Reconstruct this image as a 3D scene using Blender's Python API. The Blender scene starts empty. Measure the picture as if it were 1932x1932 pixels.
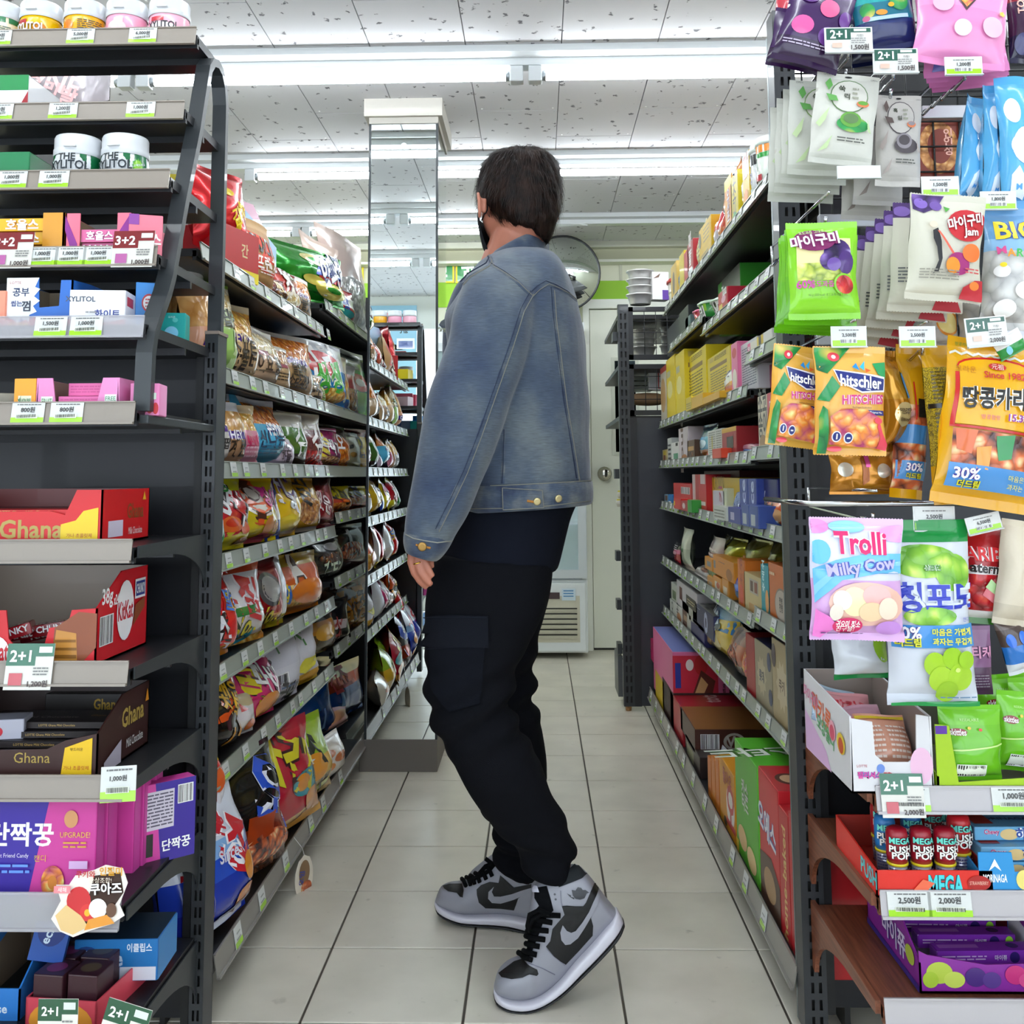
import bpy, bmesh, math, random
from mathutils import Vector, Matrix, noise
from mathutils.bvhtree import BVHTree
from mathutils.geometry import tessellate_polygon
SC = bpy.context.scene
COL = SC.collection
PI = math.pi
rnd = random.Random(7)
# ------------------------------------------------------------------ camera
F, CX, CY = 1935.0, 966.0, 698.0            # focal length and principal point, pixels of 1932 x 1932
_p, _y, _r = math.atan(197 / F), math.atan(47 / F), .006
CF = Vector((-math.sin(_y) * math.cos(_p), math.cos(_y) * math.cos(_p), math.sin(_p)))
_a = CF.cross(Vector((0, 0, 1))).normalized()
_b = _a.cross(CF)
CR = _a * math.cos(_r) - _b * math.sin(_r)
CU = CR.cross(CF)
CAM = Vector((0, 0, 1.0))
cd = bpy.data.cameras.new('camera')
cd.sensor_fit = 'HORIZONTAL'; cd.sensor_width = 36; cd.lens = 36 * F / 1932
cd.shift_y = (CY - 966) / 1932; cd.clip_start = .05; cd.clip_end = 60
cam = bpy.data.objects.new('camera', cd); COL.objects.link(cam)
m = Matrix((CR, CU, -CF)).transposed().to_4x4(); m.translation = CAM
cam.matrix_world = m
SC.camera = cam
# ------------------------------------------------------------------ world, exposure
SC.view_settings.view_transform = 'Standard'; SC.view_settings.look = 'None'
SC.view_settings.gamma = 1; SC.view_settings.use_curve_mapping = False
SC.view_settings.exposure = 1.5
SC.cycles.use_denoising = True
SC.cycles.max_bounces = 7; SC.cycles.diffuse_bounces = 4; SC.cycles.glossy_bounces = 4
SC.cycles.transmission_bounces = 6; SC.cycles.transparent_max_bounces = 8
SC.cycles.sample_clamp_indirect = 6
SC.cycles.caustics_reflective = False; SC.cycles.caustics_refractive = False
W = bpy.data.worlds.new('daylight'); SC.world = W; W.use_nodes = True
W.node_tree.nodes['Background'].inputs[0].default_value = (.80, .90, 1.0, 1)
W.node_tree.nodes['Background'].inputs[1].default_value = 1.3
TUBE = 11.5                                 # emission of the ceiling tubes
def ray(x, y): return CF + CR * ((x - CX) / F) - CU * ((y - CY) / F)
def atY(x, y, Y): d = ray(x, y); return CAM + d * (Y / d.y)
def atX(x, y, X): d = ray(x, y); return CAM + d * (X / d.x)
def atZ(x, y, Z): d = ray(x, y); return CAM + d * ((Z - 1) / d.z)
# ------------------------------------------------------------------ materials
_m = {}
def lin(h):
 if not isinstance(h, str): return h
 if len(h) == 3: h = ''.join(c * 2 for c in h)
 o = []
 for i in (0, 2, 4):
  c = int(h[i:i + 2], 16) / 255
  o.append(c / 12.92 if c < .04045 else ((c + .055) / 1.055) ** 2.4)
 return (o[0], o[1], o[2], 1)
def new_mat(name):
 mt = bpy.data.materials.new(name); mt.use_nodes = True
 nt = mt.node_tree; b = nt.nodes['Principled BSDF']
 return mt, nt, b
def N(nt, t, **kw):
 n = nt.nodes.new(t)
 for k, v in kw.items(): setattr(n, k, v)
 return n
def bump(nt, b, scale, strength, dist=.01, detail=3, stretch=None, ridge=False):
 tc = N(nt, 'ShaderNodeTexCoord'); nz = N(nt, 'ShaderNodeTexNoise'); bp = N(nt, 'ShaderNodeBump')
 nz.inputs['Scale'].default_value = scale; nz.inputs['Detail'].default_value = detail
 bp.inputs['Strength'].default_value = strength; bp.inputs['Distance'].default_value = dist
 src = tc.outputs['Object']
 if ridge: nz.noise_type = 'RIDGED_MULTIFRACTAL'; nz.inputs['Detail'].default_value = 1.5; nz.inputs['Distortion'].default_value = .6
 if stretch:
  mp = N(nt, 'ShaderNodeMapping'); mp.inputs['Scale'].default_value = stretch
  nt.links.new(src, mp.inputs[0]); src = mp.outputs[0]
 nt.links.new(src, nz.inputs['Vector']); nt.links.new(nz.outputs[0], bp.inputs['Height'])
 nt.links.new(bp.outputs[0], b.inputs['Normal'])
KIND = dict(  # roughness, metallic, coat, bump(scale, strength, distance)
 paper=(.55, 0, 0, None), card=(.42, 0, .1, None), film=(.20, 0, .3, (11, .45, .010)),
 foil=(.20, .5, .3, (11, .7, .012)), matte=(.55, 0, 0, (30, .3, .008)), plastic=(.35, 0, .2, None),
 metal=(.42, .8, 0, None), chrome=(.12, 1, 0, None), paint=(.45, .2, .1, (220, .04, .002)),
 cloth=(.95, 0, 0, (400, .25, .002)), ink=(.35, 0, .1, None), skin=(.5, 0, 0, (160, .1, .002)))
def mat(c, kind='paper'):
 key = (c, kind)
 if key in _m: return _m[key]
 if isinstance(c, str) and c[0] == '@': mt = pattern(c[1:], kind)
 else:
  mt, nt, b = new_mat(f'{kind}_{c}')
  r, me, co, bu = KIND[kind]
  b.inputs['Base Color'].default_value = lin(c)
  b.inputs['Roughness'].default_value = r; b.inputs['Metallic'].default_value = me
  b.inputs['Coat Weight'].default_value = co
  if kind == 'cloth': b.inputs['Specular IOR Level'].default_value = .12
  if bu: bump(nt, b, *bu, ridge=kind in ('film', 'foil'))
 _m[key] = mt
 return mt
PAT = dict(chips=('e9b64c', 'c8822a', 'f5dc92', 55), rings=('e88a2a', 'c05a18', 'f6b65a', 60),
 corn=('f2e7c4', 'c9a65a', 'fffbe8', 75), nuts=('c98a4a', '8a4f22', 'e8bd82', 70),
 gum=('e84a9a', '8a2a8a', 'f6d24a', 70), bread=('dba766', 'b97e3e', 'f3d6a0', 30),
 white=('cfcdc9', 'a4a2a2', 'e0dedc', 38), grape=('8cc63a', '5a9a22', 'd6ec6a', 40),
 purple=('4a2a72', '22103a', '8a6ab8', 45), red=('c8202a', '7a1018', 'f0603a', 50),
 candy=('ef8f3a', 'b23a6a', 'f8e08a', 60), leaf=('2f9a4a', '14623a', 'e8c860', 28),
 sea=('2aa6a6', '14506a', '8ad6b8', 35), choc=('5a2f1c', '2f160c', 'b5763e', 45),
 mix=('d86a3a', '4a2a2a', 'f0d6a0', 50), fine=('d0d0c8', '6a6a6a', 'f4f4f0', 320),
 yfine=('d8b400', '6a5a10', 'f4e040', 300), meadow=('c6cf5a', '5a7a2a', 'f2e7a0', 60))
def pattern(name, kind):
 a, b_, c, s = PAT[name]
 mt, nt, b = new_mat('print_' + name)
 r, me, co, bu = KIND[kind if kind in KIND else 'film']
 b.inputs['Roughness'].default_value = r; b.inputs['Coat Weight'].default_value = co
 tc = N(nt, 'ShaderNodeTexCoord'); vo = N(nt, 'ShaderNodeTexVoronoi'); cr = N(nt, 'ShaderNodeValToRGB')
 vo.inputs['Scale'].default_value = s; vo.feature = 'F1'
 nz = N(nt, 'ShaderNodeTexNoise'); nz.inputs['Scale'].default_value = s * .7
 mx = N(nt, 'ShaderNodeMix', data_type='RGBA'); mx.inputs[0].default_value = .25
 nt.links.new(tc.outputs['Object'], nz.inputs['Vector'])
 nt.links.new(tc.outputs['Object'], mx.inputs[6]); nt.links.new(nz.outputs['Color'], mx.inputs[7])
 mx.inputs[0].default_value = .02
 nt.links.new(mx.outputs[2], vo.inputs['Vector']); nt.links.new(vo.outputs['Distance'], cr.inputs[0])
 e = cr.color_ramp.elements
 e[0].color = lin(c); e[0].position = .08; e[1].color = lin(b_); e[1].position = .8
 n = e.new(.4); n.color = lin(a)
 nt.links.new(cr.outputs[0], b.inputs['Base Color'])
 bp = N(nt, 'ShaderNodeBump'); bp.inputs['Strength'].default_value = .5; bp.inputs['Distance'].default_value = .01
 bp.invert = True
 nt.links.new(vo.outputs['Distance'], bp.inputs['Height']); nt.links.new(bp.outputs[0], b.inputs['Normal'])
 return mt
def glass(name, c='fff', rough=.03, alpha=.15):
 if name in _m: return _m[name]
 mt, nt, b = new_mat(name)
 b.inputs['Base Color'].default_value = lin(c); b.inputs['Roughness'].default_value = rough
 b.inputs['Alpha'].default_value = alpha
 _m[name] = mt
 return mt
# ------------------------------------------------------------------ mesh builder
class MB:
 def __init__(s, origin=(0, 0, 0)):
  s.v, s.f, s.mi, s.sm, s.ms = [], [], [], [], []
  s.o = Vector(origin)
 def slot(s, mt):
  if mt not in s.ms: s.ms.append(mt)
  return s.ms.index(mt)
 def add(s, vs, fs, mt, smooth=False):
  k = len(s.v); i = s.slot(mt)
  s.v += [tuple(Vector(p) - s.o) for p in vs]
  for f in fs: s.f.append([q + k for q in f]); s.mi.append(i); s.sm.append(smooth)
 def quad(s, a, b, c, d, mt): s.add([a, b, c, d], [(0, 1, 2, 3)], mt)
 def box(s, x0, y0, z0, x1, y1, z1, mt, bev=0):
  if x1 < x0: x0, x1 = x1, x0
  if y1 < y0: y0, y1 = y1, y0
  if z1 < z0: z0, z1 = z1, z0
  if bev:
   bm = bmesh.new(); bmesh.ops.create_cube(bm, size=1)
   bmesh.ops.scale(bm, vec=(x1 - x0, y1 - y0, z1 - z0), verts=bm.verts)
   bmesh.ops.bevel(bm, geom=bm.edges[:], offset=bev, segments=2, affect='EDGES', profile=.5)
   bmesh.ops.translate(bm, vec=((x0 + x1) / 2, (y0 + y1) / 2, (z0 + z1) / 2), verts=bm.verts)
   s.bm(bm, mt); return
  s.add([(x0, y0, z0), (x1, y0, z0), (x1, y1, z0), (x0, y1, z0), (x0, y0, z1), (x1, y0, z1), (x1, y1, z1), (x0, y1, z1)],
 [(0, 3, 2, 1), (4, 5, 6, 7), (0, 1, 5, 4), (1, 2, 6, 5), (2, 3, 7, 6), (3, 0, 4, 7)], mt)
 def bm(s, bm, mt, smooth=False):
  bm.verts.index_update()
  s.add([v.co.copy() for v in bm.verts], [[v.index for v in f.verts] for f in bm.faces], mt, smooth); bm.free()
 def obox(s, c, a, b, d, mt):      # oriented box: centre and three half-axis vectors
  c, a, b, d = map(Vector, (c, a, b, d)); vs = []
  for sz in (-1, 1):
   for sx, sy in ((-1, -1), (1, -1), (1, 1), (-1, 1)): vs.append(c + a * sx + b * sy + d * sz)
  fs = [(0, 3, 2, 1), (4, 5, 6, 7), (0, 1, 5, 4), (1, 2, 6, 5), (2, 3, 7, 6), (3, 0, 4, 7)]
  if a.cross(b).dot(d) < 0: fs = [f[::-1] for f in fs]
  s.add(vs, fs, mt)
 def tube(s, pts, r, mt, n=8, closed=False, caps=True, rb=None):
  pts = [Vector(p) for p in pts]; vs = []; L = len(pts)
  up = None
  for i, p in enumerate(pts):
   if closed: t = pts[(i + 1) % L] - pts[i - 1]
   else: t = pts[min(i + 1, L - 1)] - pts[max(i - 1, 0)]
   t.normalize()
   if up is None: up = Vector((0, 0, 1)) if abs(t.z) < .9 else Vector((1, 0, 0))
   a = t.cross(up).normalized(); b = a.cross(t).normalized(); up = b
   rr = r[i] if isinstance(r, (list, tuple)) else r
   r2 = rb if rb else rr
   for k in range(n):
    w = 2 * PI * k / n; vs.append(p + a * math.cos(w) * rr + b * math.sin(w) * r2)
  fs = []
  for i in range(L if closed else L - 1):
   j = (i + 1) % L
   for k in range(n):
    k2 = (k + 1) % n; fs.append((i * n + k, j * n + k, j * n + k2, i * n + k2)[::-1])
  if caps and not closed: fs += [list(range(n))[::-1], list(range((L - 1) * n, L * n))]
  s.add(vs, fs, mt, True)
 def lathe(s, prof, c, mt, n=24, axis='Z', cap=True):
  c = Vector(c); vs = []; fs = []
  for r, z in prof:
   for k in range(n):
    w = 2 * PI * k / n
    q = Vector((r * math.cos(w), r * math.sin(w), z))
    if axis == 'Y': q = Vector((q.x, q.z, q.y))
    if axis == 'X': q = Vector((q.z, q.x, q.y))
    vs.append(c + q)
  for i in range(len(prof) - 1):
   for k in range(n):
    k2 = (k + 1) % n; fs.append((i * n + k, i * n + k2, (i + 1) * n + k2, (i + 1) * n + k))
  if cap: fs += [list(range(n))[::-1], list(range((len(prof) - 1) * n, len(prof) * n))]
  s.add(vs, fs, mt, True)
 def prism(s, poly, ext, mt):      # poly: 3-D outline, ext: extrusion vector
  n = len(poly); e = Vector(ext); p = [Vector(q) for q in poly]
  s.add(p + [q + e for q in p], [list(range(n)), list(range(2 * n - 1, n - 1, -1))] +
 [(i, i + n, (i + 1) % n + n, (i + 1) % n) for i in range(n)], mt)
 def build(s, name, parent=None, link=True):
  me = bpy.data.meshes.new(name); me.from_pydata(s.v, [], s.f)
  for mt in s.ms: me.materials.append(mt)
  me.polygons.foreach_set('material_index', s.mi); me.polygons.foreach_set('use_smooth', s.sm)
  me.update()
  o = bpy.data.objects.new(name, me); COL.objects.link(o)
  if parent: o.parent = parent
  return o
def fixnormals(o):
 bm = bmesh.new(); bm.from_mesh(o.data); bmesh.ops.remove_doubles(bm, verts=bm.verts, dist=1e-5)
 bmesh.ops.recalc_face_normals(bm, faces=bm.faces); bm.to_mesh(o.data); bm.free()
def tag(o, label, cat, group=None, kind=None):
 if label: o['label'] = label
 if cat: o['category'] = cat
 if group: o['group'] = group
 if kind: o['kind'] = kind
 return o
def empty(name, loc, label=None, cat=None, group=None, rot=None):
 o = bpy.data.objects.new(name, None); o.empty_display_size = .05; COL.objects.link(o); o.location = loc
 if rot: o.rotation_euler = rot
 return tag(o, label, cat, group)
def struct(o): o['kind'] = 'structure'; return o
# ------------------------------------------------------------------ lettering and flat print
_t = {}
def text_geo(s, bold):
 key = (s, bold)
 if key in _t: return _t[key]
 cu = bpy.data.curves.new('lettering', 'FONT'); cu.body = s; cu.align_x = 'CENTER'; cu.resolution_u = 2
 cu.fill_mode = 'FRONT'; cu.offset = bold; cu.space_line = .8
 o = bpy.data.objects.new('lettering', cu)
 me = o.to_mesh()
 me.calc_loop_triangles()
 vs = [(v.co.x, v.co.y) for v in me.vertices]; fs = []
 for t in me.loop_triangles:
  a, b, c = t.vertices
  if (vs[b][0] - vs[a][0]) * (vs[c][1] - vs[a][1]) - (vs[b][1] - vs[a][1]) * (vs[c][0] - vs[a][0]) < 0: b, c = c, b
  fs.append((a, b, c))
 o.to_mesh_clear(); bpy.data.objects.remove(o); bpy.data.curves.remove(cu)
 if vs:
  x0 = min(v[0] for v in vs); x1 = max(v[0] for v in vs); y0 = min(v[1] for v in vs); y1 = max(v[1] for v in vs)
  h = max(y1 - y0, 1e-3); k = 1 / h
  vs = [((x - (x0 + x1) / 2) * k, (y - (y0 + y1) / 2) * k) for x, y in vs]; w = (x1 - x0) * k
 else: w = 1
 _t[key] = (vs, fs, w)
 return _t[key]
def subdiv(vs, fs, n):
 for _ in range(n):
  e = {}; vs = list(vs); nf = []
  def mid(a, b):
   k = (min(a, b), max(a, b))
   if k not in e: e[k] = len(vs); vs.append(((vs[a][0] + vs[b][0]) / 2, (vs[a][1] + vs[b][1]) / 2))
   return e[k]
  for a, b, c in fs:
   x, y, z = mid(a, b), mid(b, c), mid(c, a); nf += [(a, x, z), (x, b, y), (z, y, c), (x, y, z)]
  fs = nf
 return vs, fs
def poly2d(pts, n=0):
 fs = tessellate_polygon([[Vector((x, y, 0)) for x, y in pts]]); out = []
 for a, b, c in fs:
  if (pts[b][0] - pts[a][0]) * (pts[c][1] - pts[a][1]) - (pts[b][1] - pts[a][1]) * (pts[c][0] - pts[a][0]) < 0: b, c = c, b
  out.append((a, b, c))
 return subdiv(pts, out, n)
def prints(mb, tx, items, S, w, h, curved=False, kind='film'):
 """items in face coordinates u,v (0..1); S(u,v,eps) gives the surface point. tx collects the lettering."""
 if curved: S0 = S; S = lambda u, v, e: S0(min(.985, max(.015, u)), min(.995, max(.005, v)), e)
 lay = .0010 if curved else .0004; st_ = .0004 if curved else .00022
 for it in items:
  t = it[0]; eps = lay; lay += st_
  if t == 'r':
   _, u0, v0, u1, v1, c = it[:6]; n, k = (6, 6) if curved else (1, 1)
   vs = [S(u0 + (u1 - u0) * i / n, v0 + (v1 - v0) * j / k, eps) for j in range(k + 1) for i in range(n + 1)]
   fs = [(j * (n + 1) + i, j * (n + 1) + i + 1, (j + 1) * (n + 1) + i + 1, (j + 1) * (n + 1) + i) for j in range(k) for i in range(n)]
   mb.add(vs, fs, mat(c, kind), curved)
  elif t == 'e':
   _, cu_, cv, ru, rv, c = it[:6]; n = 20; vs = [S(cu_, cv, eps)]; fs = []; R = 3 if curved else 1
   for j in range(1, R + 1):
    for i in range(n):
     a = 2 * PI * i / n; vs.append(S(cu_ + ru * math.cos(a) * j / R, cv + rv * math.sin(a) * j / R, eps))
   for i in range(n):
    fs.append((0, 1 + i, 1 + (i + 1) % n))
    for j in range(1, R): fs.append((1 + (j - 1) * n + i, 1 + j * n + i, 1 + j * n + (i + 1) % n, 1 + (j - 1) * n + (i + 1) % n))
   mb.add(vs, fs, mat(c, kind), curved)
  elif t == 'p':
   vs, fs = poly2d(it[1], 2 if curved else 0)
   mb.add([S(a, b, eps) for a, b in vs], fs, mat(it[2], kind), curved)
  elif t == 'star':       # jagged burst: centre, radii, points
   _, cu_, cv, ru, rv, n, c = it; pts = []
   for i in range(2 * n):
    k = 1 if i % 2 == 0 else .74; a = PI * i / n; pts.append((cu_ + ru * k * math.cos(a), cv + rv * k * math.sin(a)))
   vs, fs = poly2d(pts, 1 if curved else 0); mb.add([S(a, b, eps) for a, b in vs], fs, mat(c, kind), curved)
  elif t == 'bc':         # barcode
   _, u0, v0, u1, v1 = it; u = u0; r = random.Random(5)
   mb.add([S(u0 - .01, v0 - .01, eps), S(u1 + .01, v0 - .01, eps), S(u1 + .01, v1 + .01, eps), S(u0 - .01, v1 + .01, eps)], [(0, 1, 2, 3)], mat('fff', 'ink'))
   while u < u1:
    d = (u1 - u0) * r.choice((.02, .035, .05))
    mb.add([S(u, v0, eps + 2e-4), S(u + d, v0, eps + 2e-4), S(u + d, v1, eps + 2e-4), S(u, v1, eps + 2e-4)], [(0, 1, 2, 3)], mat('222', 'ink'))
    u += d + (u1 - u0) * r.choice((.02, .03, .05))
  elif t == 'lines':      # small print: rows of thin bars
   _, u0, v0, u1, v1, n, c = it; r = random.Random(n)
   for i in range(n):
    v = v1 - (v1 - v0) * (i + .5) / n; hh = (v1 - v0) / n * .22; u = u0
    while u < u1 - .02:
     d = min(r.uniform(.04, .14), u1 - u)
     mb.add([S(u, v - hh, eps), S(u + d, v - hh, eps), S(u + d, v + hh, eps), S(u, v + hh, eps)], [(0, 1, 2, 3)], mat(c, 'ink')); u += d + .015
  elif t == 't':
   _, cu_, cv, th, s, c = it[:6]; rot = it[6] if len(it) > 6 else 0; oc = it[7] if len(it) > 7 else None
   mxw = it[8] if len(it) > 8 else .92
   sc = min(th * w, .9 * h) if not rot else th * w
   for col, bold, ee in (((oc, .075, eps + .0004 * curved), (c, .028, eps + .00025 + .0008 * curved)) if oc else ((c, .024 if th > .07 else 0, eps + .0004 * curved),)):
    vs, fs, tw = text_geo(s, bold)
    if not vs: continue
    k = sc
    if tw * sc > mxw * w and abs(rot) < .3: k = mxw * w / tw
    ca, sa = math.cos(rot), math.sin(rot)
    tx.add([S(cu_ + (x * ca - y * sa) * k / w, cv + (x * sa + y * ca) * sc / h, ee) for x, y in vs], fs, mat(col, 'ink'))
   lay += .0003
# ------------------------------------------------------------------ product builders
def place(o, loc, rotz=0, tilt=0, roll=0):
 o.location = loc; o.rotation_euler = (tilt, roll, rotz)
def bag(name, label, cat, loc, rotz, w, h, t, bands, items=(), tilt=0, roll=0, kind='film', group=None, seal=.06, fat=.42,
 seed=0, back=None, centre=False, zig=False, pinch=.05, gusset=False, hole=False, fine=False):
 ph = seed * 3.7
 k = math.log(.5) / math.log(max(.12, (fat - seal) / (1 - 2 * seal)))
 def shape(u, v):
  vv = min(1, max(0, (v - seal) / (1 - 2 * seal)))
  g = max(0, math.sin(PI * vv ** k)) ** .7
  if gusset: g = max(0, 1 - vv) ** .5 * .9 + .1 if v > .02 else .6
  e = max(0, 1 - abs(2 * u - 1) ** 2.6) ** .6
  return g * e, g
 def S(u, v, eps=0, side=-1):
  e, g = shape(u, v)
  x = (u - .5) * w * (1 - pinch * g) + .012 * w * math.sin(v * 9 + ph) * g
  n = noise.noise(Vector((u * 3.1 + ph, v * 4.3, ph)))
  n2 = noise.noise(Vector((u * 9 + ph, v * 6, ph + 5)))
  y = side * (t / 2 * e + n * t * .10 * g) + .10 * t * math.sin(u * 5 + ph) * (1 - g) + n2 * t * .022 * g + side * .0005
  return Vector((x, y + side * eps, v * h - (h / 2 if centre else 0)))
 mb = MB(); nu, nv = (18, 24) if fine else (12, 16)
 vl = [0, seal * .5, seal] + [seal + (1 - 2 * seal) * j / nv for j in range(1, nv)] + [1 - seal, 1 - seal * .5, 1]
 bl = sorted(b[0] for b in bands if b[0] > 0)
 for q in bl:                      # snap a grid row to every colour boundary
  i = min(range(1, len(vl) - 1), key=lambda i: abs(vl[i] - q)); vl[i] = q
 def colour(v):
  c = bands[0][1]
  for b in bands:
   if v >= b[0] - 1e-6: c = b[1]
  return c
 sl = {0: MB(), 1: MB()}
 for side in (-1, 1):
  n = nu if side < 0 else 6
  for j in range(len(vl) - 1):
   c = colour((vl[j] + vl[j + 1]) / 2)
   vs = [S(i / n, vl[jj], 0, side) for jj in (j, j + 1) for i in range(n + 1)]
   fs = [(i, i + 1, n + 2 + i, n + 1 + i) if side < 0 else (i + 1, i, n + 1 + i, n + 2 + i) for i in range(n)]
   vm = (vl[j] + vl[j + 1]) / 2
   (sl[vm > .5] if fine and not seal <= vm <= 1 - seal else mb).add(vs, fs, mat(c, kind), True)
 if zig:                           # toothed edge of the end seals
  nz = max(8, int(w / .004))
  for v0, dv in ((1, .012), (0, -.012)):
   c = colour(.999 if v0 else 0)
   for i in range(nz):
    a, b = S(i / nz, v0), S((i + 1) / nz, v0); m_ = S((i + .5) / nz, v0) + Vector((0, 0, dv * h * .6))
    (sl[v0] if fine else mb).add([a, b, m_], [(0, 1, 2)], mat(c, kind))
 tx = MB()
 prints(mb, tx, items, S, w, h, True, kind)
 if hole: mb.add([S(.5 + .06 * math.cos(a * PI / 6), 1 - seal * .6 + .35 * seal * math.sin(a * PI / 6) * .5, .0012) for a in range(12)], [tuple(range(12))], mat('111', 'ink'))
 o = mb.build(name); fix_merge(o)
 place(o, loc, rotz, tilt, roll)
 tag(o, label, cat, group)
 if tx.v: tx.build('lettering', o)
 for q in sl.values():
  if q.v: fix_merge(q.build('seal', o))
 return o
def fix_merge(o):
 bm = bmesh.new(); bm.from_mesh(o.data); bmesh.ops.remove_doubles(bm, verts=bm.verts, dist=2e-5); bm.to_mesh(o.data); bm.free()
def face_S(w, d, h, f):
 if f == 'F': return lambda u, v, e: Vector(((u - .5) * w, -e, v * h))
 if f == 'T': return lambda u, v, e: Vector(((u - .5) * w, v * d, h + e))
 if f == 'L': return lambda u, v, e: Vector((-w / 2 - e, d * (1 - u), v * h))   # seen from the left, u runs to the front
 if f == 'R': return lambda u, v, e: Vector((w / 2 + e, d * u, v * h))
 if f == 'B': return lambda u, v, e: Vector(((.5 - u) * w, d + e, v * h))
def box(name, label, cat, loc, rotz, w, d, h, c, faces=None, tilt=0, roll=0, group=None, kind='card'):
 """carton: origin at the bottom of its front face; faces: {'F': (colour, prints), ...}"""
 faces = faces or {}
 mb = MB(); tx = MB(); b = min(.0018, w * .04)
 mb.box(-w / 2, 0, 0, w / 2, d, h, mat(c, kind), bev=b)
 for f, (fc, its) in faces.items():
  ww, hh = {'F': (w, h), 'B': (w, h), 'T': (w, d), 'L': (d, h), 'R': (d, h)}[f]
  S = face_S(w, d, h, f)
  its = ([('r', .01, .01, .99, .99, fc)] if fc else []) + list(its)
  prints(mb, tx, its, S, ww, hh, False, kind)
# folded end flap lines
 o = mb.build(name); place(o, loc, rotz, tilt, roll); tag(o, label, cat, group)
 if tx.v: tx.build('lettering', o)
 return o
def tray(name, label, cat, loc, rotz, w, d, h, c, inner='b9b1a4', front=None, faces=None, hf=None, group=None, slope=True, tilt=0, roll=0):
 """open display carton. front: outline of the front wall in u,v; hf: height of front as fraction"""
 hf = hf or .6; th = .0025; mb = MB(); tx = MB(); mo, mi = mat(c, 'card'), mat(inner, 'card')
 mb.box(-w / 2, 0, 0, w / 2, d, .003, mi)
 front = front or [(0, 0), (1, 0), (1, hf), (0, hf)]
 fp = [Vector(((u - .5) * w, 0, v * h)) for u, v in front]
 mb.prism(fp, (0, th, 0), mo)
 hs = h * (front[2][1] if len(front) == 4 else 1)
 hfr = max(v for u, v in front if u > .9) * h
 for sx in (-1, 1):
  x = sx * w / 2
  side = [Vector((x, 0, 0)), Vector((x, d, 0)), Vector((x, d, h)), Vector((x, d * .45, h)), Vector((x, 0, hfr))] if slope else \
 [Vector((x, 0, 0)), Vector((x, d, 0)), Vector((x, d, h)), Vector((x, 0, hfr))]
  if sx < 0: side = side[::-1]
  mb.prism(side, (-sx * th, 0, 0), mo)
 mb.prism([Vector((-w / 2, d, 0)), Vector((-w / 2, d, h)), Vector((w / 2, d, h)), Vector((w / 2, d, 0))], (0, -th, 0), mo)
# bare board inside
 e = th + .0004
 mb.quad((-w / 2 + e, e, .004), (-w / 2 + e, d - e, .004), (-w / 2 + e, d - e, h), (-w / 2 + e, e, hfr * .98), mi)
 mb.quad((w / 2 - e, d - e, .004), (w / 2 - e, e, .004), (w / 2 - e, e, hfr * .98), (w / 2 - e, d - e, h), mi)
 mb.quad((-w / 2, d - e, .004), (w / 2, d - e, .004), (w / 2, d - e, h), (-w / 2, d - e, h), mi)
 for f, its in (faces or {}).items():
  ww = w if f in 'FB' else d
  prints(mb, tx, its, face_S(w, d, h, f), ww, h, False, 'card')
 o = mb.build(name); place(o, loc, rotz, tilt, roll); tag(o, label, cat, group)
 if tx.v: tx.build('lettering', o)
 return o
def tub(name, label, loc, r, h, lid_h, band, items, rotz=0, squat=False, group=None):
 mb = MB(); tx = MB(); wh = mat('d2d4d8', 'plastic')
 hb = h - lid_h
 rr = lambda z: r * (.88 + .10 * math.sin(PI * (.15 + .6 * z / hb))) if not squat else r * (.62 + .38 * (z / hb) ** .6)
 mb.lathe([(rr(z), z) for z in [hb * i / 8 for i in range(9)]], (0, 0, 0), mat(band, 'film') if band else wh, 32)
 def S(u, v, e):
  a = -PI / 2 + (u - .5) * PI; z = v * hb
  return Vector(((rr(z) + e) * math.cos(a), (rr(z) + e) * math.sin(a), z))
 prints(mb, tx, items, S, PI * r, hb, True, 'film')
 o = mb.build(name); tag(o, label, 'tub', group); place(o, loc, rotz)
 lb = MB()
 lb.lathe([(r * .98, hb - .001), (r * 1.0, hb), (r * 1.0, hb + lid_h * .3), (r * .97, hb + lid_h * .34), (r * .97, hb + lid_h * .88), (r * .93, h), (0.001, h)], (0, 0, 0), wh, 32, cap=False)
 lb.box(-r * .25, -r * 1.12, hb + lid_h * .28, r * .25, -r * .9, hb + lid_h * .34, wh)
 lb.build('lid', o)
 if tx.v: tx.build('lettering', o)
 return o
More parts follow.
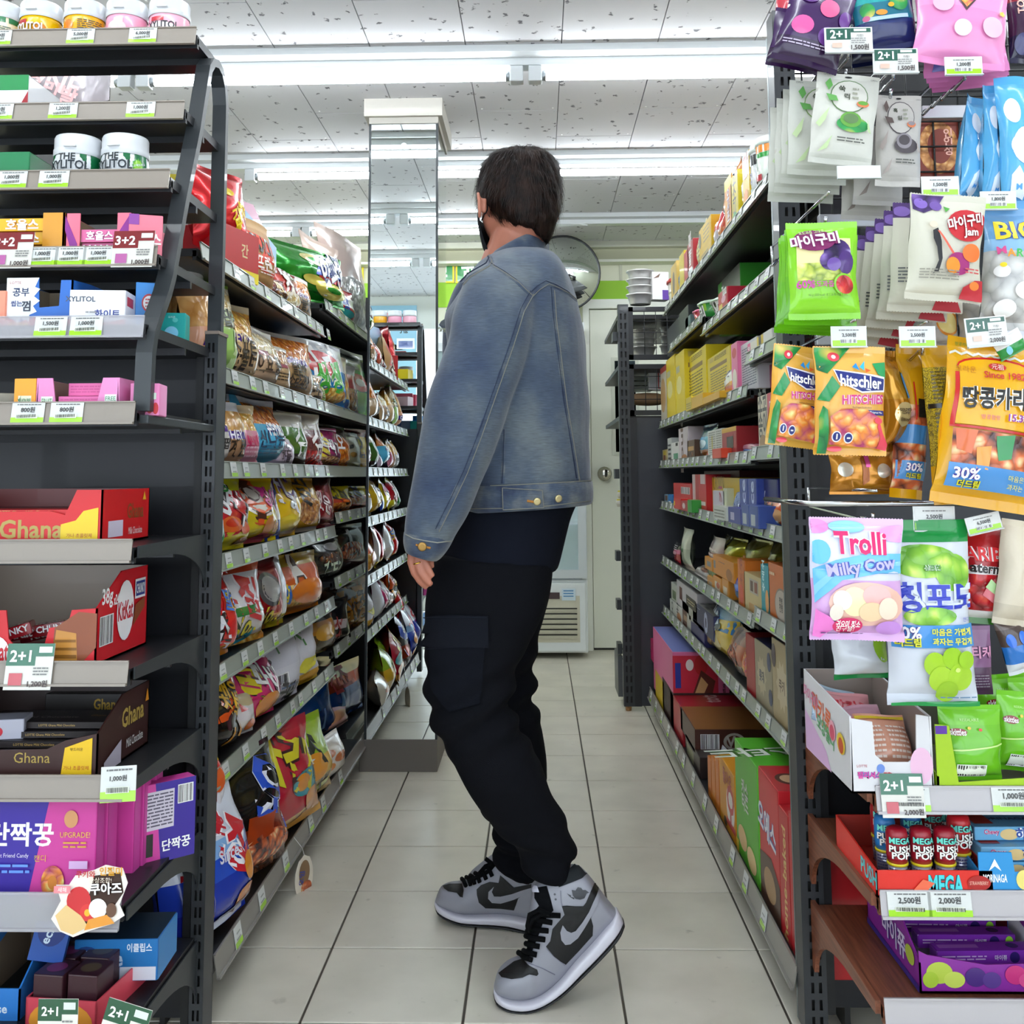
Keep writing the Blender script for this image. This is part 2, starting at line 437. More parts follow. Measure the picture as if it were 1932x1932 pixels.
# ------------------------------------------------------------------ the room
H = 2.35; XL, XR, YF, YB = -3.6, 3.0, -.5, 6.02
def tile_mat():
 mt, nt, b = new_mat('floor_tile')
 tc = N(nt, 'ShaderNodeTexCoord'); oi = N(nt, 'ShaderNodeObjectInfo'); nz = N(nt, 'ShaderNodeTexNoise'); cr = N(nt, 'ShaderNodeValToRGB')
 ad = N(nt, 'ShaderNodeVectorMath', operation='ADD'); nt.links.new(tc.outputs['Object'], ad.inputs[0]); nt.links.new(oi.outputs['Location'], ad.inputs[1])
 nz.inputs['Scale'].default_value = 5; nz.inputs['Detail'].default_value = 7; nt.links.new(ad.outputs[0], nz.inputs['Vector'])
 e = cr.color_ramp.elements; e[0].position = .3; e[0].color = lin('cbc5b6'); e[1].position = .62; e[1].color = lin('ddd7c8')
 nt.links.new(nz.outputs[0], cr.inputs[0])
 n2 = N(nt, 'ShaderNodeTexNoise'); n2.inputs['Scale'].default_value = 23; n2.inputs['Detail'].default_value = 5; nt.links.new(ad.outputs[0], n2.inputs['Vector'])
 c2 = N(nt, 'ShaderNodeValToRGB'); c2.color_ramp.elements[0].position = .22; c2.color_ramp.elements[0].color = (.35, .33, .3, 1); c2.color_ramp.elements[1].position = .33; c2.color_ramp.elements[1].color = (1, 1, 1, 1)
 nt.links.new(n2.outputs[0], c2.inputs[0])
 mx = N(nt, 'ShaderNodeMix', data_type='RGBA', blend_type='MULTIPLY'); mx.inputs[0].default_value = .5
 nt.links.new(cr.outputs[0], mx.inputs[6]); nt.links.new(c2.outputs[0], mx.inputs[7]); nt.links.new(mx.outputs[2], b.inputs['Base Color'])
 rr = N(nt, 'ShaderNodeMapRange'); rr.inputs[3].default_value = .22; rr.inputs[4].default_value = .42
 nt.links.new(nz.outputs[0], rr.inputs[0]); nt.links.new(rr.outputs[0], b.inputs['Roughness'])
 return mt
def ceil_mat():
 mt, nt, b = new_mat('ceiling_board')
 tc = N(nt, 'ShaderNodeTexCoord'); oi = N(nt, 'ShaderNodeObjectInfo')
 ad = N(nt, 'ShaderNodeVectorMath', operation='ADD'); nt.links.new(tc.outputs['Object'], ad.inputs[0]); nt.links.new(oi.outputs['Location'], ad.inputs[1])
 vo = N(nt, 'ShaderNodeTexVoronoi'); vo.inputs['Scale'].default_value = 23
 mp = N(nt, 'ShaderNodeMapping'); mp.inputs['Scale'].default_value = (1, .8, 1); mp.inputs['Rotation'].default_value = (0, 0, .5)
 nz = N(nt, 'ShaderNodeTexNoise'); nz.inputs['Scale'].default_value = 60; nt.links.new(ad.outputs[0], nz.inputs['Vector'])
 mx = N(nt, 'ShaderNodeMix', data_type='RGBA'); mx.inputs[0].default_value = .035
 nt.links.new(ad.outputs[0], mp.inputs[0]); nt.links.new(mp.outputs[0], mx.inputs[6]); nt.links.new(nz.outputs['Color'], mx.inputs[7])
 nt.links.new(mx.outputs[2], vo.inputs['Vector'])
 cr = N(nt, 'ShaderNodeValToRGB'); e = cr.color_ramp.elements; e[0].position = .13; e[0].color = lin('66646a'); e[1].position = .20; e[1].color = lin('cfcfd3')
 nt.links.new(vo.outputs['Distance'], cr.inputs[0]); nt.links.new(cr.outputs[0], b.inputs['Base Color'])
 b.inputs['Roughness'].default_value = .8
 bp = N(nt, 'ShaderNodeBump'); bp.inputs['Strength'].default_value = .5; bp.inputs['Distance'].default_value = .004
 nt.links.new(cr.outputs[0], bp.inputs['Height']); nt.links.new(bp.outputs[0], b.inputs['Normal'])
 return mt
FT, CT = tile_mat(), ceil_mat()
g = MB(); g.box(XL, YF, -.05, XR, YB, -.0025, mat('40382e')); floor = struct(g.build('floor'))
def ftile(mb): mb.box(-.1476, -.1476, -.012, .1476, .1476, 0, FT, bev=.0015)
t0 = MB(); ftile(t0); first = t0.build('floor_tile', floor); used = False; rest = MB()
gx0, gy0 = -.446, 1.986
for i in range(-11, 12):
 for j in range(-9, 14):
  cx, cy = gx0 + .3 * i + .15, gy0 + .3 * j + .15
  if not (XL < cx - .15 and cx + .15 < XR and YF < cy - .15 and cy + .15 < YB + .2): continue
  if -1.1 < cx < 1.25 and cy > 1.5:
   if not used: o = first; used = True
   else: o = first.copy(); COL.objects.link(o); o.parent = floor
   o.location = (cx, cy, 0)
   if cy + .15 > YB: o.scale.y = .6; o.location.y -= .06
  else: rest.box(cx - .148, cy - .148, -.012, cx + .148, cy + .148, 0, FT)
o = rest.build('floor_tiling', floor); o['kind'] = 'stuff'
g = MB(); g.box(XL, YF, H + .012, XR, YB, H + .08, mat('55555a')); ceiling = struct(g.build('ceiling'))
c0 = MB(); c0.box(-.150, -.301, 0, .150, .301, .01, CT, bev=.001); first = c0.build('ceiling_board', ceiling); used = False; rest = MB()
for i in range(-12, 12):
 cx = -.215 + .303 * i + .15
 for j in range(-3, 12):
  cy = .98 + .606 * j + (.303 if i % 2 else 0)
  if cy + .25 < YF or cy - .25 > YB or cx + .15 > XR or cx - .15 < XL: continue
  if -2.2 < cx < 2.2 and cy > 1.6 and cy + .3 < YB:
   if not used: o = first; used = True
   else: o = first.copy(); COL.objects.link(o); o.parent = ceiling
   o.location = (cx, cy, H)
  else: rest.box(cx - .15, max(cy - .301, YF), H, cx + .15, min(cy + .301, YB), H + .01, CT)
o = rest.build('ceiling_boarding', ceiling); o['kind'] = 'stuff'
# board screws: small bright pins at the board corners
g = MB(); r = random.Random(3)
for i in range(-6, 8):
 for j in range(0, 9):
  cy = .98 + .606 * j + (.303 if i % 2 else 0) + .28
  for dx in (.02, .283): g.box(-.215 + .303 * i + dx - .003, cy - .003, H - .0015, -.215 + .303 * i + dx + .003, cy + .003, H + .001, mat('f4f4f4', 'plastic'))
o = g.build('board_screws', ceiling); o['kind'] = 'stuff'
wallm, lime = mat('dcdcc6'), mat('93c81c')
def slab(name, x0, y0, x1, y1, z0=0, z1=H + .08, m_=wallm): g = MB(); g.box(x0, y0, z0, x1, y1, z1, m_); return struct(g.build(name))
zs0, zs1 = atY(1150, 577, YB).z, atY(1150, 530, YB).z
back = slab('wall_back', XL, YB, XR, YB + .1)
left = slab('wall_left', XL - .1, YF, XL, YB)
right = slab('wall_right', XR, YF, XR + .1, YB)
g = MB()
for a in (back,): g.box(XL, YB - .006, zs0, XR, YB, zs1, lime)
g.build('lime_band', back)
g = MB()
for x in [atY(1171, 500, YB).x + k * .45 for k in range(-8, 6)]: g.box(x - .008, YB - .008, zs1, x + .008, YB, H, mat('c9c9b6'))
g.build('wall_batten', back)
# ceiling edge trim at the back, stepped
zc = atY(1200, 462, YB).z
for i, (dy, z0, z1, c) in enumerate(((.14, H - .035, H, 'd9dacb'), (.08, H - .10, H - .035, 'b7b79c'), (.10, H - .115, H - .10, 'e6e6dc'))):
 g = MB(); g.box(XL, YB - dy, z0, XR, YB, z1, mat(c)); struct(g.build(f'trim_{i + 1}'))
# storefront: a window wall behind the photographer
g = MB(); fm = mat('d8dcd8')
g.box(XL, YF - .1, 0, XR, YF, .35, fm); g.box(XL, YF - .1, 2.1, XR, YF, H + .08, fm)
for x in (XL, -2.1, -.63, .85, 1.9, XR - .08): g.box(x, YF - .08, .35, x + .08, YF - .01, 2.1, mat('b8c0c0', 'metal'))
front = struct(g.build('wall_front'))
for i, (a, b_) in enumerate(((XL + .08, -2.1), (-2.02, -.63), (-.55, .85), (.93, 1.9), (1.98, XR - .08))):
 g = MB(); g.box(a, YF - .05, .35, b_, YF - .044, 2.1, glass('window_glass', 'fff', .02, .08)); struct(g.build(f'window_{i + 1}'))
# lime and green blocks on the front wall pier, seen in the pillar mirror
g = MB(); px = -.63
for z0, z1, c in ((1.35, 1.56, '8cc81e'), (.95, 1.12, '1d9a4a'), (.6, .9, 'd8e04a')): g.box(px - .11, YF - .01, z0, px + .19, YF + .004, z1, mat(c))
g.build('colour_block', front)
# ------------------------------------------------------------------ ceiling lights
mt, nt, b = new_mat('lit_tube'); b.inputs['Base Color'].default_value = (1, 1, 1, 1)
b.inputs['Emission Color'].default_value = (.90, .96, 1.0, 1); b.inputs['Emission Strength'].default_value = TUBE; LIT = mt
white = mat('c6cacc', 'plastic')
ROWS = [1.06, 2.12, 3.19, 4.26, 5.30]
def rail_row(y, k):
 g = MB(); g.box(XL, y - .075, H - .022, XR, y + .055, H, white); g.box(XL, y - .02, H - .045, XR, y + .03, H - .022, white)
 struct(g.build(f'trim_{k + 4}'))
for k, y in enumerate(ROWS): rail_row(y, k)
def tube_light(x, y, ln, label):
 e = empty('fluorescent_light', (x, y, H - .045), label, 'light', 'fluorescent tubes on the ceiling')
 g = MB(); g.tube([(-ln / 2 + .02, 0, -.030), (ln / 2 - .02, 0, -.030)], .0145, LIT, 12); g.build('tube', e)
 for s in (-1, 1):
  g = MB(); g.box(s * (ln / 2) - .022, -.02, -.052, s * (ln / 2) + .022, .022, 0, white, bev=.004); g.build('lamp_holder', e)
  g = MB(); g.tube([(s * (ln / 2 - .035), 0, -.030), (s * (ln / 2 - .018), 0, -.030)], .0155, mat('9aa0a4', 'metal'), 10); g.build('tube_cap', e)
ordn = ['nearest', 'second', 'third', 'fourth', 'fifth', 'farthest']
xg = atZ(992, 130, H - .05).x
lab = 'lit ceiling tube, '
for k, y in enumerate(ROWS):
 row = ['row over the photographer', 'row just above the frame', 'nearest row in view', 'row behind the pillar', 'row nearest the back wall'][k]
 if k == 2: xs = [(xg - .635 - 1.27 * i, 1.21) for i in range(2, -1, -1)] + [(xg + .635 + 1.27 * i, 1.21) for i in range(2)]
 elif k == 3: x0 = atZ(465, 328, H - .07).x; xs = [(x0 + .61 + 1.25 * i, 1.2) for i in range(3)]
 elif k == 4: x0 = atZ(570, 438, H - .07).x; xs = [(x0 - .63 - 1.25, 1.2), (x0 - .63, 1.2), (x0 + .62, 1.2)]
 else: xs = [(-2.6 + 1.27 * i, 1.2) for i in range(5)]
 for i, (x, ln) in enumerate(xs):
  tube_light(x, y, ln, f'{lab}{["leftmost","second from left","third from left","fourth from left","rightmost"][i if i < len(xs) - 1 else 4]} in the {row}'[:200])
# ------------------------------------------------------------------ mirrored pillar
mt, nt, b = new_mat('mirror'); b.inputs['Base Color'].default_value = (.86, .92, .92, 1); b.inputs['Metallic'].default_value = 1; b.inputs['Roughness'].default_value = .004; MIR = mt
PY = 3.585; pl0, pl1 = -.594, -.352
e = empty('pillar', ((pl0 + pl1) / 2, PY + .18, 0), 'square pillar clad in mirror glass with grey plinth and white cap', 'pillar')
def pb(name, f):
 g = MB(e.location); f(g); return g.build(name, e)
z0 = atY(690, 1395, PY).z
pb('core', lambda g: g.box(pl0 + .008, PY + .008, 0, pl1 - .008, PY + .36, H, mat('333a3a')))
pb('plinth', lambda g: g.box(pl0 - .02, PY - .004, 0, pl1 + .004, PY + .364, z0, mat('6e6862'), bev=.002))
pb('front_mirror', lambda g: g.box(pl0 + .004, PY, z0, pl1 - .004, PY + .007, 2.27, MIR))
pb('side_mirror', lambda g: g.box(pl1 - .007, PY + .008, z0, pl1, PY + .36, 2.27, MIR))
pb('side_mirror', lambda g: g.box(pl0, PY + .008, z0, pl0 + .007, PY + .36, 2.27, MIR))
for x in (pl0, pl1): pb('edge_strip', lambda g: g.box(x - .004, PY - .003, z0, x + .004, PY + .008, 2.27, mat('20262a', 'paint')))
pb('cap', lambda g: (g.box(pl0 - .02, PY - .02, 2.285, pl1 + .02, PY + .38, H, mat('bdb9b1')), g.box(pl0 - .004, PY - .004, 2.262, pl1 + .004, PY + .364, 2.285, mat('aaa69e'))))
pb('round_sticker', lambda g: g.lathe([(.011, -.001), (.011, 0)], (atY(762, 275, PY).x, PY - .0005, atY(762, 275, PY).z), mat('dfe9ee', 'plastic'), 16, 'Y'))
# ------------------------------------------------------------------ door, fridge, safety mirror, signs on the back wall
dw0, dw1 = atY(1116, 900, YB).x, atY(1116, 900, YB).x + .80
zt = atY(1150, 586, YB).z
door = MB(); door.box(dw0, YB - .03, .012, dw1, YB - .002, zt, mat('e6e8da'), bev=.002); d = struct(door.build('door_1'))
wx0, wx1 = atY(1160, 770, YB).x, atY(1160, 770, YB).x + .12; wz0, wz1 = atY(1160, 853, YB).z, atY(1160, 682, YB).z
def fr(g, x0, z0, x1, z1, w, y0, y1, m_):
 g.box(x0 - w, y0, z0 - w, x0, y1, z1 + w, m_); g.box(x1, y0, z0 - w, x1 + w, y1, z1 + w, m_)
 g.box(x0, y0, z0 - w, x1, y1, z0, m_); g.box(x0, y0, z1, x1, y1, z1 + w, m_)
g = MB(); fr(g, wx0, wz0, wx1, wz1, .02, YB - .036, YB - .03, mat('d5d8c9')); g.build('window_frame', d)
g = MB(); g.box(wx0, YB - .034, wz0, wx1, YB - .030, wz1, mat('1c2224', 'chrome')); g.build('window_pane', d)
kx, kz = atY(1140, 894, YB).x, atY(1140, 894, YB).z
g = MB(); g.lathe([(.042, -.002), (.040, -.008), (.02, -.012), (.018, -.03), (.034, -.045), (.036, -.06), (.026, -.072), (.01, -.074)], (kx, YB - .03, kz), mat('b8b4aa', 'chrome'), 24, 'Y'); fixnormals(g.build('door_knob', d))
g = MB(); jm = mat('eef0e6'); jx = atY(1103, 900, YB).x
g.box(jx, YB - .055, 0, dw0 - .004, YB, zt + .06, jm); g.box(dw0 - .004, YB - .055, zt + .006, dw1 + .05, YB, zt + .06, jm); g.box(dw1 + .004, YB - .055, 0, dw1 + .05, YB, zt + .006, jm)
g.box(dw0, YB - .02, 0, dw1, YB, .012, mat('22221f')); struct(g.build('trim_11'))
fy = YB - .32; fx1 = atY(1109, 1100, fy).x; fx0 = fx1 - .56; fz = atY(1060, 1098, fy).z
e = empty('display_fridge', ((fx0 + fx1) / 2, fy + .15, 0), 'white upright glass-door fridge with vented base beside the white door', 'fridge')
def fb(name, f, loc=e): g = MB(e.location); f(g); return g.build(name, e)
fw = mat('dfe5e6', 'plastic')
def cab(g):
 g.box(fx0, fy + .02, .03, fx1, fy + .30, fz + .01, fw, bev=.008); g.box(fx0, fy + .03, fz, fx0 + .03, fy + .3, 1.8, fw); g.box(fx1 - .03, fy + .03, fz, fx1, fy + .3, 1.8, fw)
 g.box(fx0, fy + .27, fz, fx1, fy + .3, 1.8, fw); g.box(fx0, fy + .03, 1.74, fx1, fy + .3, 1.85, fw)
fb('cabinet', cab)
fb('base_panel', lambda g: (g.box(fx0 + .012, fy, .04, fx1 - .012, fy + .02, fz - .006, fw, bev=.005), g.box(fx0 + .05, fy - .002, .09, fx1 - .045, fy, fz - .075, mat('c9c6b2', 'plastic'))))
zz = .11
for k in range(6): fb('vent_slat', lambda g: (g.box(fx0 + .06, fy - .008, zz, fx1 - .06, fy - .002, zz + .017, mat('bab7a2', 'plastic')), g.box(fx0 + .06, fy - .003, zz + .017, fx1 - .06, fy - .0021, zz + .024, mat('2a2a24')))); zz += .028
fb('temperature_display', lambda g: g.box(atY(1034, 1128, fy).x, fy - .006, atY(1, 1133, fy).z, atY(1056, 1128, fy).x, fy - .002, atY(1, 1121, fy).z, mat('3a2226', 'plastic')))
fb('instruction_label', lambda g: (g.box(atY(1060, 1128, fy).x, fy - .005, atY(1, 1136, fy).z, atY(1086, 1128, fy).x, fy - .002, atY(1, 1114, fy).z, mat('cfe0ea')),
 [g.box(atY(1063, 1128, fy).x, fy - .0056, atY(1, 1119 + 5 * i, fy).z, atY(1082, 1128, fy).x, fy - .005, atY(1, 1117 + 5 * i, fy).z, mat('4a8ac0')) for i in range(3)]))
zg0, zg1 = fz + .02, 1.73
def gd(g): fr(g, fx0 + .05, zg0 + .045, fx1 - .05, zg1 - .04, .045, fy, fy + .03, mat('c8cfd2', 'plastic'))
fb('door_frame', gd)
fb('door_glass', lambda g: g.box(fx0 + .05, fy + .010, zg0 + .045, fx1 - .05, fy + .016, zg1 - .04, glass('fridge_glass', 'dff', .02, .22)))
for z in (.72, 1.0, 1.28, 1.52): fb('shelf', lambda g: g.box(fx0 + .03, fy + .05, z, fx1 - .03, fy + .27, z + .008, mat('eef', 'plastic')))
mc = atY(1061, 516, 5.75); mr = (atY(1131, 516, 5.75).x - mc.x)
e = empty('convex_mirror', mc, 'round convex safety mirror with black rim high on back wall', 'mirror', rot=(.10, 0, 0))
Rc = mr / math.sin(.72); prof = [(Rc * math.sin(.72 * i / 14), -(Rc * math.cos(.72 * i / 14) - Rc * math.cos(.72))) for i in range(15)]
g = MB(); g.lathe(prof[::-1], (0, 0, 0), MIR, 48, 'Y', cap=False); o = g.build('mirror_dome', e); fixnormals(o)
g = MB(); g.tube([(mr * 1.01 * math.cos(a * PI / 24), 0, mr * 1.01 * math.sin(a * PI / 24)) for a in range(48)], .006, mat('15171a', 'plastic'), 8, closed=True); g.build('rim', e)
g = MB(); g.tube([(0, .01, 0), (0, .26, -.05)], .014, mat('222'), 8); g.lathe([(mr * .98, .004), (mr * .98, .010)], (0, 0, 0), mat('2a2a2a'), 32, 'Y'); g.build('bracket', e)
def sign(name, label, x0, y0, x1, y1, txt, c='0f8a3e', bc='f2dc2a', h=.62):
 a, b_ = atY(x0, y0, YB - .01), atY(x1, y1, YB - .01); w, hh = b_.x - a.x, a.z - b_.z
 mb, tx = MB(), MB(); mb.box(-w / 2, 0, 0, w / 2, .012, hh, mat(bc))
 S = face_S(w, .012, hh, 'F'); prints(mb, tx, [('r', .06, .05, .94, .95, c), ('t', .5, .5, h * hh / w, txt, 'fff')], S, w, hh)
 o = mb.build(name); o.location = ((a.x + b_.x) / 2, YB - .0195, b_.z); tag(o, label, 'sign'); tx.build('lettering', o)
sign('wall_sign', 'green sign with yellow border behind the denim collar on back wall', 860, 477, 912, 534, '원')
sign('wall_sign', 'green sign with yellow border right of the mirrored pillar', 806, 477, 857, 534, '만')
sign('wall_sign', 'green sign with yellow border left of the mirrored pillar', 632, 478, 686, 534, '만')
sign('wall_sign', 'small green sign with yellow border behind the green snack bag', 520, 478, 628, 534, '할인')
sign('wall_poster', 'green poster with white lettering right of the pillar below the lime band', 800, 585, 850, 700, '세일', '22b24a', '3ac45a', .2)
# posters on the storefront, read backwards in the pillar mirror
def poster(label, x, z, w, h, base, its):
 mb, tx = MB(), MB(); mb.box(-w / 2, 0, 0, w / 2, .006, h, mat(base)); prints(mb, tx, its, face_S(w, .006, h, 'F'), w, h)
 o = mb.build('window_poster'); o.location = (x, YF + .012, z); o.rotation_euler.z = PI; tag(o, label, 'poster')
 if tx.v: tx.build('lettering', o)
def mir(px, py):   # where a pixel of the pillar mirror looks at the storefront plane
 d = ray(px, py); t = (PY - 0) / d.y; p = CAM + d * t; d2 = Vector((d.x, -d.y, d.z)); return p + d2 * ((YF + .012 - p.y) / d2.y)
a, b_ = mir(697, 577), mir(786, 660); c_ = mir(786, 742)
w = b_.x - a.x
poster('pale blue poster on the window reading delaffe x art with framed pictures', (a.x + b_.x) / 2, b_.z, abs(w), a.z - b_.z, '9fd0ea',
 [('t', .27, .80, .10, 'delaffe', '233'), ('t', .27, .62, .07, 'x', '233'), ('t', .27, .42, .09, 'art', '233'), ('r', .55, .3, .95, .9, 'e8f0f4'), ('r', .60, .38, .90, .84, 'e8a0a8'),
 ('e', .70, .70, .10, .12, '3a3450'), ('e', .76, .5, .11, .12, 'f6f2f0'), ('r', .04, .02, .42, .26, 'e8f0f4'), ('r', .08, .04, .38, .2, '2f4f9a')])
poster('pale blue poster on the window with iced coffee cup', (b_.x + mir(790, 660).x) / 2 - .22, c_.z - .05, .42, .42, 'a8dcf0', [('r', .38, .3, .62, .8, '6a2f24'), ('e', .5, .8, .13, .03, 'eee')])
# ------------------------------------------------------------------ shelving
DK = mat('1e1f22', 'paint'); DK2 = mat('232428', 'paint'); PAN = mat('191a20', 'paint'); GR = mat('34383b', 'paint')
UP = mat('323539', 'paint')
def upright(g, x0, y0, w, d, z0, z1, m_=UP, pitch=.0285, cols=((.24, .42), (.58, .76)), face=-1):
 """slotted post, slots cut through the front (y0) face"""
 g.box(x0, y0 + .0015, z0, x0 + .0015, y0 + d, z1, m_); g.box(x0 + w - .0015, y0 + .0015, z0, x0 + w, y0 + d, z1, m_); g.box(x0, y0 + d - .0015, z0, x0 + w, y0 + d, z1, m_)
 g.box(x0 + .002, y0 + .012, z0, x0 + w - .002, y0 + .014, z1, mat('08090a'))
 g.box(x0, y0, z1, x0 + w, y0 + d, z1 + .002, m_)
 xs = [0] + [c for p in cols for c in p] + [1]; n = int((z1 - z0) / pitch); vs, fs = [], []
 def q(u0, u1, za, zb):
  k = len(vs); vs.extend([(x0 + u0 * w, y0, za), (x0 + u1 * w, y0, za), (x0 + u1 * w, y0, zb), (x0 + u0 * w, y0, zb)]); fs.append((k, k + 1, k + 2, k + 3))
 for i in range(0, len(xs) - 1, 2): q(xs[i], xs[i + 1], z0, z1)
 for (a, b_) in cols:
  z = z0
  for k in range(n):
   q(a, b_, z, z + pitch * .38); z += pitch
  q(a, b_, z, z1)
# slot walls
  z = z0
  for k in range(n):
   za, zb = z + pitch * .38, z + pitch
   for u, s in ((a, 1), (b_, -1)):
    k0 = len(vs); vs.extend([(x0 + u * w, y0, za), (x0 + u * w, y0 + .0015, za), (x0 + u * w, y0 + .0015, zb), (x0 + u * w, y0, zb)]); fs.append((k0, k0 + 1, k0 + 2, k0 + 3))
   z += pitch
 g.add(vs, fs, m_)
def price_tag(par, origin, c, a, up, n, w, h, price='', tilt=0, big=False, promo=None):
 """a card in the rail; c centre, a along unit vector, up unit vector, n outward unit vector"""
 c, a, up, n = map(Vector, (c, a, up, n)); g = MB(origin)
 if tilt: a = (a * math.cos(tilt) + up * math.sin(tilt)).normalized(); up = a.cross(n) * -1 if a.cross(n).dot(up) < 0 else a.cross(n)
 S = lambda u, v, e: c + a * ((u - .5) * w) + up * ((v - .5) * h) + n * (.0008 + e)
 g.obox(c + n * .0003, a * w / 2, n * .0005, up * h / 2, mat('d4d6d4'))
 if promo:
  pc, txt = promo
  its = [('r', 0, .0, 1, 1, 'd6d3cb'), ('r', 0, .52, .62, 1, pc), ('r', .62, .72, 1, 1, pc), ('r', .68, .80, .96, .93, 'dfe6e2'), ('t', .3, .73, .24, txt, 'fff', 0, None, .5), ('lines', .6, .3, .92, .5, 3, '777'),
 ('r', .1, .1, .38, .36, 'b0609a' if pc[0] in '789a' else 'c0505a'), ('t', .72, .13, .15, price or '1,000원', '3a2a2a', 0, None, .5)]
 else:
  its = [('r', 0, 0, 1, .30, '9fd62a')]
  if big: its += [('lines', .16, .84, .92, .95, 1, '666'), ('t', .5, .66, .17, price, '333', 0, None, .62), ('r', .16, .25, .82, .42, 'e8ecdc')]
  if big:
   u = .18; r = random.Random(2)
   while u < .8: d = r.choice((.01, .016, .024)); its.append(('r', u, .27, u + d, .41, '1c1f18')); u += d + .015
  elif price: its += [('r', .2, .34, .8, .42, 'a4a8a0'), ('r', .25, .6, .75, .68, 'b4b8b4')]
 prints(g, g, its, S, w, h)
 o = g.build('price_tag', par)
 if promo: tag(o, f'promotion card reading {promo[1]} at {price}', None)
def shelf(par, p0, p1, inn, z, depth, rail_c, tags=(), board=None, name='shelf', rh=.037, lip=.02, rail_h=None, bk='curve', thick=.016, tag_h=None, label=None):
 """board whose front edge runs p0 to p1 (xy), going inwards along inn; z = underside of the price rail"""
 O = par.location if par else Vector((0, 0, 0)); p0, p1, inn = Vector((*p0, 0)), Vector((*p1, 0)), Vector((*inn, 0)); board = board or DK
 a = (p1 - p0).normalized(); L = (p1 - p0).length; up = Vector((0, 0, 1)); zt = z + rh * .62
 g = MB(O); c = (p0 + p1) / 2 + inn * (depth / 2 + .006) + up * (zt - thick / 2)
 g.obox(c, a * L / 2, inn * depth / 2, up * thick / 2, board)
 g.obox((p0 + p1) / 2 + inn * .012 + up * (zt - lip / 2 - .004), a * L / 2, inn * .004, up * lip / 2, board)
 g.obox((p0 + p1) / 2 + inn * (depth * .55) + up * (zt - thick - .006), a * L / 2, inn * .004, up * .006, board)
 o = g.build(name, par)
 n = -inn
 g = MB(O); tl = .18                      # rail leans back a little
 ru = (up + inn * tl).normalized()
 rc = (p0 + p1) / 2 + n * .001 + up * (z + rh / 2)
 rm = mat(rail_c, 'plastic') if isinstance(rail_c, str) else rail_c
 g.obox(rc, a * L / 2, n * .001, ru * rh / 2, rm)
 g.obox(rc + n * .003 - ru * (rh / 2 - .002), a * L / 2, n * .003, ru * .0018, rm)
 g.obox(rc + n * .0015 + ru * (rh / 2 - .001), a * L / 2, n * .002, ru * .0010, rm)
 g.build('price_rail', o)
 nn = a.cross(ru); nn = nn if nn.dot(n) > 0 else -nn
 for t in tags:
  s, w, hh = t[0], t[1], t[2] if len(t) > 2 and t[2] else rh * .92
  kw = t[3] if len(t) > 3 else {}
  q = p0 + a * s + n * .0035 + up * (z + rh / 2 + kw.pop('dz', 0))
  price_tag(o, O, q, a if a.cross(ru).dot(n) < 0 or True else -a, ru, nn, w, hh, **kw)
 return o, g
def bracket(par, x, yf, yb, zt, m_, th=.0025, drop=.075, name='bracket'):
 """side bracket: straight top, curved underside, at constant x"""
 O = par.location; g = MB(O); n = 10; pts = [(yf, zt), (yb, zt), (yb, zt - drop * 1.25)]
 for i in range(n + 1):
  a = PI / 2 * i / n; pts.append((yb - .012 - (yb - yf) * .62 * (1 - math.cos(a)), zt - .022 - (drop * 1.05) * (1 - math.sin(a))))
 pts.append((yf, zt - .018))
 g.prism([Vector((x, y, z)) for y, z in pts], (th, 0, 0), m_); o = g.build(name, par); fixnormals(o); return o
# ---------------- left end stand
LX = -.59; LY = 1.87
le = empty('end_shelving', (-.95, LY, 0), 'dark grey end stand of sweets shelves on the left with bent tube rack', 'shelving')
O = le.location
g = MB(O); upright(g, LX - .024, LY, .024, .055, .02, 1.262); g.build('upright', le)
g = MB(O); g.box(LX - .024, LY - .002, 1.262, LX + .002, LY + .057, 1.268, mat('8a7c72')); g.build('post_cap', le)
g = MB(O); g.box(-1.45, LY + .03, .05, LX - .03, LY + .045, 1.235, PAN); g.box(LX - .040, LY + .004, .05, LX - .026, LY + .03, 1.235, mat('121316')); g.build('back_panel', le)
g = MB(O); upright(g, -1.47, LY, .024, .055, .02, 1.262); g.build('upright', le)
RC = '8f857b'
sx = -.606
for z, tags in ((.872, ()), (.694, ()), (.531, ()), (.352, ()), (.168, ())):
 tg = []
 if abs(z - .531) < .01: tg = [(atY(227, 1425, 1.535).x + 1.46, .052, .049, dict(price='1,000원', big=True, tilt=.06, dz=.006))]
 if abs(z - .694) < .01: tg = [(atY(60, 1205, 1.535).x + 1.46, .070, .066, dict(promo=('2c6b52', '2+1'), price='1,200원', dz=.010))]
 s, _ = shelf(le, (-1.46, 1.535), (sx, 1.535), (0, 1), z, .325, RC if z > .4 else glass('clear_rail', 'c8c6cc', .1, .45), tg, DK2, rh=.036 if z > .4 else .05)
 bracket(le, sx + .002, 1.55, LY + .01, z + .024, GR); bracket(le, -1.462, 1.55, LY + .01, z + .024, GR)
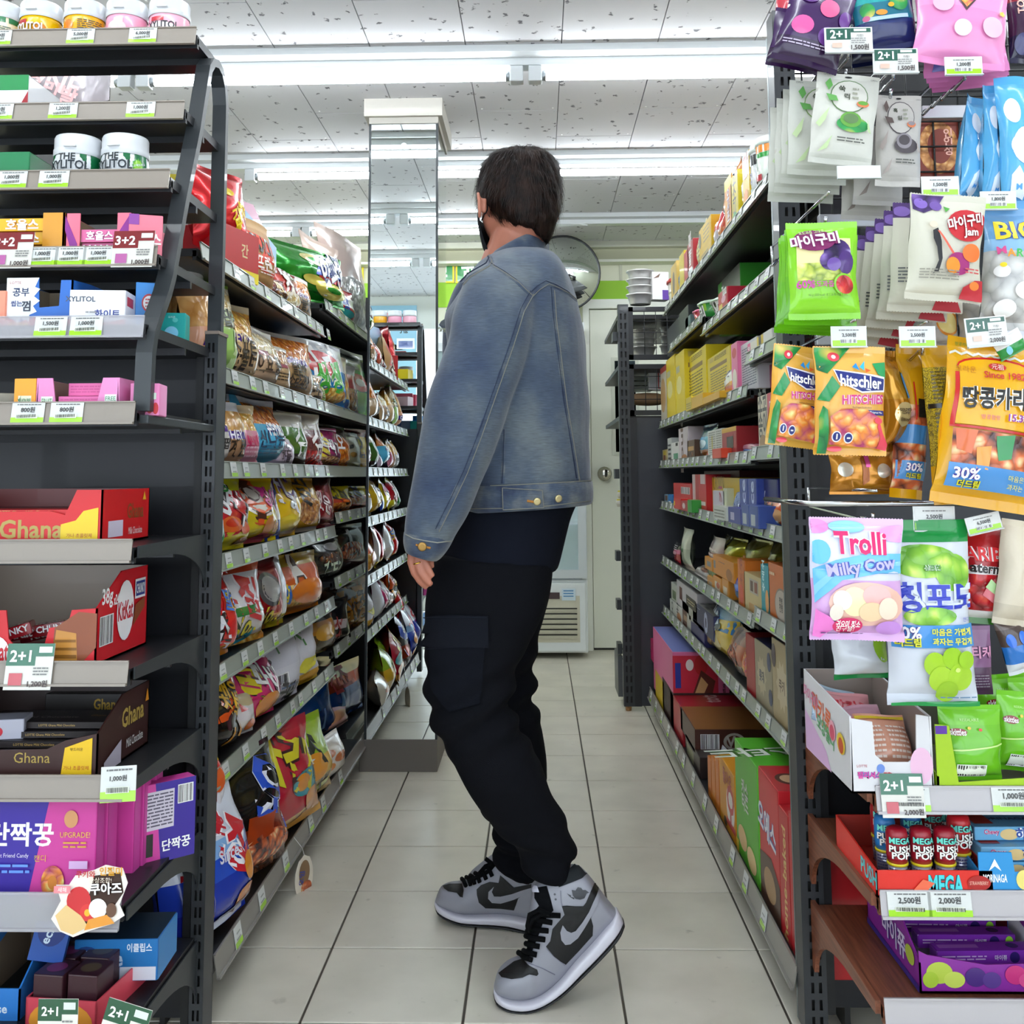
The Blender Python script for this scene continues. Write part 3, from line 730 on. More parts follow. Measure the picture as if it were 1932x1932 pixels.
# bent tube rack with its trays
def tg_(px, X0, Y, w=.052, h=None, **k): return (atY(px, 500, Y).x - X0, w, h, k)
U = [  # rail underside z, front y, right end x, tags (pixel centre, price)
 (1.768, 1.755, ((-2, '4,000원'), (154, '5,000원'), (271, '6,000원'))),
 (1.612, 1.705, ((0, '800원'), (121, '1,200원'), (267, '1,000원'))),
 (1.473, 1.645, ((25, '1,000원'), (104, '1,000원'))),
 (1.333, 1.60, ((83, '1,000원'), (135, '1,000원'), (188, '1,000원'))),
 (1.213, 1.555, ((98, '1,500원'), (165, '1,000원'))),
 (1.078, 1.53, ((55, '800원'), (128, '800원')))]
for i, (z, y, tg) in enumerate(U):
 xr = sx; X0 = -1.46
 px0 = 500
 tags = [(atY(p, [62, 205, 333, 478, 611, 777][i], y).x - X0, .050, None, dict(price=pr, big=True)) for p, pr in tg]
 if i == 3:
  tags += [(atY(253, 470, y).x - X0, .066, .062, dict(promo=('7d2226', '3+2'), price='1,000원', dz=.011)), (atY(26, 470, y).x - X0, .066, .062, dict(promo=('7d2226', '3+2'), price='1,000원', dz=.011))]
 s, _ = shelf(le, (X0, y), (xr, y), (0, 1), z, 1.895 - y, RC if i != 4 else glass('clear_rail', 'c8c6cc', .1, .45), tags, DK2, rh=.036, name='tray_shelf' if i < 5 else 'shelf')
fp = [atY(365, 108, 1.83), atY(361, 160, 1.80), atY(352, 260, 1.76), atY(330, 400, 1.70), atY(311, 515, 1.645), atY(296, 555, 1.625), atY(252, 615, 1.585), atY(241, 655, 1.575), atY(238, 760, 1.565)]
X_ = -.606
def bar(par, pts, w, d, m_, name):
 g = MB(O)
 P = [Vector(p) for p in pts]
 for i, p in enumerate(P): p.x = X_
 vs = []; fs = []
 for i, p in enumerate(P):
  t = (P[min(i + 1, len(P) - 1)] - P[max(i - 1, 0)]).normalized(); s = Vector((0, -t.z, t.y))
  for a, b_ in ((-1, -1), (1, -1), (1, 1), (-1, 1)): vs.append(p + Vector((a * w / 2, 0, 0)) + s * (b_ * d / 2))
 for i in range(len(P) - 1):
  for k in range(4): fs.append((i * 4 + k, i * 4 + (k + 1) % 4, (i + 1) * 4 + (k + 1) % 4, (i + 1) * 4 + k))
 fs += [(0, 1, 2, 3), (len(P) * 4 - 4, len(P) * 4 - 3, len(P) * 4 - 2, len(P) * 4 - 1)]
 g.add(vs, fs, m_); o = g.build(name, par); fixnormals(o); return o
pts = [(0, 1.90, 1.085), (0, 1.90, 1.70)]
def rackframe():
 arc = [(0, 1.905, 1.088), (0, 1.905, 1.71), (0, 1.895, 1.745), (0, 1.875, 1.765), (0, 1.85, 1.772), (0, 1.825, 1.765), (0, 1.805, 1.745), (0, 1.795, 1.715),
 (0, 1.76, 1.61), (0, 1.695, 1.46), (0, 1.645, 1.325), (0, 1.628, 1.295), (0, 1.59, 1.245), (0, 1.575, 1.222), (0, 1.566, 1.19), (0, 1.562, 1.10)]
 return arc
bar(le, rackframe(), .026, .016, GR, 'tube_frame')
g = MB(O); g.box(-1.46, 1.55, 1.08, X_ + .013, 1.905, 1.094, GR, bev=.002); g.build('base_frame', le)
X_ = -1.455; bar(le, rackframe(), .026, .016, GR, 'tube_frame')
# ---------------- left aisle shelving
la = empty('aisle_shelving', (-.9, 3.1, 0), 'long dark shelving of snack bags on the left side of the aisle', 'shelving'); O = la.location
RG = '8e9489'
g = MB(O); g.box(-1.04, 1.935, .1, -1.02, 4.3, 1.75, mat('17181b')); g.build('back_panel', la)
for y in (1.94, 3.23, 4.28): g = MB(O); g.box(-1.02, y, 0, -.99, y + .03, 1.75, DK); g.build('post', la)
def tags_auto(L, n, seed, w=.042):
 r = random.Random(seed); return [((i + .3 + .4 * r.random()) * L / n, w, None, dict(price='x')) for i in range(n)]
LZ = {0: 1.424, 1: 1.193, 2: .995, 3: .803, 4: .577, 5: .369, 6: .085}
LZ2 = {0: 1.513, 1: 1.193, 2: .995, 3: .843, 4: .633, 5: .414, 6: .085}
FX = -.66
g = MB(O); g.box(-1.03, 4.285, .05, -.60, 4.30, 1.75, mat('1c1d21')); g.build('end_panel', la)
for k in range(6):
 same = k in (1, 2)
 shelf(la, (FX, 1.97), (FX, 4.28 if same else (3.13 if k == 0 else 3.35)), (-1, 0), LZ[k], .33, RG, tags_auto(1.3, 9, k), DK)
 if not same: shelf(la, (FX, 3.15 if k == 0 else 3.36), (FX, 4.28), (-1, 0), LZ2[k], .33, RG, tags_auto(.6, 4, k + 9), DK)
shelf(la, (-.60, 1.97), (-.60, 3.58), (-1, 0), LZ[6] - .005, .40, '85817b', tags_auto(1.3, 6, 77, .045), DK, rh=.045, name='base_shelf')
shelf(la, (FX, 3.60), (FX, 4.28), (-1, 0), LZ[6], .34, RG, (), DK, name='base_shelf')
g = MB(O); g.box(-.70, 1.97, 0, -.69, 4.28, .085, mat('1a1a1c')); g.build('kick_plate', la)
# ---------------- right aisle shelving
ra = empty('aisle_shelving', (.8, 3.1, 0), 'long dark shelving of boxed snacks on the right side of the aisle', 'shelving'); O = ra.location
g = MB(O); g.box(.90, 1.98, .1, .92, 4.45, 1.9, mat('17181b')); g.build('back_panel', ra)
for y in (2.0, 2.58, 3.22, 4.42): g = MB(O); g.box(.87, y, 0, .90, y + .03, 1.9, DK); g.build('post', ra)
BX = .53
RZ = {0: [(2.0, 4.2, 1.645)], 1: [(2.0, 3.25, 1.433), (3.25, 4.06, 1.476)], 2: [(2.0, 2.59, 1.268), (2.59, 4.45, 1.190)], 3: [(2.0, 2.56, 1.030), (2.56, 4.45, 1.022)],
 4: [(2.0, 4.45, .850)], 5: [(2.0, 2.58, .642), (2.58, 4.45, .620)], 6: [(2.0, 4.45, .412)]}
for k, L in RZ.items():
 for (y0, y1, z) in L:
  shelf(ra, (BX, y1), (BX, y0), (1, 0), z, .34, '8f958c', tags_auto(y1 - y0, max(3, int((y1 - y0) * 8)), k + 40), DK if k else DK2, rh=.034)
shelf(ra, (.46, 4.42), (.46, 1.97), (1, 0), .068, .40, '85817b', tags_auto(2.3, 12, 99, .045), DK, rh=.045, name='base_shelf')
g = MB(O); g.box(.545, 1.97, 0, .555, 4.42, .085, mat('1a1a1c')); g.build('kick_plate', ra)
# ---------------- far wire-sided unit behind it
fu = empty('wire_side_unit', (.6, 4.7, 0), 'dark grey shelving unit with wire mesh side panels at far end of right aisle', 'shelving'); O = fu.location
FY = 4.47
zt = atY(1180, 575, FY).z; zm = atY(1180, 788, FY).z; zl = atY(1180, 683, FY).z; fx = .358
g = MB(O); upright(g, fx, FY, .046, .04, 0.02, zt, UP, .042, ((.2, .38), (.6, .78))); g.build('upright', fu)
g = MB(O); g.box(fx + .046, FY + .012, .02, .95, FY + .022, zm, mat('3a3c43', 'paint')); g.box(fx + .046, FY, .02, fx + .075, FY + .03, zm, DK2); g.build('side_panel', fu)
for (a, b_) in ((zl + .01, zt - .01), (zm + .01, zl - .01)):
 g = MB(O)
 g.box(fx + .046, FY, a, .95, FY + .018, a + .022, DK2); g.box(fx + .046, FY, b_ - .02, .95, FY + .018, b_, DK2); g.box(fx + .046, FY, a, fx + .066, FY + .018, b_, DK2)
 g.build('panel_frame', fu)
 for i in range(1, 12):
  x = fx + .066 + .05 * i
  if x < .94: g = MB(O); g.tube([(x, FY + .008, a), (x, FY + .008, b_)], .0018, DK, 6); g.build('mesh_wire', fu)
 z = a + .07
 while z < b_ - .03: g = MB(O); g.tube([(fx + .05, FY + .006, z), (.95, FY + .006, z)], .0018, DK, 6); g.build('mesh_wire', fu); z += .05
for z in (zt - .06, zl - .03, zm - .01): g = MB(O); g.box(fx, FY + .02, z, .95, FY + .9, z + .018, DK2); g.build('shelf', fu)
for py in (628, 890, 1047, 1140, 1224):
 z = atY(1170, py, FY).z; g = MB(O); g.box(fx - .020, FY + .05, z - .03, fx, FY + .13, z + .012, GR); g.build('side_shelf', fu)
g = MB(O); g.box(fx - .02, FY + .05, .05, fx, FY + .25, .22, mat('55585c', 'paint')); g.build('base_box', fu)
g = MB(O); g.lathe([(.012, 0), (.014, .02)], (fx + .02, FY + .02, 0), mat('a87a4a'), 12); g.build('foot', fu)
# ---------------- right end stand
re_ = empty('end_shelving', (.85, 1.92, 0), 'dark grey end stand on the right with hooks above brown wooden shelves', 'shelving'); O = re_.location
RY = 1.92; rx = .462
g = MB(O); upright(g, rx, RY, .04, .05, 0.02, 1.89, UP, .0285, ((.30, .44), (.64, .78))); g.build('upright', re_)
g = MB(O); g.box(rx, RY + .051, .02, rx + .006, RY + .06, 1.86, mat('7d878a', 'metal')); g.build('edge_trim', re_)
g = MB(O); g.box(rx + .045, RY + .03, .05, 1.35, RY + .045, 1.22, PAN); g.box(rx + .041, RY + .004, .05, rx + .055, RY + .03, 1.22, mat('121316')); g.build('back_panel', re_)
for k in range(18): g = MB(O); g.tube([(rx + .06 + .05 * k, RY + .03, 1.22), (rx + .06 + .05 * k, RY + .03, 1.88)], .002, mat('101112', 'paint'), 6); g.build('grid_wire', re_)
for k in range(14): g = MB(O); g.tube([(rx + .04, RY + .027, 1.225 + .05 * k), (1.35, RY + .027, 1.225 + .05 * k)], .002, mat('101112', 'paint'), 6); g.build('grid_wire', re_)
g = MB(O); upright(g, 1.31, RY, .04, .05, 0.02, 1.89, UP, .0285, ((.30, .44), (.64, .78))); g.build('upright', re_)
g = MB(O); g.box(.56, 1.99, 1.2, 1.345, 2.0, 1.86, mat('141518', 'paint')); g.build('dark_backboard', re_)
ch = mat('c9cace', 'chrome')
for z, x0 in ((atY(1790, 217, 1.85).z, atY(1733, 217, 1.85).x), (atY(1640, 420, 1.85).z, atY(1540, 420, 1.85).x), (atY(1700, 640, 1.85).z, .50)):
 g = MB(O); g.box(x0, RY - .09, z - .012, 1.3, RY - .075, z + .012, mat('b9bac0', 'metal'), bev=.002); g.build('cross_bar', re_)
for z in (atY(1700, 950, 1.60).z,):
 g = MB(O); g.tube([(atY(1531, 950, 1.60).x, RY, z), (atY(1531, 950, 1.60).x, 1.60, z), (1.25, 1.60, z)], .0045, ch, 8); g.build('rail_rod', re_)
 g = MB(O); g.box(.50, 1.60, z - .10, .503, 1.62, z - .02, ch); g.build('rail_bracket', re_)
WD = new_mat('brown_wood');
nt, b = WD[1], WD[2]; tc = N(nt, 'ShaderNodeTexCoord'); mp = N(nt, 'ShaderNodeMapping'); mp.inputs['Scale'].default_value = (60, 3, 60); nz = N(nt, 'ShaderNodeTexNoise'); nz.inputs['Scale'].default_value = 3; nz.inputs['Detail'].default_value = 6
cr = N(nt, 'ShaderNodeValToRGB'); cr.color_ramp.elements[0].color = lin('5e3524'); cr.color_ramp.elements[1].color = lin('8a5138'); cr.color_ramp.elements[0].position = .3; cr.color_ramp.elements[1].position = .7
nt.links.new(tc.outputs['Object'], mp.inputs[0]); nt.links.new(mp.outputs[0], nz.inputs['Vector']); nt.links.new(nz.outputs[0], cr.inputs[0]); nt.links.new(cr.outputs[0], b.inputs['Base Color']); b.inputs['Roughness'].default_value = .4
WD = WD[0]
rs = .474
for z, tg in ((.508, [(1712, '2,000원', 1500), (1910, '1,000원', 1500)]), (.363, [(1714, '2,500원', 1700), (1790, '2,000원', 1700)]), (.215, [])):
 tags = [(atY(p, py, 1.56).x - (rs + .014), .062, None, dict(price=pr, big=True)) for p, pr, py in tg]
 if z > .5: tags += [(atY(1700, 1480, 1.56).x - (rs + .014), .062, .060, dict(promo=('2c6b52', '2+1'), price='2,000원', dz=.006))][:1]
 s, _ = shelf(re_, (rs + .014, 1.56), (1.33, 1.56), (0, 1), z, .35, 'b4afb2', tags, WD, rh=.038, thick=.018)
 bracket(re_, rs + .004, 1.57, RY, z + .03, WD, th=.008, drop=.09)
# ------------------------------------------------------------------ goods on the left end stand
def onpx(x0, x1, ytop, Y, z):        # width, centre and height of something standing at depth Y on height z
 a, b_ = atY(x0, ytop, Y), atY(x1, ytop, Y); return (a.x + b_.x) / 2, b_.x - a.x, (a.z + b_.z) / 2 - z
# top tray: five tubs
zt = 1.768 + .023
for x, band, its, lb in ((2, 'eee0c4', [('r', 0, .75, 1, 1, '2a7a4a'), ('lines', .3, .2, .8, .6, 5, '4a6a5a')], 'white lidded gum tub with green and cream band, leftmost on the top tray'),
 (78, 'e8b800', [('e', .62, .45, .1, .2, 'e88a1a'), ('r', .16, .62, .42, .82, 'b8242a'), ('t', .45, .5, .12, 'XYLITOL', 'fff', 0, '8a5a10', .5)], 'white lidded gum tub with yellow band lettered on its front'),
 (161, 'f0b01a', [('e', .35, .55, .1, .25, 'e8801a'), ('lines', .52, .2, .9, .8, 7, '3a3a3a')], 'white lidded gum tub, yellow with small print turned outward'),
 (240, 'f0a4be', [('e', .45, .4, .16, .3, 'f6d0dc'), ('r', .42, .5, .56, .8, 'e4dce2')], 'white lidded gum tub with plain pink band'),
 (320, 'f2b2c6', [('r', .3, .66, .52, .84, 'c02a3a'), ('e', .48, .3, .28, .3, 'fbeef2'), ('t', .5, .48, .12, 'XYLITOL', '2a2a30', 0, None, .5)], 'white lidded gum tub with pink band and dark lettering, rightmost on top tray')):
 p = atY(x, 40, 1.80); tub('gum_tub', lb, (p.x, 1.80, zt), .0375, .075, .030, band, its, group='gum tubs on the top tray', squat=False)
# second tray: box, curved sign beyond
z = 1.612 + .023
cx, w, h = onpx(-60, 60, 146, 1.74, z)
box('gum_box', 'green topped white carton end with red corner on second tray', 'box', (cx, 1.73, z), 0, w, .12, h, 'e6e4ea', {'F': (None, [('r', 0, .62, 1, 1, '1f8a4a'), ('p', [(.8, 0), (1, 0), (1, .6)], 'a8202c'), ('t', .72, .2, .1, 'LOTTE', 'a02030')]), 'T': ('1f9a55', [])})
for k in range(2): box('gum_carton', ['flat green gum carton lying on second tray beside the white box', 'flat dark red gum carton lying on second tray'][k], 'box', (-.80 + .08 * k, 1.75, z), 0, .07, .1, .012, ['1c6b40', '7a1c24'][k])
g = MB(); pts = []
a0, a1 = atY(45, 150, 2.5), atY(222, 188, 2.5); n = 14
for i in range(n + 1):
 t = i / n; x = a0.x + (a1.x - a0.x) * t; pts.append((x, 2.5 + .10 * math.cos(PI * t) * (t - .5), 0))
vs = [(x, y, zz_) for zz_ in (a1.z - .02, a0.z + .06) for x, y, _ in pts]
g.add(vs, [(i, i + 1, n + 2 + i, n + 1 + i) for i in range(n)], mat('a9a3a8', 'foil'), True)
g.add([(x, y + .004, zz_) for x, y, zz_ in vs], [(i + 1, i, n + 1 + i, n + 2 + i) for i in range(n)], mat('a9a3a8', 'foil'), True)
o = g.build('hanging_sign'); tag(o, 'curved silvery hanging sign with pink lettering behind second tray', 'sign')
tx = MB(); prints(tx, tx, [('t', .42, .55, .22, 'ONE', 'f0b8b8', -.35), ('t', .2, .4, .2, '돈돈 유리발', 'e8a0a0', -.35)], lambda u, v, e: Vector((a0.x + (a1.x - a0.x) * u, 2.5 - .06 - e, a1.z + (a0.z - a1.z) * v)), a1.x - a0.x, a0.z - a1.z)
tx.build('lettering', o)
# third tray
z = 1.473 + .023
XI = [('r', 0, 0, 1, 1, '12683c'), ('e', .44, .45, .26, .6, 'd4d6d8'), ('t', .45, .86, .095, 'THE', '1c2428'), ('t', .47, .56, .125, 'XYLITOL', '16202a', 0, 'd4d6d8', .55)]
for x, its, lb, r_ in ((138, XI, 'white gum tub with green band lettered THE XYLITOL, left of the pair', .1), (228, XI + [('star', .82, .55, .085, .28, 12, '4aa82c'), ('e', .82, .55, .06, .2, '8cc83c'), ('t', .82, .58, .035, '비교해보세요', 'eef', .3)], 'white gum tub with green band and round bright green seal', -.1)):
 p = atY(x, 280, 1.68); tub('gum_tub', lb, (p.x, 1.70, z), .0395, .082, .034, 'eef0f2', its, r_, group='white and green gum tubs')
cx, w, h = onpx(-50, 62, 290, 1.68, z); box('gum_box', 'green gum carton with silver side at left of third tray', 'box', (cx, 1.67, z), 0, w, .08, h, '1c7c4c', {'F': ('1c7c4c', [('t', .6, .2, .1, '스피아민트', 'e6efe8')])})
box('gum_pack', 'clear wrapped gum pack leaning by the green carton', 'pack', (atY(85, 300, 1.70).x, 1.69, z), .5, .035, .05, .022, 'b9c4c0', kind='film')
for k, c in enumerate(('c02a30', '2a5aa8', 'b8342c', 'c8b02a')):
 box('candy_box', ['dark red sweets box standing at the back of third tray', 'blue sweets box standing at the back of third tray', 'red sweets box beside the blue one on third tray', 'yellow green sweets box far left of third tray'][k], 'box', (-.72 - .045 * k, 1.84, z), 0, .042, .03, .055, c, {'F': (c, [('e', .5, .5, .3, .3, 'e8a03a')])})
box('biscuit_box', 'yellow and green box behind the gum tubs', 'box', (atY(308, 300, 1.83).x, 1.80, z), .2, .07, .08, .052, 'e6cf1e', {'F': ('e6cf1e', [('p', [(0, .2), (.5, .4), (1, .1), (1, 0), (0, 0)], '7a3a1e'), ('e', .75, .7, .15, .15, '3aa83a')])})
# fourth tray: lozenge trays
z = 1.333 + .023
def lozenge(x0, x1, c, cc, txt, lb, Y=1.625, ytop=402, label2=None):
 cx, w, h = onpx(x0, x1, ytop, Y, z)
 tray('candy_tray', lb, 'box', (cx, Y, z), 0, w, .16, h, cc, 'a08a6a', [(0, 0), (1, 0), (1, 1), (.78, 1), (.78, .18), (.22, .18), (.22, 1), (0, 1)], label2)
 return cx, w, h
cx, w, h = lozenge(-60, 122, 0, 'd8952a', '', 'orange lozenge tray with cut-out front on fourth tray shelf')
for k in range(3): box('candy_pack', ['top yellow lozenge pack', 'middle yellow lozenge pack', 'bottom yellow lozenge pack'][k] + ' in the orange tray', 'pack', (cx + .008, 1.630 + .004 * k, z + .046 - .022 * k), 0, w * .52, .10, .021, 'e8a818', {'F': ('f0b41e', [('t', .5, .5, .23, '호올스', 'fff', 0, 'c88010')])}, group='yellow lozenge packs')
cx, w, h = lozenge(124, 250, 0, 'ee7088', '', 'pink lozenge tray with purple corner flashes and cut-out front', label2={'F': [('p', [(0, .62), (0, .95), (.19, .3), (.19, .0), (.13, 0)], '8a1c8a'), ('p', [(.80, .55), (.98, 1), (.98, .6), (.80, .1)], '8a1c8a')]})
for k in range(2): box('candy_pack', ['upper', 'lower'][k] + ' pink lozenge pack in the pink tray', 'pack', (cx, 1.630 + .004 * k, z + .026 - .022 * k), 0, w * .56, .10, .021, 'cf5b90', {'F': ('d8689a', [('t', .5, .5, .25, '호올스' if k == 0 else 'HALLS', 'fff', 0, 'a03070')])}, group='pink lozenge packs')
cx, w, h = onpx(250, 302, 405, 1.63, z); box('candy_box', 'tall pink lozenge box turned sideways at right of fourth tray', 'box', (cx, 1.63, z), .35, w * 1.15, .10, h, 'e8708c', {'F': ('e8788c', [('t', .5, .42, .4, '호올스', 'fff'), ('r', 0, .75, .3, 1, '8a3a9a')])})
tub('candy_tub', 'small purple tub at far left of fourth tray', (atY(8, 400, 1.8).x, 1.80, z), .03, .08, .02, '5a2a90', [])
box('sweets_box', 'pale pink box behind the bent tube on fourth tray', 'box', (atY(300, 480, 1.8).x, 1.80, z), .3, .06, .07, .05, 'd8b8c0')
# fifth tray
z = 1.213 + .020
cx, w, h = onpx(14, 138, 524, 1.59, z)
tray('gum_tray', 'blue red and white gum tray with starburst flap', 'box', (cx, 1.59, z), 0, w, .14, h, '1f66c0', 'b0a088', [(0, 0), (1, 0), (1, .95), (.82, .95), (.80, .45), (.5, .42), (.48, 1), (0, 1)],
 {'F': [('p', [(0, 0), (1, 0), (1, .2), (.8, .12), (.5, .25), (.2, .14), (0, .24)], 'cc2030'), ('p', [(0, .25), (.16, .18), (.18, .1), (.22, .2), (.36, .16), (.36, .28), (.47, .34), (.41, .45), (.51, .55), (.42, .64), (.51, .78), (.43, .82), (.49, 1), (0, 1)], 'f2f4f6'), ('t', .22, .72, .13, '공부', '1c2c5a'), ('t', .16, .5, .09, '씹는', '2c3c7a'), ('t', .31, .45, .16, '껌', '16223a'), ('t', .14, .9, .04, 'LOTTE', 'a02030'), ('t', .2, .08, .08, '껌이라면', 'f0c83a')]})
box('gum_box', 'salmon pink gum box cut off at left edge of fifth tray', 'box', (atY(-12, 560, 1.59).x, 1.585, z), 0, .045, .1, .062, 'f09478', {'F': ('f09478', [('r', 0, 0, 1, .25, 'c83040')])})
cx, w, h = onpx(137, 238, 548, 1.58, z)
box('gum_box', 'long white gum box lettered in blue with red foot', 'box', (cx, 1.575, z), .12, w, .07, h, 'eff0f6', {'F': ('f2f2f8', [('p', [(0, 0), (1, 0), (1, .22), (.6, .12), (.3, .3), (0, .2)], 'cc2638'), ('t', .68, .36, .16, '화이트', '2a3a8a'), ('t', .2, .75, .10, 'XYLITOL', '4a5060'), ('t', .25, .08, .08, '껌이라면', 'f0c83a'), ('lines', .3, .35, .5, .45, 1, '999')]), 'R': ('eceaf2', [('r', .1, .6, .6, .85, 'c02638')])})
box('gum_box', 'bright blue box leaning at the right end of fifth tray', 'box', (atY(278, 600, 1.64).x, 1.64, z - .002), .35, .038, .05, .085, '2a86d8', {'F': ('2f8ee0', [('e', .55, .6, .30, .18, 'c02430'), ('e', .55, .6, .24, .14, 'f0eef2'), ('lines', .4, .5, .7, .7, 3, 'c02430'), ('r', .5, .1, .9, .22, 'e8eef4')])})
box('wipes_pack', 'teal pack with pale tooth picture at right of fifth tray', 'pack', (atY(317, 625, 1.74).x, 1.74, z - .003), .15, .058, .04, .052, '1fa39b', {'F': ('1fa8a0', [('e', .1, .4, .14, .26, '1c4a8a'), ('e', .6, .32, .2, .22, '8ad4f0'), ('e', .7, .75, .08, .08, '5ac8c0'), ('t', .6, .85, .07, '오리온', 'dff')])})
box('white_cup', 'small white rolled pack behind the clear rail', 'pack', (atY(235, 600, 1.63).x, 1.62, z), 0, .03, .04, .035, 'e9e9ee')
# sixth shelf
z = 1.078 + .022
box('display_card', 'grey folded card at left edge of sixth shelf', 'card', (atY(2, 750, 1.56).x, 1.56, z), .4, .055, .02, .03, '8a8474')
cx, w, h = onpx(28, 69, 714, 1.555, z); box('candy_box', 'upright orange chew box with check mark', 'box', (cx, 1.555, z), 0, w, .12, h, 'f09c14', {'F': ('f2a01c', [('r', .2, .2, .8, .48, 'e4e0c4'), ('t', .5, .34, .16, 'GELATIN FREE', '2a7a4a', 0, None, .55), ('p', [(.18, .4), (.25, .3), (.36, .52), (.25, .36)], '2a7a4a')])})
cx, w, h = onpx(70, 226, 713, 1.555, z)
tray('candy_tray', 'pink chew tray with open cut-out front on sixth shelf', 'box', (cx, 1.555, z), 0, w, .13, h, 'e68ac0', 'b08a80', [(0, 0), (1, 0), (.98, 1), (.80, 1), (.72, .1), (.24, .1), (.19, 1), (.02, 1)],
 {'F': [('r', .06, .1, .2, .45, 'e6f0dc'), ('t', .13, .3, .07, 'FRUIT', '2a7a4a', 0, None, .12), ('r', .83, .25, .97, .5, 'e4eee4'), ('t', .9, .38, .05, 'FREE', '2a7a4a', 0, None, .12)]})
for k in range(2): box('candy_pack', ['upper', 'lower'][k] + ' hot pink chew pack in the pink tray', 'pack', (cx + .01 - .006 * k, 1.562 + .02 * (1 - k), z + .004 + .022 * (1 - k)), 0, w * .58, .09, .020, 'e05aa0', {'F': ('e566a8', [('lines', .05, .2, .95, .85, 3, 'd04a90'), ('r', .7, .1, .85, .35, 'e8b0d8')])}, group='pink chew packs')
box('candy_box', 'pink box with strawberries behind the bent tube', 'box', (atY(273, 760, 1.57).x, 1.570, z - .006), .12, .044, .05, .050, 'ee82bc', {'F': ('ee86be', [('e', .45, .22, .12, .2, 'c8242c'), ('e', .68, .26, .12, .2, 'cc2a2a'), ('e', .88, .22, .1, .18, 'c8242c'), ('p', [(.35, .42), (.55, .42), (.45, .34)], '2a8a3a'), ('t', .18, .3, .3, 'lla', 'c8242c'), ('r', .75, .5, .9, .7, 'd8e8d8')])})
# first wide shelf: red milk chocolate tray
z = .872 + .024
GO = 'b59a4a'
cx, w, h = onpx(-150, 197, 925, 1.57, z)
tray('chocolate_tray', 'red chocolate tray with gold lettering and yellow patch', 'box', (cx, 1.565, z), 0, w, .19, h, 'd2141c', '6a2a2a', [(0, 0), (1, 0), (1, 1), (.86, 1), (.80, .55), (.72, .62), (0, .60)],
 {'F': [('t', .62, .3, .10, 'Ghana', GO, 0, None, .44), ('p', [(.78, 0), (.98, 0), (.98, .68), (.9, .62), (.86, .45), (.78, .38)], 'ecc81c'), ('t', .88, .18, .022, '가나 초콜릿제', 'b02020', 0, None, .16)],
 'R': [('r', .12, .12, .42, .42, 'd8cde0'), ('t', .68, .58, .13, 'Ghana', '8e4a22', 0, None, .36), ('t', .68, .2, .06, 'Milk Chocolate', 'f4e8ea', 0, None, .3), ('p', [(.82, .78), (.86, .95), (.9, .78)], 'f0b02a')]})
for k in range(2): box('chocolate_bar', ['front flat red chocolate bar lying in the red tray', 'rear dark wrapped chocolate bar lying in the red tray'][k], 'chocolate', (cx - .01, 1.572 + .09 * k, z + h * .62 - .006), 0, w * .92, .085, .008, ['d81c22', '5a1a1c'][k], {'F': (['d81c22', '5a1a1c'][k], [('t', .62, .5, .02, 'LOTTE Ghana Milk Chocolate', 'e4b86a')])})
# second: red wafer bar tray
z = .694 + .024
cx, w, h = onpx(-150, 190, 1087, 1.57, z)
tray('wafer_tray', 'red wafer bar tray with broken open front and wafer picture', 'box', (cx, 1.562, z), 0, w, .20, h, 'd21c28', '9a8c80', [(0, 0), (1, 0), (1, .64), (.86, .62), (.84, .45), (.74, .42), (.70, .1), (.60, .1), (.52, .3), (.50, .62), (0, .62)],
 {'F': [('p', [(.76, .02), (.92, .02), (1, .2), (1, .58), (.9, .6), (.77, .42)], '8e4a2a'), ('p', [(.76, .03), (.90, .03), (.89, .36), (.78, .40)], 'c88a3a'), ('r', .765, .08, .895, .12, '8a5a1a'), ('r', .765, .17, .895, .2, '8a5a1a'), ('r', .77, .26, .89, .29, '8a5a1a'), ('e', .44, .14, .09, .2, 'f6f2f4'), ('t', .44, .16, .10, 'KitKat', 'cc1c28', 0, None, .17)],
 'R': [('t', .18, .72, .16, '38g', 'fff', 0, None, .2), ('t', .34, .68, .08, 'x24', 'fff', 0, None, .1), ('bc', .05, .2, .28, .52), ('e', .52, .52, .17, .36, 'f6f2f4'), ('t', .52, .52, .15, 'KitKat', 'cc1c28', 0, None, .3), ('r', .70, .62, .92, .86, 'f2f2f6'), ('r', .715, .65, .905, .83, '2c3a8a'), ('t', .81, .74, .08, 'CHUNKY', 'fff', 0, None, .17), ('p', [(.66, .3), (.9, .5), (.9, .62), (.7, .55)], '8e4a2a')]})
for k in range(3):
 box('wafer_bar', ['front red wafer bar tilted in the open tray', 'middle dark red wafer bar lying in the tray', 'rear dark red wafer bar near the tray corner'][k], 'chocolate', (cx + [-.045, .01, .04][k], 1.60 + .035 * k, z + [.022, .030, .030][k]), [.25, .1, .3][k], .13, .035, .018,
 ['a01c24', '8a1620', '7c1420'][k], {'F': (['a8202a', '8a1620', '7c1420'][k], [('t', .3, .5, .10, 'KitKat', 'fff'), ('t', .75, .6, .08, 'CHUNKY', 'fff')]), 'T': ('9a1a24', [('t', .65, .4, .09, 'CHUNKY', 'fff')])}, roll=[-.28, -.15, -.2][k], kind='film', group='red wafer bars in the open tray')
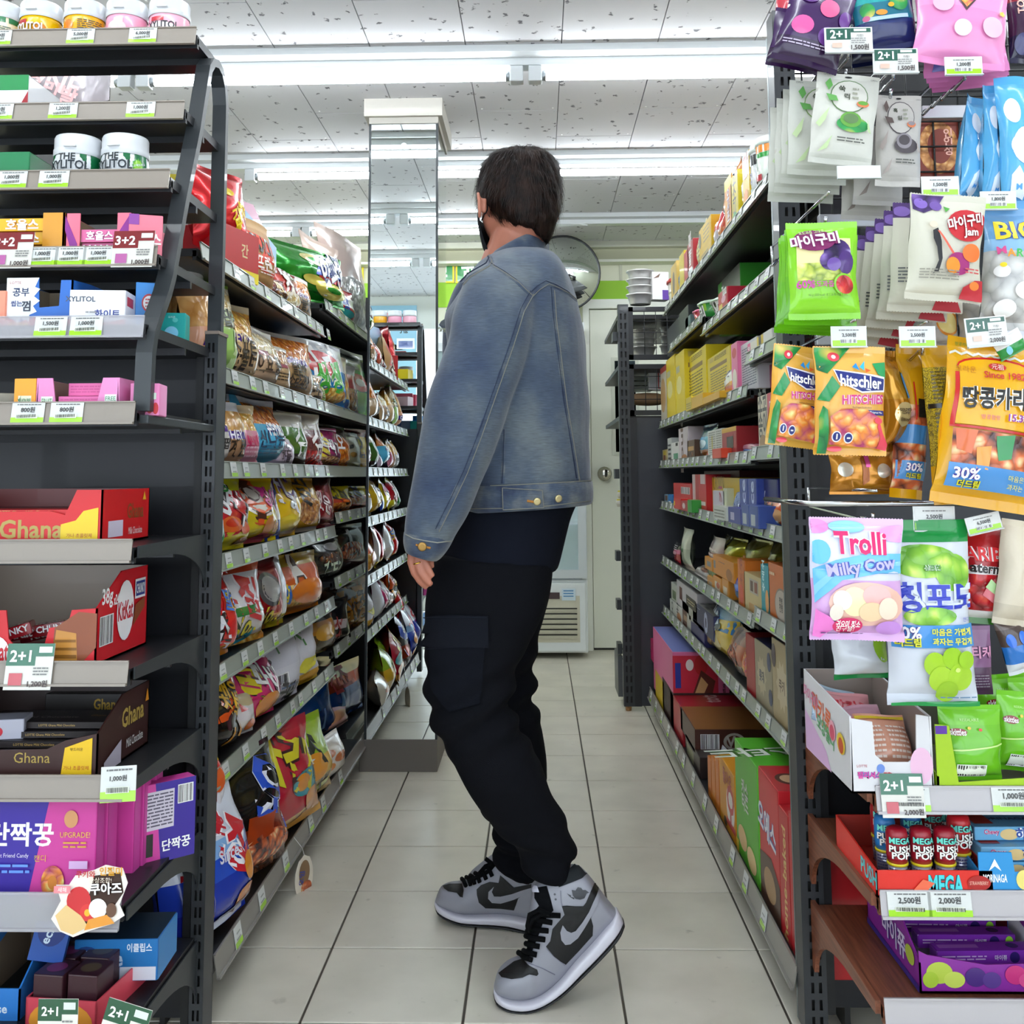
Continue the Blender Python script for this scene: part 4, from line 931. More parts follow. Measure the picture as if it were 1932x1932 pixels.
# third: dark chocolate
z = .531 + .024
cx, w, h = onpx(-150, 190, 1378, 1.57, z)
tray('chocolate_tray', 'dark brown chocolate tray with gold lettering and yellow patch', 'box', (cx, 1.562, z), 0, w, .20, h * 1.55, '3a1e1c', '2a1614', [(0, 0), (1, 0), (1, .62), (.82, .52), (.72, .4), (.35, .38), (.2, .5), (0, .5)],
 {'F': [('t', .64, .28, .055, 'Ghana', GO, 0, None, .2), ('p', [(.80, 0), (.97, 0), (.97, .56), (.82, .42)], 'ecc01c'), ('t', .885, .14, .022, '가나 초콜릿제', 'b02020', 0, None, .15), ('t', .885, .40, .018, '부드러운', '4a2a1a', 0, None, .1)],
 'R': [('t', .66, .62, .15, 'Ghana', GO, 0, None, .45), ('t', .7, .22, .07, 'Mild Chocolate', 'eee', 0, None, .34), ('p', [(.9, .7), (.94, .9), (.98, .7)], 'e8942a'), ('p', [(.1, 0), (.42, 0), (.42, .34), (.1, .15)], 'b8b0c0')]})
names_ = ['bottom', 'second', 'third', 'fourth', 'topmost']
for k in range(5):
 box('chocolate_bar', f'{names_[k]} dark chocolate bar of the stack with gold lettering', 'chocolate', (cx + .01 - .006 * (k % 3) + (.02 if k == 4 else 0), 1.570 + .012 * k, z + .012 + .0115 * k), .03 * (k % 2), w * (.9 - .04 * k), .08, .0095, '1c1214',
 {'F': ('1e1416', [('t', .62, .5, .016, 'LOTTE Ghana Mild Chocolate', 'c8a45a')]), 'T': ('191013', [('t', .5, .4, .05, 'Mild Chocolate', '9a948a'), ('t', .86, .5, .05, 'Ghana', 'a8862a', 0, None, .12)])}, group='dark chocolate bars in the brown tray')
box('chocolate_box', 'black chocolate box with gold lettering at the back of its shelf', 'box', (atY(170, 1290, 1.74).x, 1.74, z), 0, .15, .03, .085, '17100f', {'F': ('17100f', [('t', .7, .8, .12, 'Ghana', 'a8862a', 0, None, .3), ('p', [(.9, .7), (.95, .95), (1, .9), (.97, .7)], 'e8942a')])})
box('candy_bag', 'silvery pack at the left edge above the brown tray', 'pack', (atY(8, 1320, 1.60).x, 1.60, z + .045), .2, .06, .05, .03, 'b9b8c8', {'F': (None, [('e', .3, .4, .2, .3, 'c83040')])}, kind='film')
# fourth: purple and pink candy boxes standing in a file
z = .352 + .026
PB = [('p', [(0, 0), (.42, 0), (.58, 1), (0, 1)], '3d2aa0'), ('t', .35, .66, .20, '단짝꿍', 'fff', 0, None, .58), ('t', .27, .44, .045, 'Best Friend Candy', 'e8e4fa', 0, None, .3), ('t', .52, .42, .055, '캔디', 'e8c048', 0, None, .12), ('e', .78, .82, .06, .09, 'd89a6a'), ('t', .82, .66, .045, 'UPGRADE!', 'e8c048', 0, None, .26),
 ('lines', .72, .52, .92, .6, 2, 'e0a848'), ('e', .64, .18, .10, .17, '@candy'), ('e', .64, .18, .04, .07, 'e08a3a'), ('e', .08, .1, .06, .09, '7ab8e8'), ('e', .07, .4, .04, .06, 'd89a6a'), ('lines', .14, .26, .44, .38, 2, '6a9af0'), ('r', .78, .32, .94, .4, 'e0b8e8'), ('t', .24, .92, .0001, '.', 'fff')]
cx, w, h = onpx(-30, 186, 1510, 1.575, z); sp = [0, .02, .05, .085, .125, .16]
for k in range(6):
 y = 1.572 + [0, .030, .056, .088, .118, .16][k]
 xx = cx + [0, .004, -.003, .022, .026, .030][k]
 box('candy_box', ['front', 'second', 'third', 'fourth', 'fifth', 'sixth'][k] + ' pink and purple candy box in the standing file', 'box', (xx, y, z), 0, w, .026, h * (1 + (.0, 0, 0, .12, .12, .12)[k]), 'd23a9c',
 {'F': ('d443a0', PB if k == 0 else []), 'R': ('d24aa4', []), 'T': ('c438a0', [('p', [(0, 0), (.5, 0), (.5, 1), (0, 1)], '32228c')])}, group='pink and purple candy boxes')
cx, w, h = onpx(270, 356, 1428, 1.80, z)
box('candy_box', 'pink and purple candy box turned to show its printed back', 'box', (atY(318, 1500, 1.75).x, 1.72, z), .75, .115, .03, .125, 'd443a0', {'F': ('d443a0', [('p', [(.5, 0), (1, 0), (1, 1), (.4, 1)], '3a2896'), ('r', .05, .42, .68, .9, 'cfc8d8'), ('lines', .07, .45, .66, .88, 10, '5a5468'), ('bc', .74, .7, .95, .92), ('r', .05, .1, .38, .38, '222'), ('r', .06, .11, .24, .37, 'c8c8c8'), ('t', .72, .2, .16, '단짝꿍', 'fff', 0, None, .42)])})
box('candy_box', 'dark brown box with yellow mark behind the pink boxes', 'box', (atY(30, 1500, 1.80).x, 1.80, z), 0, .2, .04, .11, '2a1a1c', {'F': ('2a1a1c', [('r', .5, .6, .62, .9, 'e0b01c')])})
# bottom: mint tins and a red tray
z = .168 + .03
box('mint_box', 'blue mint carton behind the hanging card', 'box', (atY(235, 1730, 1.70).x, 1.67, z + .02), .05, .13, .10, .062, '1f6fb8', {'F': ('2176bc', [('r', .55, .02, .98, .34, 'dfe2f0'), ('t', .78, .8, .10, '이클립스', 'e4ecf8', 0, None, .3), ('e', .15, .45, .2, .4, '143a7a'), ('t', .25, .5, .24, 'eclipse', 'c8d8f0')]), 'T': ('14283c', []), 'R': ('2a80c4', [])})
box('mint_tin', 'upright blue mint tin tilted in the open box', 'tin', (atY(85, 1780, 1.62).x, 1.62, z + .07), .2, .052, .02, .10, '1c4a9a', {'F': ('1f50a4', [('e', .5, .5, .42, .28, '14307a'), ('t', .5, .5, .34, 'eclipse', 'cfe0f4', 1.35)])}, roll=.2, tilt=-.1)
cx, w, h = onpx(-60, 45, 1850, 1.60, z - .02)
tray('mint_tray', 'open brown and blue mint carton at lower left corner', 'box', (cx, 1.59, z - .02), 0, w, .2, .12, '2f7ed0', '8a7a68', [(0, 0), (1, 0), (1, .55), (0, .55)], {'F': [('t', .5, .3, .2, 'eclipse', 'e0ecf8')]})
cx, w, h = onpx(48, 190, 1876, 1.58, z - .03)
tray('mint_tray', 'red mint carton holding rows of dark tins', 'box', (cx, 1.575, z - .035), -.12, w, .24, .075, 'd8485a', '5a2028', [(0, 0), (1, 0), (1, .98), (0, .98)], {'F': [('e', .5, .55, .45, .4, 'f0a038'), ('e', .5, .6, .2, .25, 'f8c85a'), ('t', .5, .3, .2, 'eclipse', 'f4e4e8', 0, None, .8)]}, slope=False)
for i in range(4):
 for j in range(2): box('mint_tin', f'dark tin {["in front left", "in front right", "second row left", "second row right", "third row left", "third row right", "in rear row left", "in rear row right"][i * 2 + j]} of the red mint carton', 'tin', (cx + (j - .5) * w * .46 - .006 * i, 1.585 + .055 * i, z - .03), -.12, w * .42, .048, .098, '3c1a24', {'T': ('3c1e28', [('e', .5, .5, .32, .3, ['7a2a5a', '5a4a38'][j])])}, group='dark tins in the red carton')
# hanging die-cut card and promotion cards on the bottom rails
g, tx = MB(), MB(); a, b_ = atY(95, 1768, 1.515), atY(242, 1632, 1.515); w, h = b_.x - a.x, b_.z - a.z
out = [(.0, .25), (.12, .08), (.3, 0), (.55, .1), (.8, .18), (.97, .3), (.9, .45), (1, .75), (.93, .95), (.7, 1), (.55, .93), (.3, .85), (.22, .72), (.05, .72), (.12, .5)]
S = lambda u, v, e: Vector((a.x + u * w, 1.515 - e, a.z + v * h))
g.prism([S(u, v, 0) for u, v in out], (0, .001, 0), mat('f0e8e0', 'card'))
prints(g, tx, [('p', [(.3, .1), (.6, .16), (.75, .3), (.95, .62), (.9, .9), (.55, .85), (.5, .6), (.3, .45)], '3a221c'), ('e', .36, .5, .16, .2, 'd03038'), ('e', .48, .34, .10, .12, 'e03a3c'), ('e', .48, .34, .04, .05, 'f0b83a'), ('p', [(.06, .3), (.2, .45), (.4, .3), (.5, .15), (.3, .04), (.14, .1)], 'e8c488'),
 ('e', .62, .4, .12, .14, 'f4f2f0'), ('p', [(.45, .1), (.85, .2), (.75, .32), (.5, .25)], 'e89a3a'), ('e', .8, .38, .07, .1, '6a4a3a'), ('t', .72, .68, .15, '쿠아즈', 'fff', .05, '2a1a16'), ('t', .78, .92, .11, '인절미', 'e0a02a'), ('t', .45, .88, .09, '쿠키와', 'c02a24'), ('t', .65, .8, .07, '환상조합!', 'f0e0d0'), ('r', .04, .62, .26, .72, 'f0909a'), ('t', .15, .67, .06, '새해', 'fff')], S, w, h)
o = g.build('hanging_card'); fixnormals(o); tag(o, 'die-cut cardboard biscuit advert clipped to the clear lower rail', 'sign'); tx.build('lettering', o)
for (x0, x1, y0, y1, tl) in ((70, 148, 1885, 1960, 0), (192, 280, 1893, 1970, -.28)):
 a, b_ = atY(x0, y1, 1.50), atY(x1, y0, 1.50); g, tx = MB(), MB(); w, h = b_.x - a.x, b_.z - a.z
 ca, sa = math.cos(tl), math.sin(tl)
 S = lambda u, v, e: Vector((a.x + w / 2 + (u - .5) * w * ca - (v - .5) * h * sa, 1.50 - e, a.z + h / 2 + (v - .5) * h * ca + (u - .5) * w * sa))
 g.prism([S(0, 0, 0), S(1, 0, 0), S(1, 1, 0), S(0, 1, 0)], (0, .001, 0), mat('efece4'))
 prints(g, tx, [('r', 0, .45, .6, 1, '2c5a40'), ('r', .6, .62, 1, 1, '2c5a40'), ('r', .64, .74, .94, .92, 'dfe6e2'), ('t', .3, .7, .22, '2+1', 'fff', 0, None, .5), ('lines', .62, .2, .92, .5, 3, '888')], S, w, h)
 o = g.build('promotion_card'); fixnormals(o); tag(o, 'green and white 2+1 promotion card ' + ('in front of the red mint carton' if not tl else 'tilted, right of the red mint carton'), 'sign'); tx.build('lettering', o)
# ------------------------------------------------------------------ left aisle: bags
HB = lambda c, txt, tc='2c2420', x=.5: [('r', x - .22, .47, x + .22, .555, '4a2a8a'), ('t', x, .512, .085, 'HEYROO', 'f0e8f4', 0, None, .4), ('t', x, .30, .20, txt, tc, 0, None, .8), ('lines', x - .2, .10, x + .2, .17, 2, '6a5a4a')]
def clearbag(base, pat='@chips', top='e9e6e2', split=.6, hd=.9): return [(0, base), (split, pat), (hd, top)]
def lrow(z, X, items, phrase, cat='bag'):
 for k, it in enumerate(items):
  x0, x1, yt, bands, pr, desc = it[:6]; op = dict(it[6]) if len(it) > 6 else {}
  XX = X - op.pop('back', 0); ym = 900
  a, b_ = atX(x0, 900, XX).y, atX(x1, 900, XX).y
  yb = (a + b_) / 2; zt_ = CAM.z + (atX((x0 + x1) / 2, yt, XX).z - CAM.z)
  zz = z + .007 + op.pop('lift', 0); h = max(.05, zt_ - zz); turn = op.pop('turn', 12); w = (b_ - a) * op.pop('wf', 1.0)
  tl = op.pop('tilt', -.10); t = op.pop('t', min(.10, w * .42)) * .85; h *= op.pop('hk', 1.06); kd = op.pop('kind', 'film')
  name = op.pop('name', 'snack_bag')
  off = t * .40 + .008
  o = bag(name, f'{desc}{phrase}', cat, (XX - off, yb, zz), PI / 2 - math.radians(turn), w, h, t, bands, pr, tilt=tl, roll=op.pop('roll', 0), kind=kd, fat=.36, seed=k * 1.3 + z * 9, **op)
  if z < 1.1 and h > .1 and 'thin' not in desc and 'nearest' not in desc and 'squid' not in desc and 'narrow' not in desc:
   for q in (1, 2) if z < .45 else (1,):
    c = o.copy(); COL.objects.link(c); c.location.x -= (t + .045) * q; c.location.z += .012 * q; c.rotation_euler.z -= .1 * q; c['label'] = ('rear ', 'rearmost ')[q - 1] + desc + phrase
    for ch_ in list(o.children): d_ = ch_.copy(); COL.objects.link(d_); d_.parent = c
FXX = -.665
z = LZ[0] + .023
# tall poster boards behind the top row
for (x0, x1, y0, y1, c, lb, its) in ((400, 520, 330, 560, '9fc4e6', 'tall pale blue advertising board with sloping edge behind the top row of bags', [('p', [(0, 0), (1, 0), (1, .2), (0, .7)], 'c4dcf2'), ('t', .5, .45, .1, '스마일', 'dce8f4')]), (450, 525, 360, 560, 'e6a8c4', 'pink advertising board beside the pale blue one on top shelf', [('p', [(0, .3), (1, .1), (1, .35), (0, .6)], 'b9c8ec'), ('r', .3, .82, .5, .9, 'f4d0dc')])):
 X_b = -.74 if c[0] == '9' else -.78
 a, b_ = atX(x0, y1, X_b), atX(x1, y1, X_b); ta, tb = atX(x0, y0, X_b).z, atX(x1, y0 + 150, X_b).z
 g, tx = MB(), MB(); zt2 = max(z + .05, min(ta, 2.2))
 g.prism([Vector((X_b, a.y, z)), Vector((X_b, b_.y, z)), Vector((X_b, b_.y, max(z + .2, tb))), Vector((X_b, a.y + .12, zt2)), Vector((X_b, a.y, zt2 - .02))], (-.003, 0, 0), mat(c, 'card'))
 W_, H_ = b_.y - a.y, zt2 - z
 prints(g, tx, its, lambda u, v, e: Vector((X_b + e, a.y + u * W_, z + v * H_ * .72)), W_, H_)
 o = g.build('advert_board'); fixnormals(o); tag(o, lb, 'sign')
 if tx.v: tx.build('lettering', o)
P = ', top left aisle shelf'
lrow(z, FXX, [
 (436, 470, 372, [(0, '2f8a3a'), (.35, 'e8ece0'), (.75, 'e0b020')], [('t', .5, .3, .3, '양파', 'e8d018', 0, '2a2a1a'), ('e', .5, .6, .3, .1, '@leaf')], 'green white and yellow striped bag', dict(back=.08)),
 (450, 477, 428, [(0, '4a2016'), (.7, '8a2a1a'), (.85, 'e0a81a')], [('t', .5, .5, .34, '꽈배기', 'f0e4d0', 0, '8a1a1a'), ('e', .5, .2, .3, .12, '@choc')], 'dark brown bag with yellow top'),
 (470, 520, 408, [(0, 'b98b56'), (.85, 'c49a64')], [('p', [(.28, .12), (.85, .05), (.92, .7), (.35, .78)], 'e2452a'), ('t', .6, .62, .2, 'BLACK', '2a1a16', 0, None, .5), ('t', .6, .35, .17, '프렌치', 'f4e8e0', 0, None, .5), ('lines', .45, .2, .75, .27, 2, 'f0d8d0')], 'tall kraft paper bag with orange red label', dict(t=.10, kind='matte')),
 (450, 480, 483, [(0, 'e4e0d4'), (.6, 'f2efe8')], [('e', .5, .25, .34, .2, '2a9a3a'), ('e', .4, .55, .25, .15, 'ec8a2a')], 'low white bag with green leaf and carrot', dict(t=.05)),
 (518, 542, 520, [(0, '5a1c16'), (.5, '7a2a1e')], [('t', .5, .5, .34, '짱', 'f0d8a0'), ('e', .5, .25, .36, .14, '@choc')], 'dark red brown bag', dict(t=.06)),
 (536, 566, 508, [(0, 'b84a2a'), (.35, 'c8382a'), (.8, '8a2a1c')], [('r', .1, .82, .2, 1, 'eee'), ('r', .3, .82, .4, 1, 'eee'), ('r', .5, .82, .6, 1, 'eee'), ('r', .7, .82, .8, 1, 'eee'), ('t', .5, .6, .42, '첫', 'f4ead8', 0, '5a1a10'), ('e', .5, .25, .36, .16, '@corn')], 'red bag with white vertical stripes', dict(t=.06)),
 (559, 588, 520, clearbag('ad8d6c', '@rings', 'ece8e2', .5, .88), HB(0, '마늘맛'), 'tan snack bag with rings showing in its window', dict(t=.06)),
 (528, 566, 462, [(0, '1d8a2a'), (.5, '1f9a2e'), (.93, '167a24')], [('e', .75, .6, .3, .16, 'e8dc9a'), ('e', .75, .6, .18, .09, '1c3a8a')], 'green foil onion ring bag half hidden behind others', dict(back=.06, kind='foil', t=.1)),
 ], P)
z2 = LZ2[0] + .023
lrow(z2, FXX, [
 (572, 632, 462, [(0, '168a22'), (.94, '12741e')], [('p', [(.48, .42), (.95, .42), (.98, .75), (.55, .78)], '1c3a94'), ('e', .52, .72, .18, .12, 'e0d48a'), ('e', .52, .72, .09, .05, '1d9a2c'), ('t', .75, .6, .28, '양파링', 'fff', .2, '1c2a6a', .4), ('p', [(.5, .33), (.95, .36), (.95, .45), (.52, .42)], 'c81e28'), ('e', .7, .2, .24, .13, 'd8cc5a'), ('e', .7, .2, .11, .05, '1d9a2c'), ('e', .45, .3, .14, .09, 'd8cc5a')], 'big green foil bag with blue label and onion rings', dict(kind='foil', t=.14, turn=20)),
 (606, 645, 452, [(0, 'e8dcb0'), (.3, 'e6c8b4'), (.8, 'f0d4c6')], [('e', .4, .45, .2, .1, '9a7a3a'), ('e', .5, .15, .4, .1, '@corn')], 'tied peach tinted clear bag of corn snacks', dict(t=.08, turn=10, pinch=.3)),
 (640, 668, 540, [(0, 'c0242c'), (.4, 'e8e8ea'), (.75, 'c8242c')], [('t', .5, .5, .3, '왕', '2a4a9a'), ('e', .5, .2, .3, .12, '2a9a9a')], 'red and silver white bag', dict(t=.07)),
 (653, 694, 445, [(0, '@white'), (.5, 'eccfc4'), (.85, 'f2d8cc')], [('e', .5, .3, .42, .24, '@white')], 'clear tied bag of popped rice with peach tinted neck', dict(t=.10, pinch=.22)),
 ], ', raised far end of top shelf')
# red boxed bag at the very end
a = atX(392, 450, -.72); b_ = atX(438, 450, -.72)
bag('snack_bag', 'large red crisp bag with yellow squiggles at near end of the top shelf', 'bag', (-.72, (a.y + b_.y) / 2, z + .06), PI / 2 - .35, .19, .20, .09, [(0, 'c8141c'), (.9, 'a01018')], [('p', [(.55, .2), (.65, .6), (.72, .58), (.66, .2)], 'e8c81a'), ('t', .68, .45, .22, '감자', 'f0d020', .5), ('e', .5, .7, .12, .06, 'e8c81a')], tilt=-.12, kind='foil')
box('snack_box', 'red carton with yellow base under the red crisp bag', 'box', (-.675, (a.y + b_.y) / 2 + .01, z), PI / 2 - .25, .16, .10, .115, 'b8121a', {'F': ('b8141c', [('r', 0, 0, 1, .22, 'e8d21a'), ('t', .6, .6, .2, '간', 'd8c08a')]), 'L': ('a81018', [('r', 0, 0, 1, .22, 'e0c81a')])})
# second shelf
z = LZ[1] + .023; P = ', second left aisle shelf'
lrow(z, FXX, [
 (352, 388, 540, clearbag('d89a70', '@bread', 'e4d8c8', .5, .9), [('r', .2, .3, .8, .4, '4a2a8a')], 'peach and tan bread bag seen through the end rack', dict(back=.12, wf=.9)),
 (393, 424, 512, clearbag('e0a280', '@bread', 'e8e4e0', .38, .86), [('r', .2, .2, .9, .3, '4a2a8a'), ('t', .55, .25, .16, 'HEYROO', 'e8e0f0', 0, None, .6)], 'bread bag with peach base just beyond the end post', dict(t=.12)),
 (421, 455, 524, [(0, '9fc86a'), (.45, '@corn'), (.9, '8cb83a')], [('p', [(.1, 0), (.25, 0), (.3, .44), (.15, .44)], 'c8e0a0'), ('p', [(.6, 0), (.8, 0), (.8, .44), (.65, .44)], 'c8e0a0'), ('t', .5, .55, .34, '맛팝콘', '2a3420', 0, 'cfe0b0')], 'light green popcorn bag with pale stripes', dict(t=.1)),
 (450, 494, 572, clearbag('cda87a', '@chips', 'd8c4a0', .52, .9), [('r', .12, .44, .66, .54, '4a2a8a'), ('t', .39, .49, .12, 'HEYROO', 'f0d8a8', 0, None, .5), ('t', .4, .36, .24, '소프트', '2c2018', 0, None, .6), ('t', .4, .22, .24, '인절미', '2c2018', 0, None, .6)], 'tan bag lettered in black with twisted golden snacks', dict(t=.11)),
 (490, 534, 622, clearbag('c3a284', '@corn', 'e2ddd4', .55, .88), [('r', .1, .5, .5, .58, '9a5a6a'), ('t', .5, .36, .22, '뻥이요 골드', '3a2a20', 0, None, .85), ('lines', .2, .2, .7, .26, 1, '6a5a4a')], 'pinkish tan bag of puffed corn with silvery top', dict(t=.1)),
 (522, 552, 655, clearbag('b5946e', '@nuts', 'd8d0c4', .55, .9), [('r', .2, .5, .7, .58, 'a04a5a'), ('lines', .2, .2, .7, .4, 3, '4a3a2a')], 'narrow tan bag between the puffed corn and spiral snacks', dict(t=.06)),
 (540, 592, 632, clearbag('b39069', '@rings', 'dedad6', .5, .92), HB(0, '달콤한\n소라과자', '2c2018', .5), 'tan bag with orange spiral snacks in its window', dict(t=.12)),
 (582, 610, 705, clearbag('b59a78', '@nuts', 'dcd8d0', .68, .9), [('r', .15, .55, .6, .66, '3a2a5a'), ('t', .5, .38, .3, '콘초', '2c2018')], 'small tan bag lettered with two black characters', dict(t=.06)),
 (600, 618, 720, [(0, '9ab83a'), (.6, 'c0cc6a')], [('lines', .2, .2, .8, .6, 4, '5a6a2a')], 'yellow green snack bag', dict(t=.05)),
 (592, 646, 645, [(0, '1f78c4'), (.25, '2a86d0'), (.55, 'e4eaf2'), (.92, 'd8dce4')], [('p', [(0, .2), (.25, .5), (.12, .95), (0, .95)], '1c70be'), ('e', .5, .62, .3, .2, 'cc2430'), ('t', .5, .62, .34, '포카', 'fff', .1), ('t', .55, .4, .24, '생생', '3ab02a', .1, 'e8f4d8'), ('e', .62, .14, .22, .11, '@chips')], 'blue and white potato crisp bag with red circle', dict(t=.14, turn=18)),
 (632, 662, 672, [(0, '2a5aa0'), (.2, 'c8a468'), (.7, 'd8ccb4')], [('t', .5, .8, .3, '칩', 'b02430'), ('e', .5, .45, .32, .16, '@chips')], 'tan and blue crisp bag beside the red-circled one', dict(t=.09)),
 (655, 676, 690, [(0, '@nuts'), (.5, 'd8342a'), (.8, 'e8e4dc')], [], 'red topped nut snack bag', dict(t=.06)),
 (664, 694, 665, [(0, '6ac82a'), (.35, '2a9a3a'), (.7, '2f3a2e'), (.92, 'e0e4e0')], [('e', .6, .5, .3, .14, 'c82a34'), ('e', .6, .5, .14, .06, 'fff')], 'bright green bag with red oval against the pillar', dict(t=.08)),
 ], P)
# third shelf
z = LZ[2] + .023; P = ', third left aisle shelf'
lrow(z, FXX, [
 (421, 446, 760, clearbag('cfcac4', '@chips', 'e0c030', .5, .92), [('r', .1, .48, .7, .58, '5a3a8a'), ('t', .5, .30, .26, '영팝콘', '3a3634')], 'pale grey popcorn bag nearest the end post', dict(t=.08)),
 (440, 474, 763, clearbag('b08462', '@bread', 'e6e6ea', .5, .84), [('r', .15, .38, .75, .5, '4a2a8a'), ('t', .45, .44, .16, 'HEY', 'f0e8f4', 0, None, .5), ('t', .5, .24, .28, '계란', '2c2018')], 'brown based bag of egg biscuits with white top', dict(t=.10)),
 (467, 497, 768, [(0, 'd88aa0'), (.55, '@chips'), (.85, 'e0c8a0')], [('t', .5, .36, .24, '별뽀빠이', 'c02a5a'), ('lines', .3, .1, .7, .3, 3, 'e8b8c8')], 'pink based snack bag', dict(t=.08)),
 (490, 541, 756, [(0, '4fb0d8'), (.58, '@rings'), (.9, 'e4e4ea')], [('r', .45, .46, .85, .55, '2a3a7a'), ('t', .65, .505, .13, 'HEYROO', 'fff', 0, None, .36), ('t', .5, .36, .17, '신나는', '1c3a5a', 0, None, .5), ('lines', .3, .14, .7, .28, 3, '3a7aa0'), ('p', [(0, .58), (.18, .58), (.14, 1), (0, 1)], '4fb0d8')], 'sky blue bag with orange puffed snacks in window', dict(t=.13)),
 (530, 560, 824, [(0, 'c8b8cc'), (.8, 'd4c8d8')], [('r', .2, .7, .7, .82, 'a04a5a'), ('t', .5, .42, .30, '고소\n마늘', '3a2a3a')], 'small lilac bag lettered in dark type', dict(t=.06)),
 (545, 584, 784, [(0, '2c2420'), (.22, '3f6e22'), (.62, '4a7e26'), (.72, 'e4e0d4')], [('t', .65, .5, .4, '김', 'fff')], 'green seaweed snack bag with cream top', dict(t=.09)),
 (573, 611, 783, [(0, '@red'), (.28, '6e1a20'), (.68, 'e8e2d6')], [('t', .72, .48, .4, '김', 'fff')], 'dark red seaweed snack bag with cream top', dict(t=.09)),
 (602, 642, 808, [(0, '7c1c50'), (.3, '9a1f62'), (.9, '6e1a46')], [('t', .42, .62, .36, '꿀', 'e8d01a', -.2, '2a1a20'), ('t', .62, .5, .16, '꽈배기', 'eee', -.2, '3a1030'), ('e', .5, .15, .35, .1, '@nuts')], 'magenta bag with yellow lettering', dict(t=.10)),
 (634, 662, 806, [(0, '@rings'), (.45, 'b85a2a'), (.7, '3a2a26')], [('t', .5, .6, .2, '오', 'fff')], 'orange and dark brown ring snack bag', dict(t=.08)),
 (646, 680, 818, [(0, 'd8cc98'), (.35, 'd9d2b4'), (.85, 'e6e0c8')], [('t', .45, .72, .3, '허니', '2a2a26'), ('e', .6, .35, .12, .07, 'b9843a')], 'cream bag with dark lettering', dict(t=.08)),
 (668, 694, 812, [(0, 'd8a81e'), (.4, 'e8c82a'), (.8, '8a1c26')], [('t', .55, .55, .3, '오', '3a2a1a')], 'yellow bag with dark red top against the pillar', dict(t=.07)),
 ], P)
# fourth shelf (near bay)
z = LZ[3] + .023; P = ', fourth left aisle shelf'
lrow(z, FXX, [
 (412, 436, 930, [(0, 'dfe6e0'), (.6, 'e8ecea')], [('p', [(.5, .2), (.8, .45), (.95, .3), (.8, .12)], '1f8a3a')], 'white and green bag just beyond the end post', dict(t=.08)),
 (424, 483, 908, [(0, 'd8c81e'), (.30, 'c8182a'), (.80, 'd2d21c')], [('p', [(0, .2), (.6, .38), (1, .55), (1, .3), (0, .1)], 'c81a2a'), ('t', .55, .62, .38, '쨩구', 'f0eef0', -.5, '2a2026'), ('t', .45, .9, .16, '쌈장', '2f9a3a', 0, 'e8f0d0', .4), ('e', .42, .34, .2, .11, 'e0662a'), ('e', .7, .28, .13, .09, 'd8582a'), ('e', .42, .36, .12, .06, 'c8341c'), ('e', .7, .1, .12, .05, '9a5a2a')], 'red and yellow bag with white tilted lettering', dict(t=.14)),
 (478, 534, 906, [(0, 'e0c81a'), (.9, 'e8c21a')], [('e', .5, .62, .32, .24, 'f4ece0'), ('t', .45, .60, .56, '오', 'ea5a1a', -.15, '4a1c14'), ('t', .75, .66, .20, '징어', 'e0389a', -.15, '4a1c14'), ('e', .6, .24, .11, .14, 'd8843a'), ('e', .8, .22, .1, .1, '@nuts'), ('p', [(.35, .0), (.75, .0), (.85, .1), (.5, .14)], 'c8505a')], 'yellow bag with huge orange letter and peanut', dict(t=.14)),
 (524, 540, 930, [(0, '1c3a9a'), (.4, 'e8e4e4'), (.7, '1c2c7a')], [], 'narrow blue and white bag edge between two yellow bags', dict(t=.05)),
 (535, 578, 904, [(0, 'd8a81c'), (.3, 'e6bc1c'), (.9, 'dcb41a')], [('t', .45, .8, .40, '바나', 'f4f0f4', -.3, '5a2a8a'), ('e', .55, .5, .13, .07, 'e8e4dc'), ('e', .55, .5, .06, .035, '1a1a1a'), ('p', [(.1, .25), (.45, .36), (.75, .25), (.6, .1), (.3, .08)], 'f0d43a')], 'yellow banana puff bag with white and purple lettering', dict(t=.12)),
 (572, 610, 908, [(0, 'd8d0c4'), (.08, 'd8a418'), (.9, 'd09a14')], [('t', .5, .78, .34, '꿀', '1c1a18', -.3), ('e', .52, .38, .28, .26, '@nuts'), ('e', .85, .3, .12, .18, 'e8e4e0')], 'amber bag with honeyed peanuts pictured', dict(t=.12)),
 (604, 636, 902, [(0, '8a1420'), (.2, 'a81a26'), (.8, '4e1016')], [('p', [(.0, .2), (.3, .28), (.2, .5), (0, .5)], 'e8e4e8'), ('t', .45, .48, .24, '매운', 'e8e0e0', -.3)], 'deep red foil bag at the end of the near bay', dict(kind='foil', t=.10)),
 (636, 664, 920, [(0, '@rings'), (.35, 'c0402a'), (.5, 'c8ba1c')], [('t', .5, .62, .28, '꼬북', '1c1c14', -.3), ('e', .6, .4, .12, .06, 'e0702a')], 'yellow and red bag, first of the far bay', dict(t=.08, lift=.04)),
 (656, 692, 920, [(0, 'c83a1c'), (.35, 'd8601c'), (.6, 'd0c01c')], [('t', .5, .72, .26, '꼬북', '1c1c14', -.3), ('e', .5, .35, .3, .13, '@rings')], 'yellow and orange red bag against the pillar', dict(t=.08, lift=.04)),
 ], P)
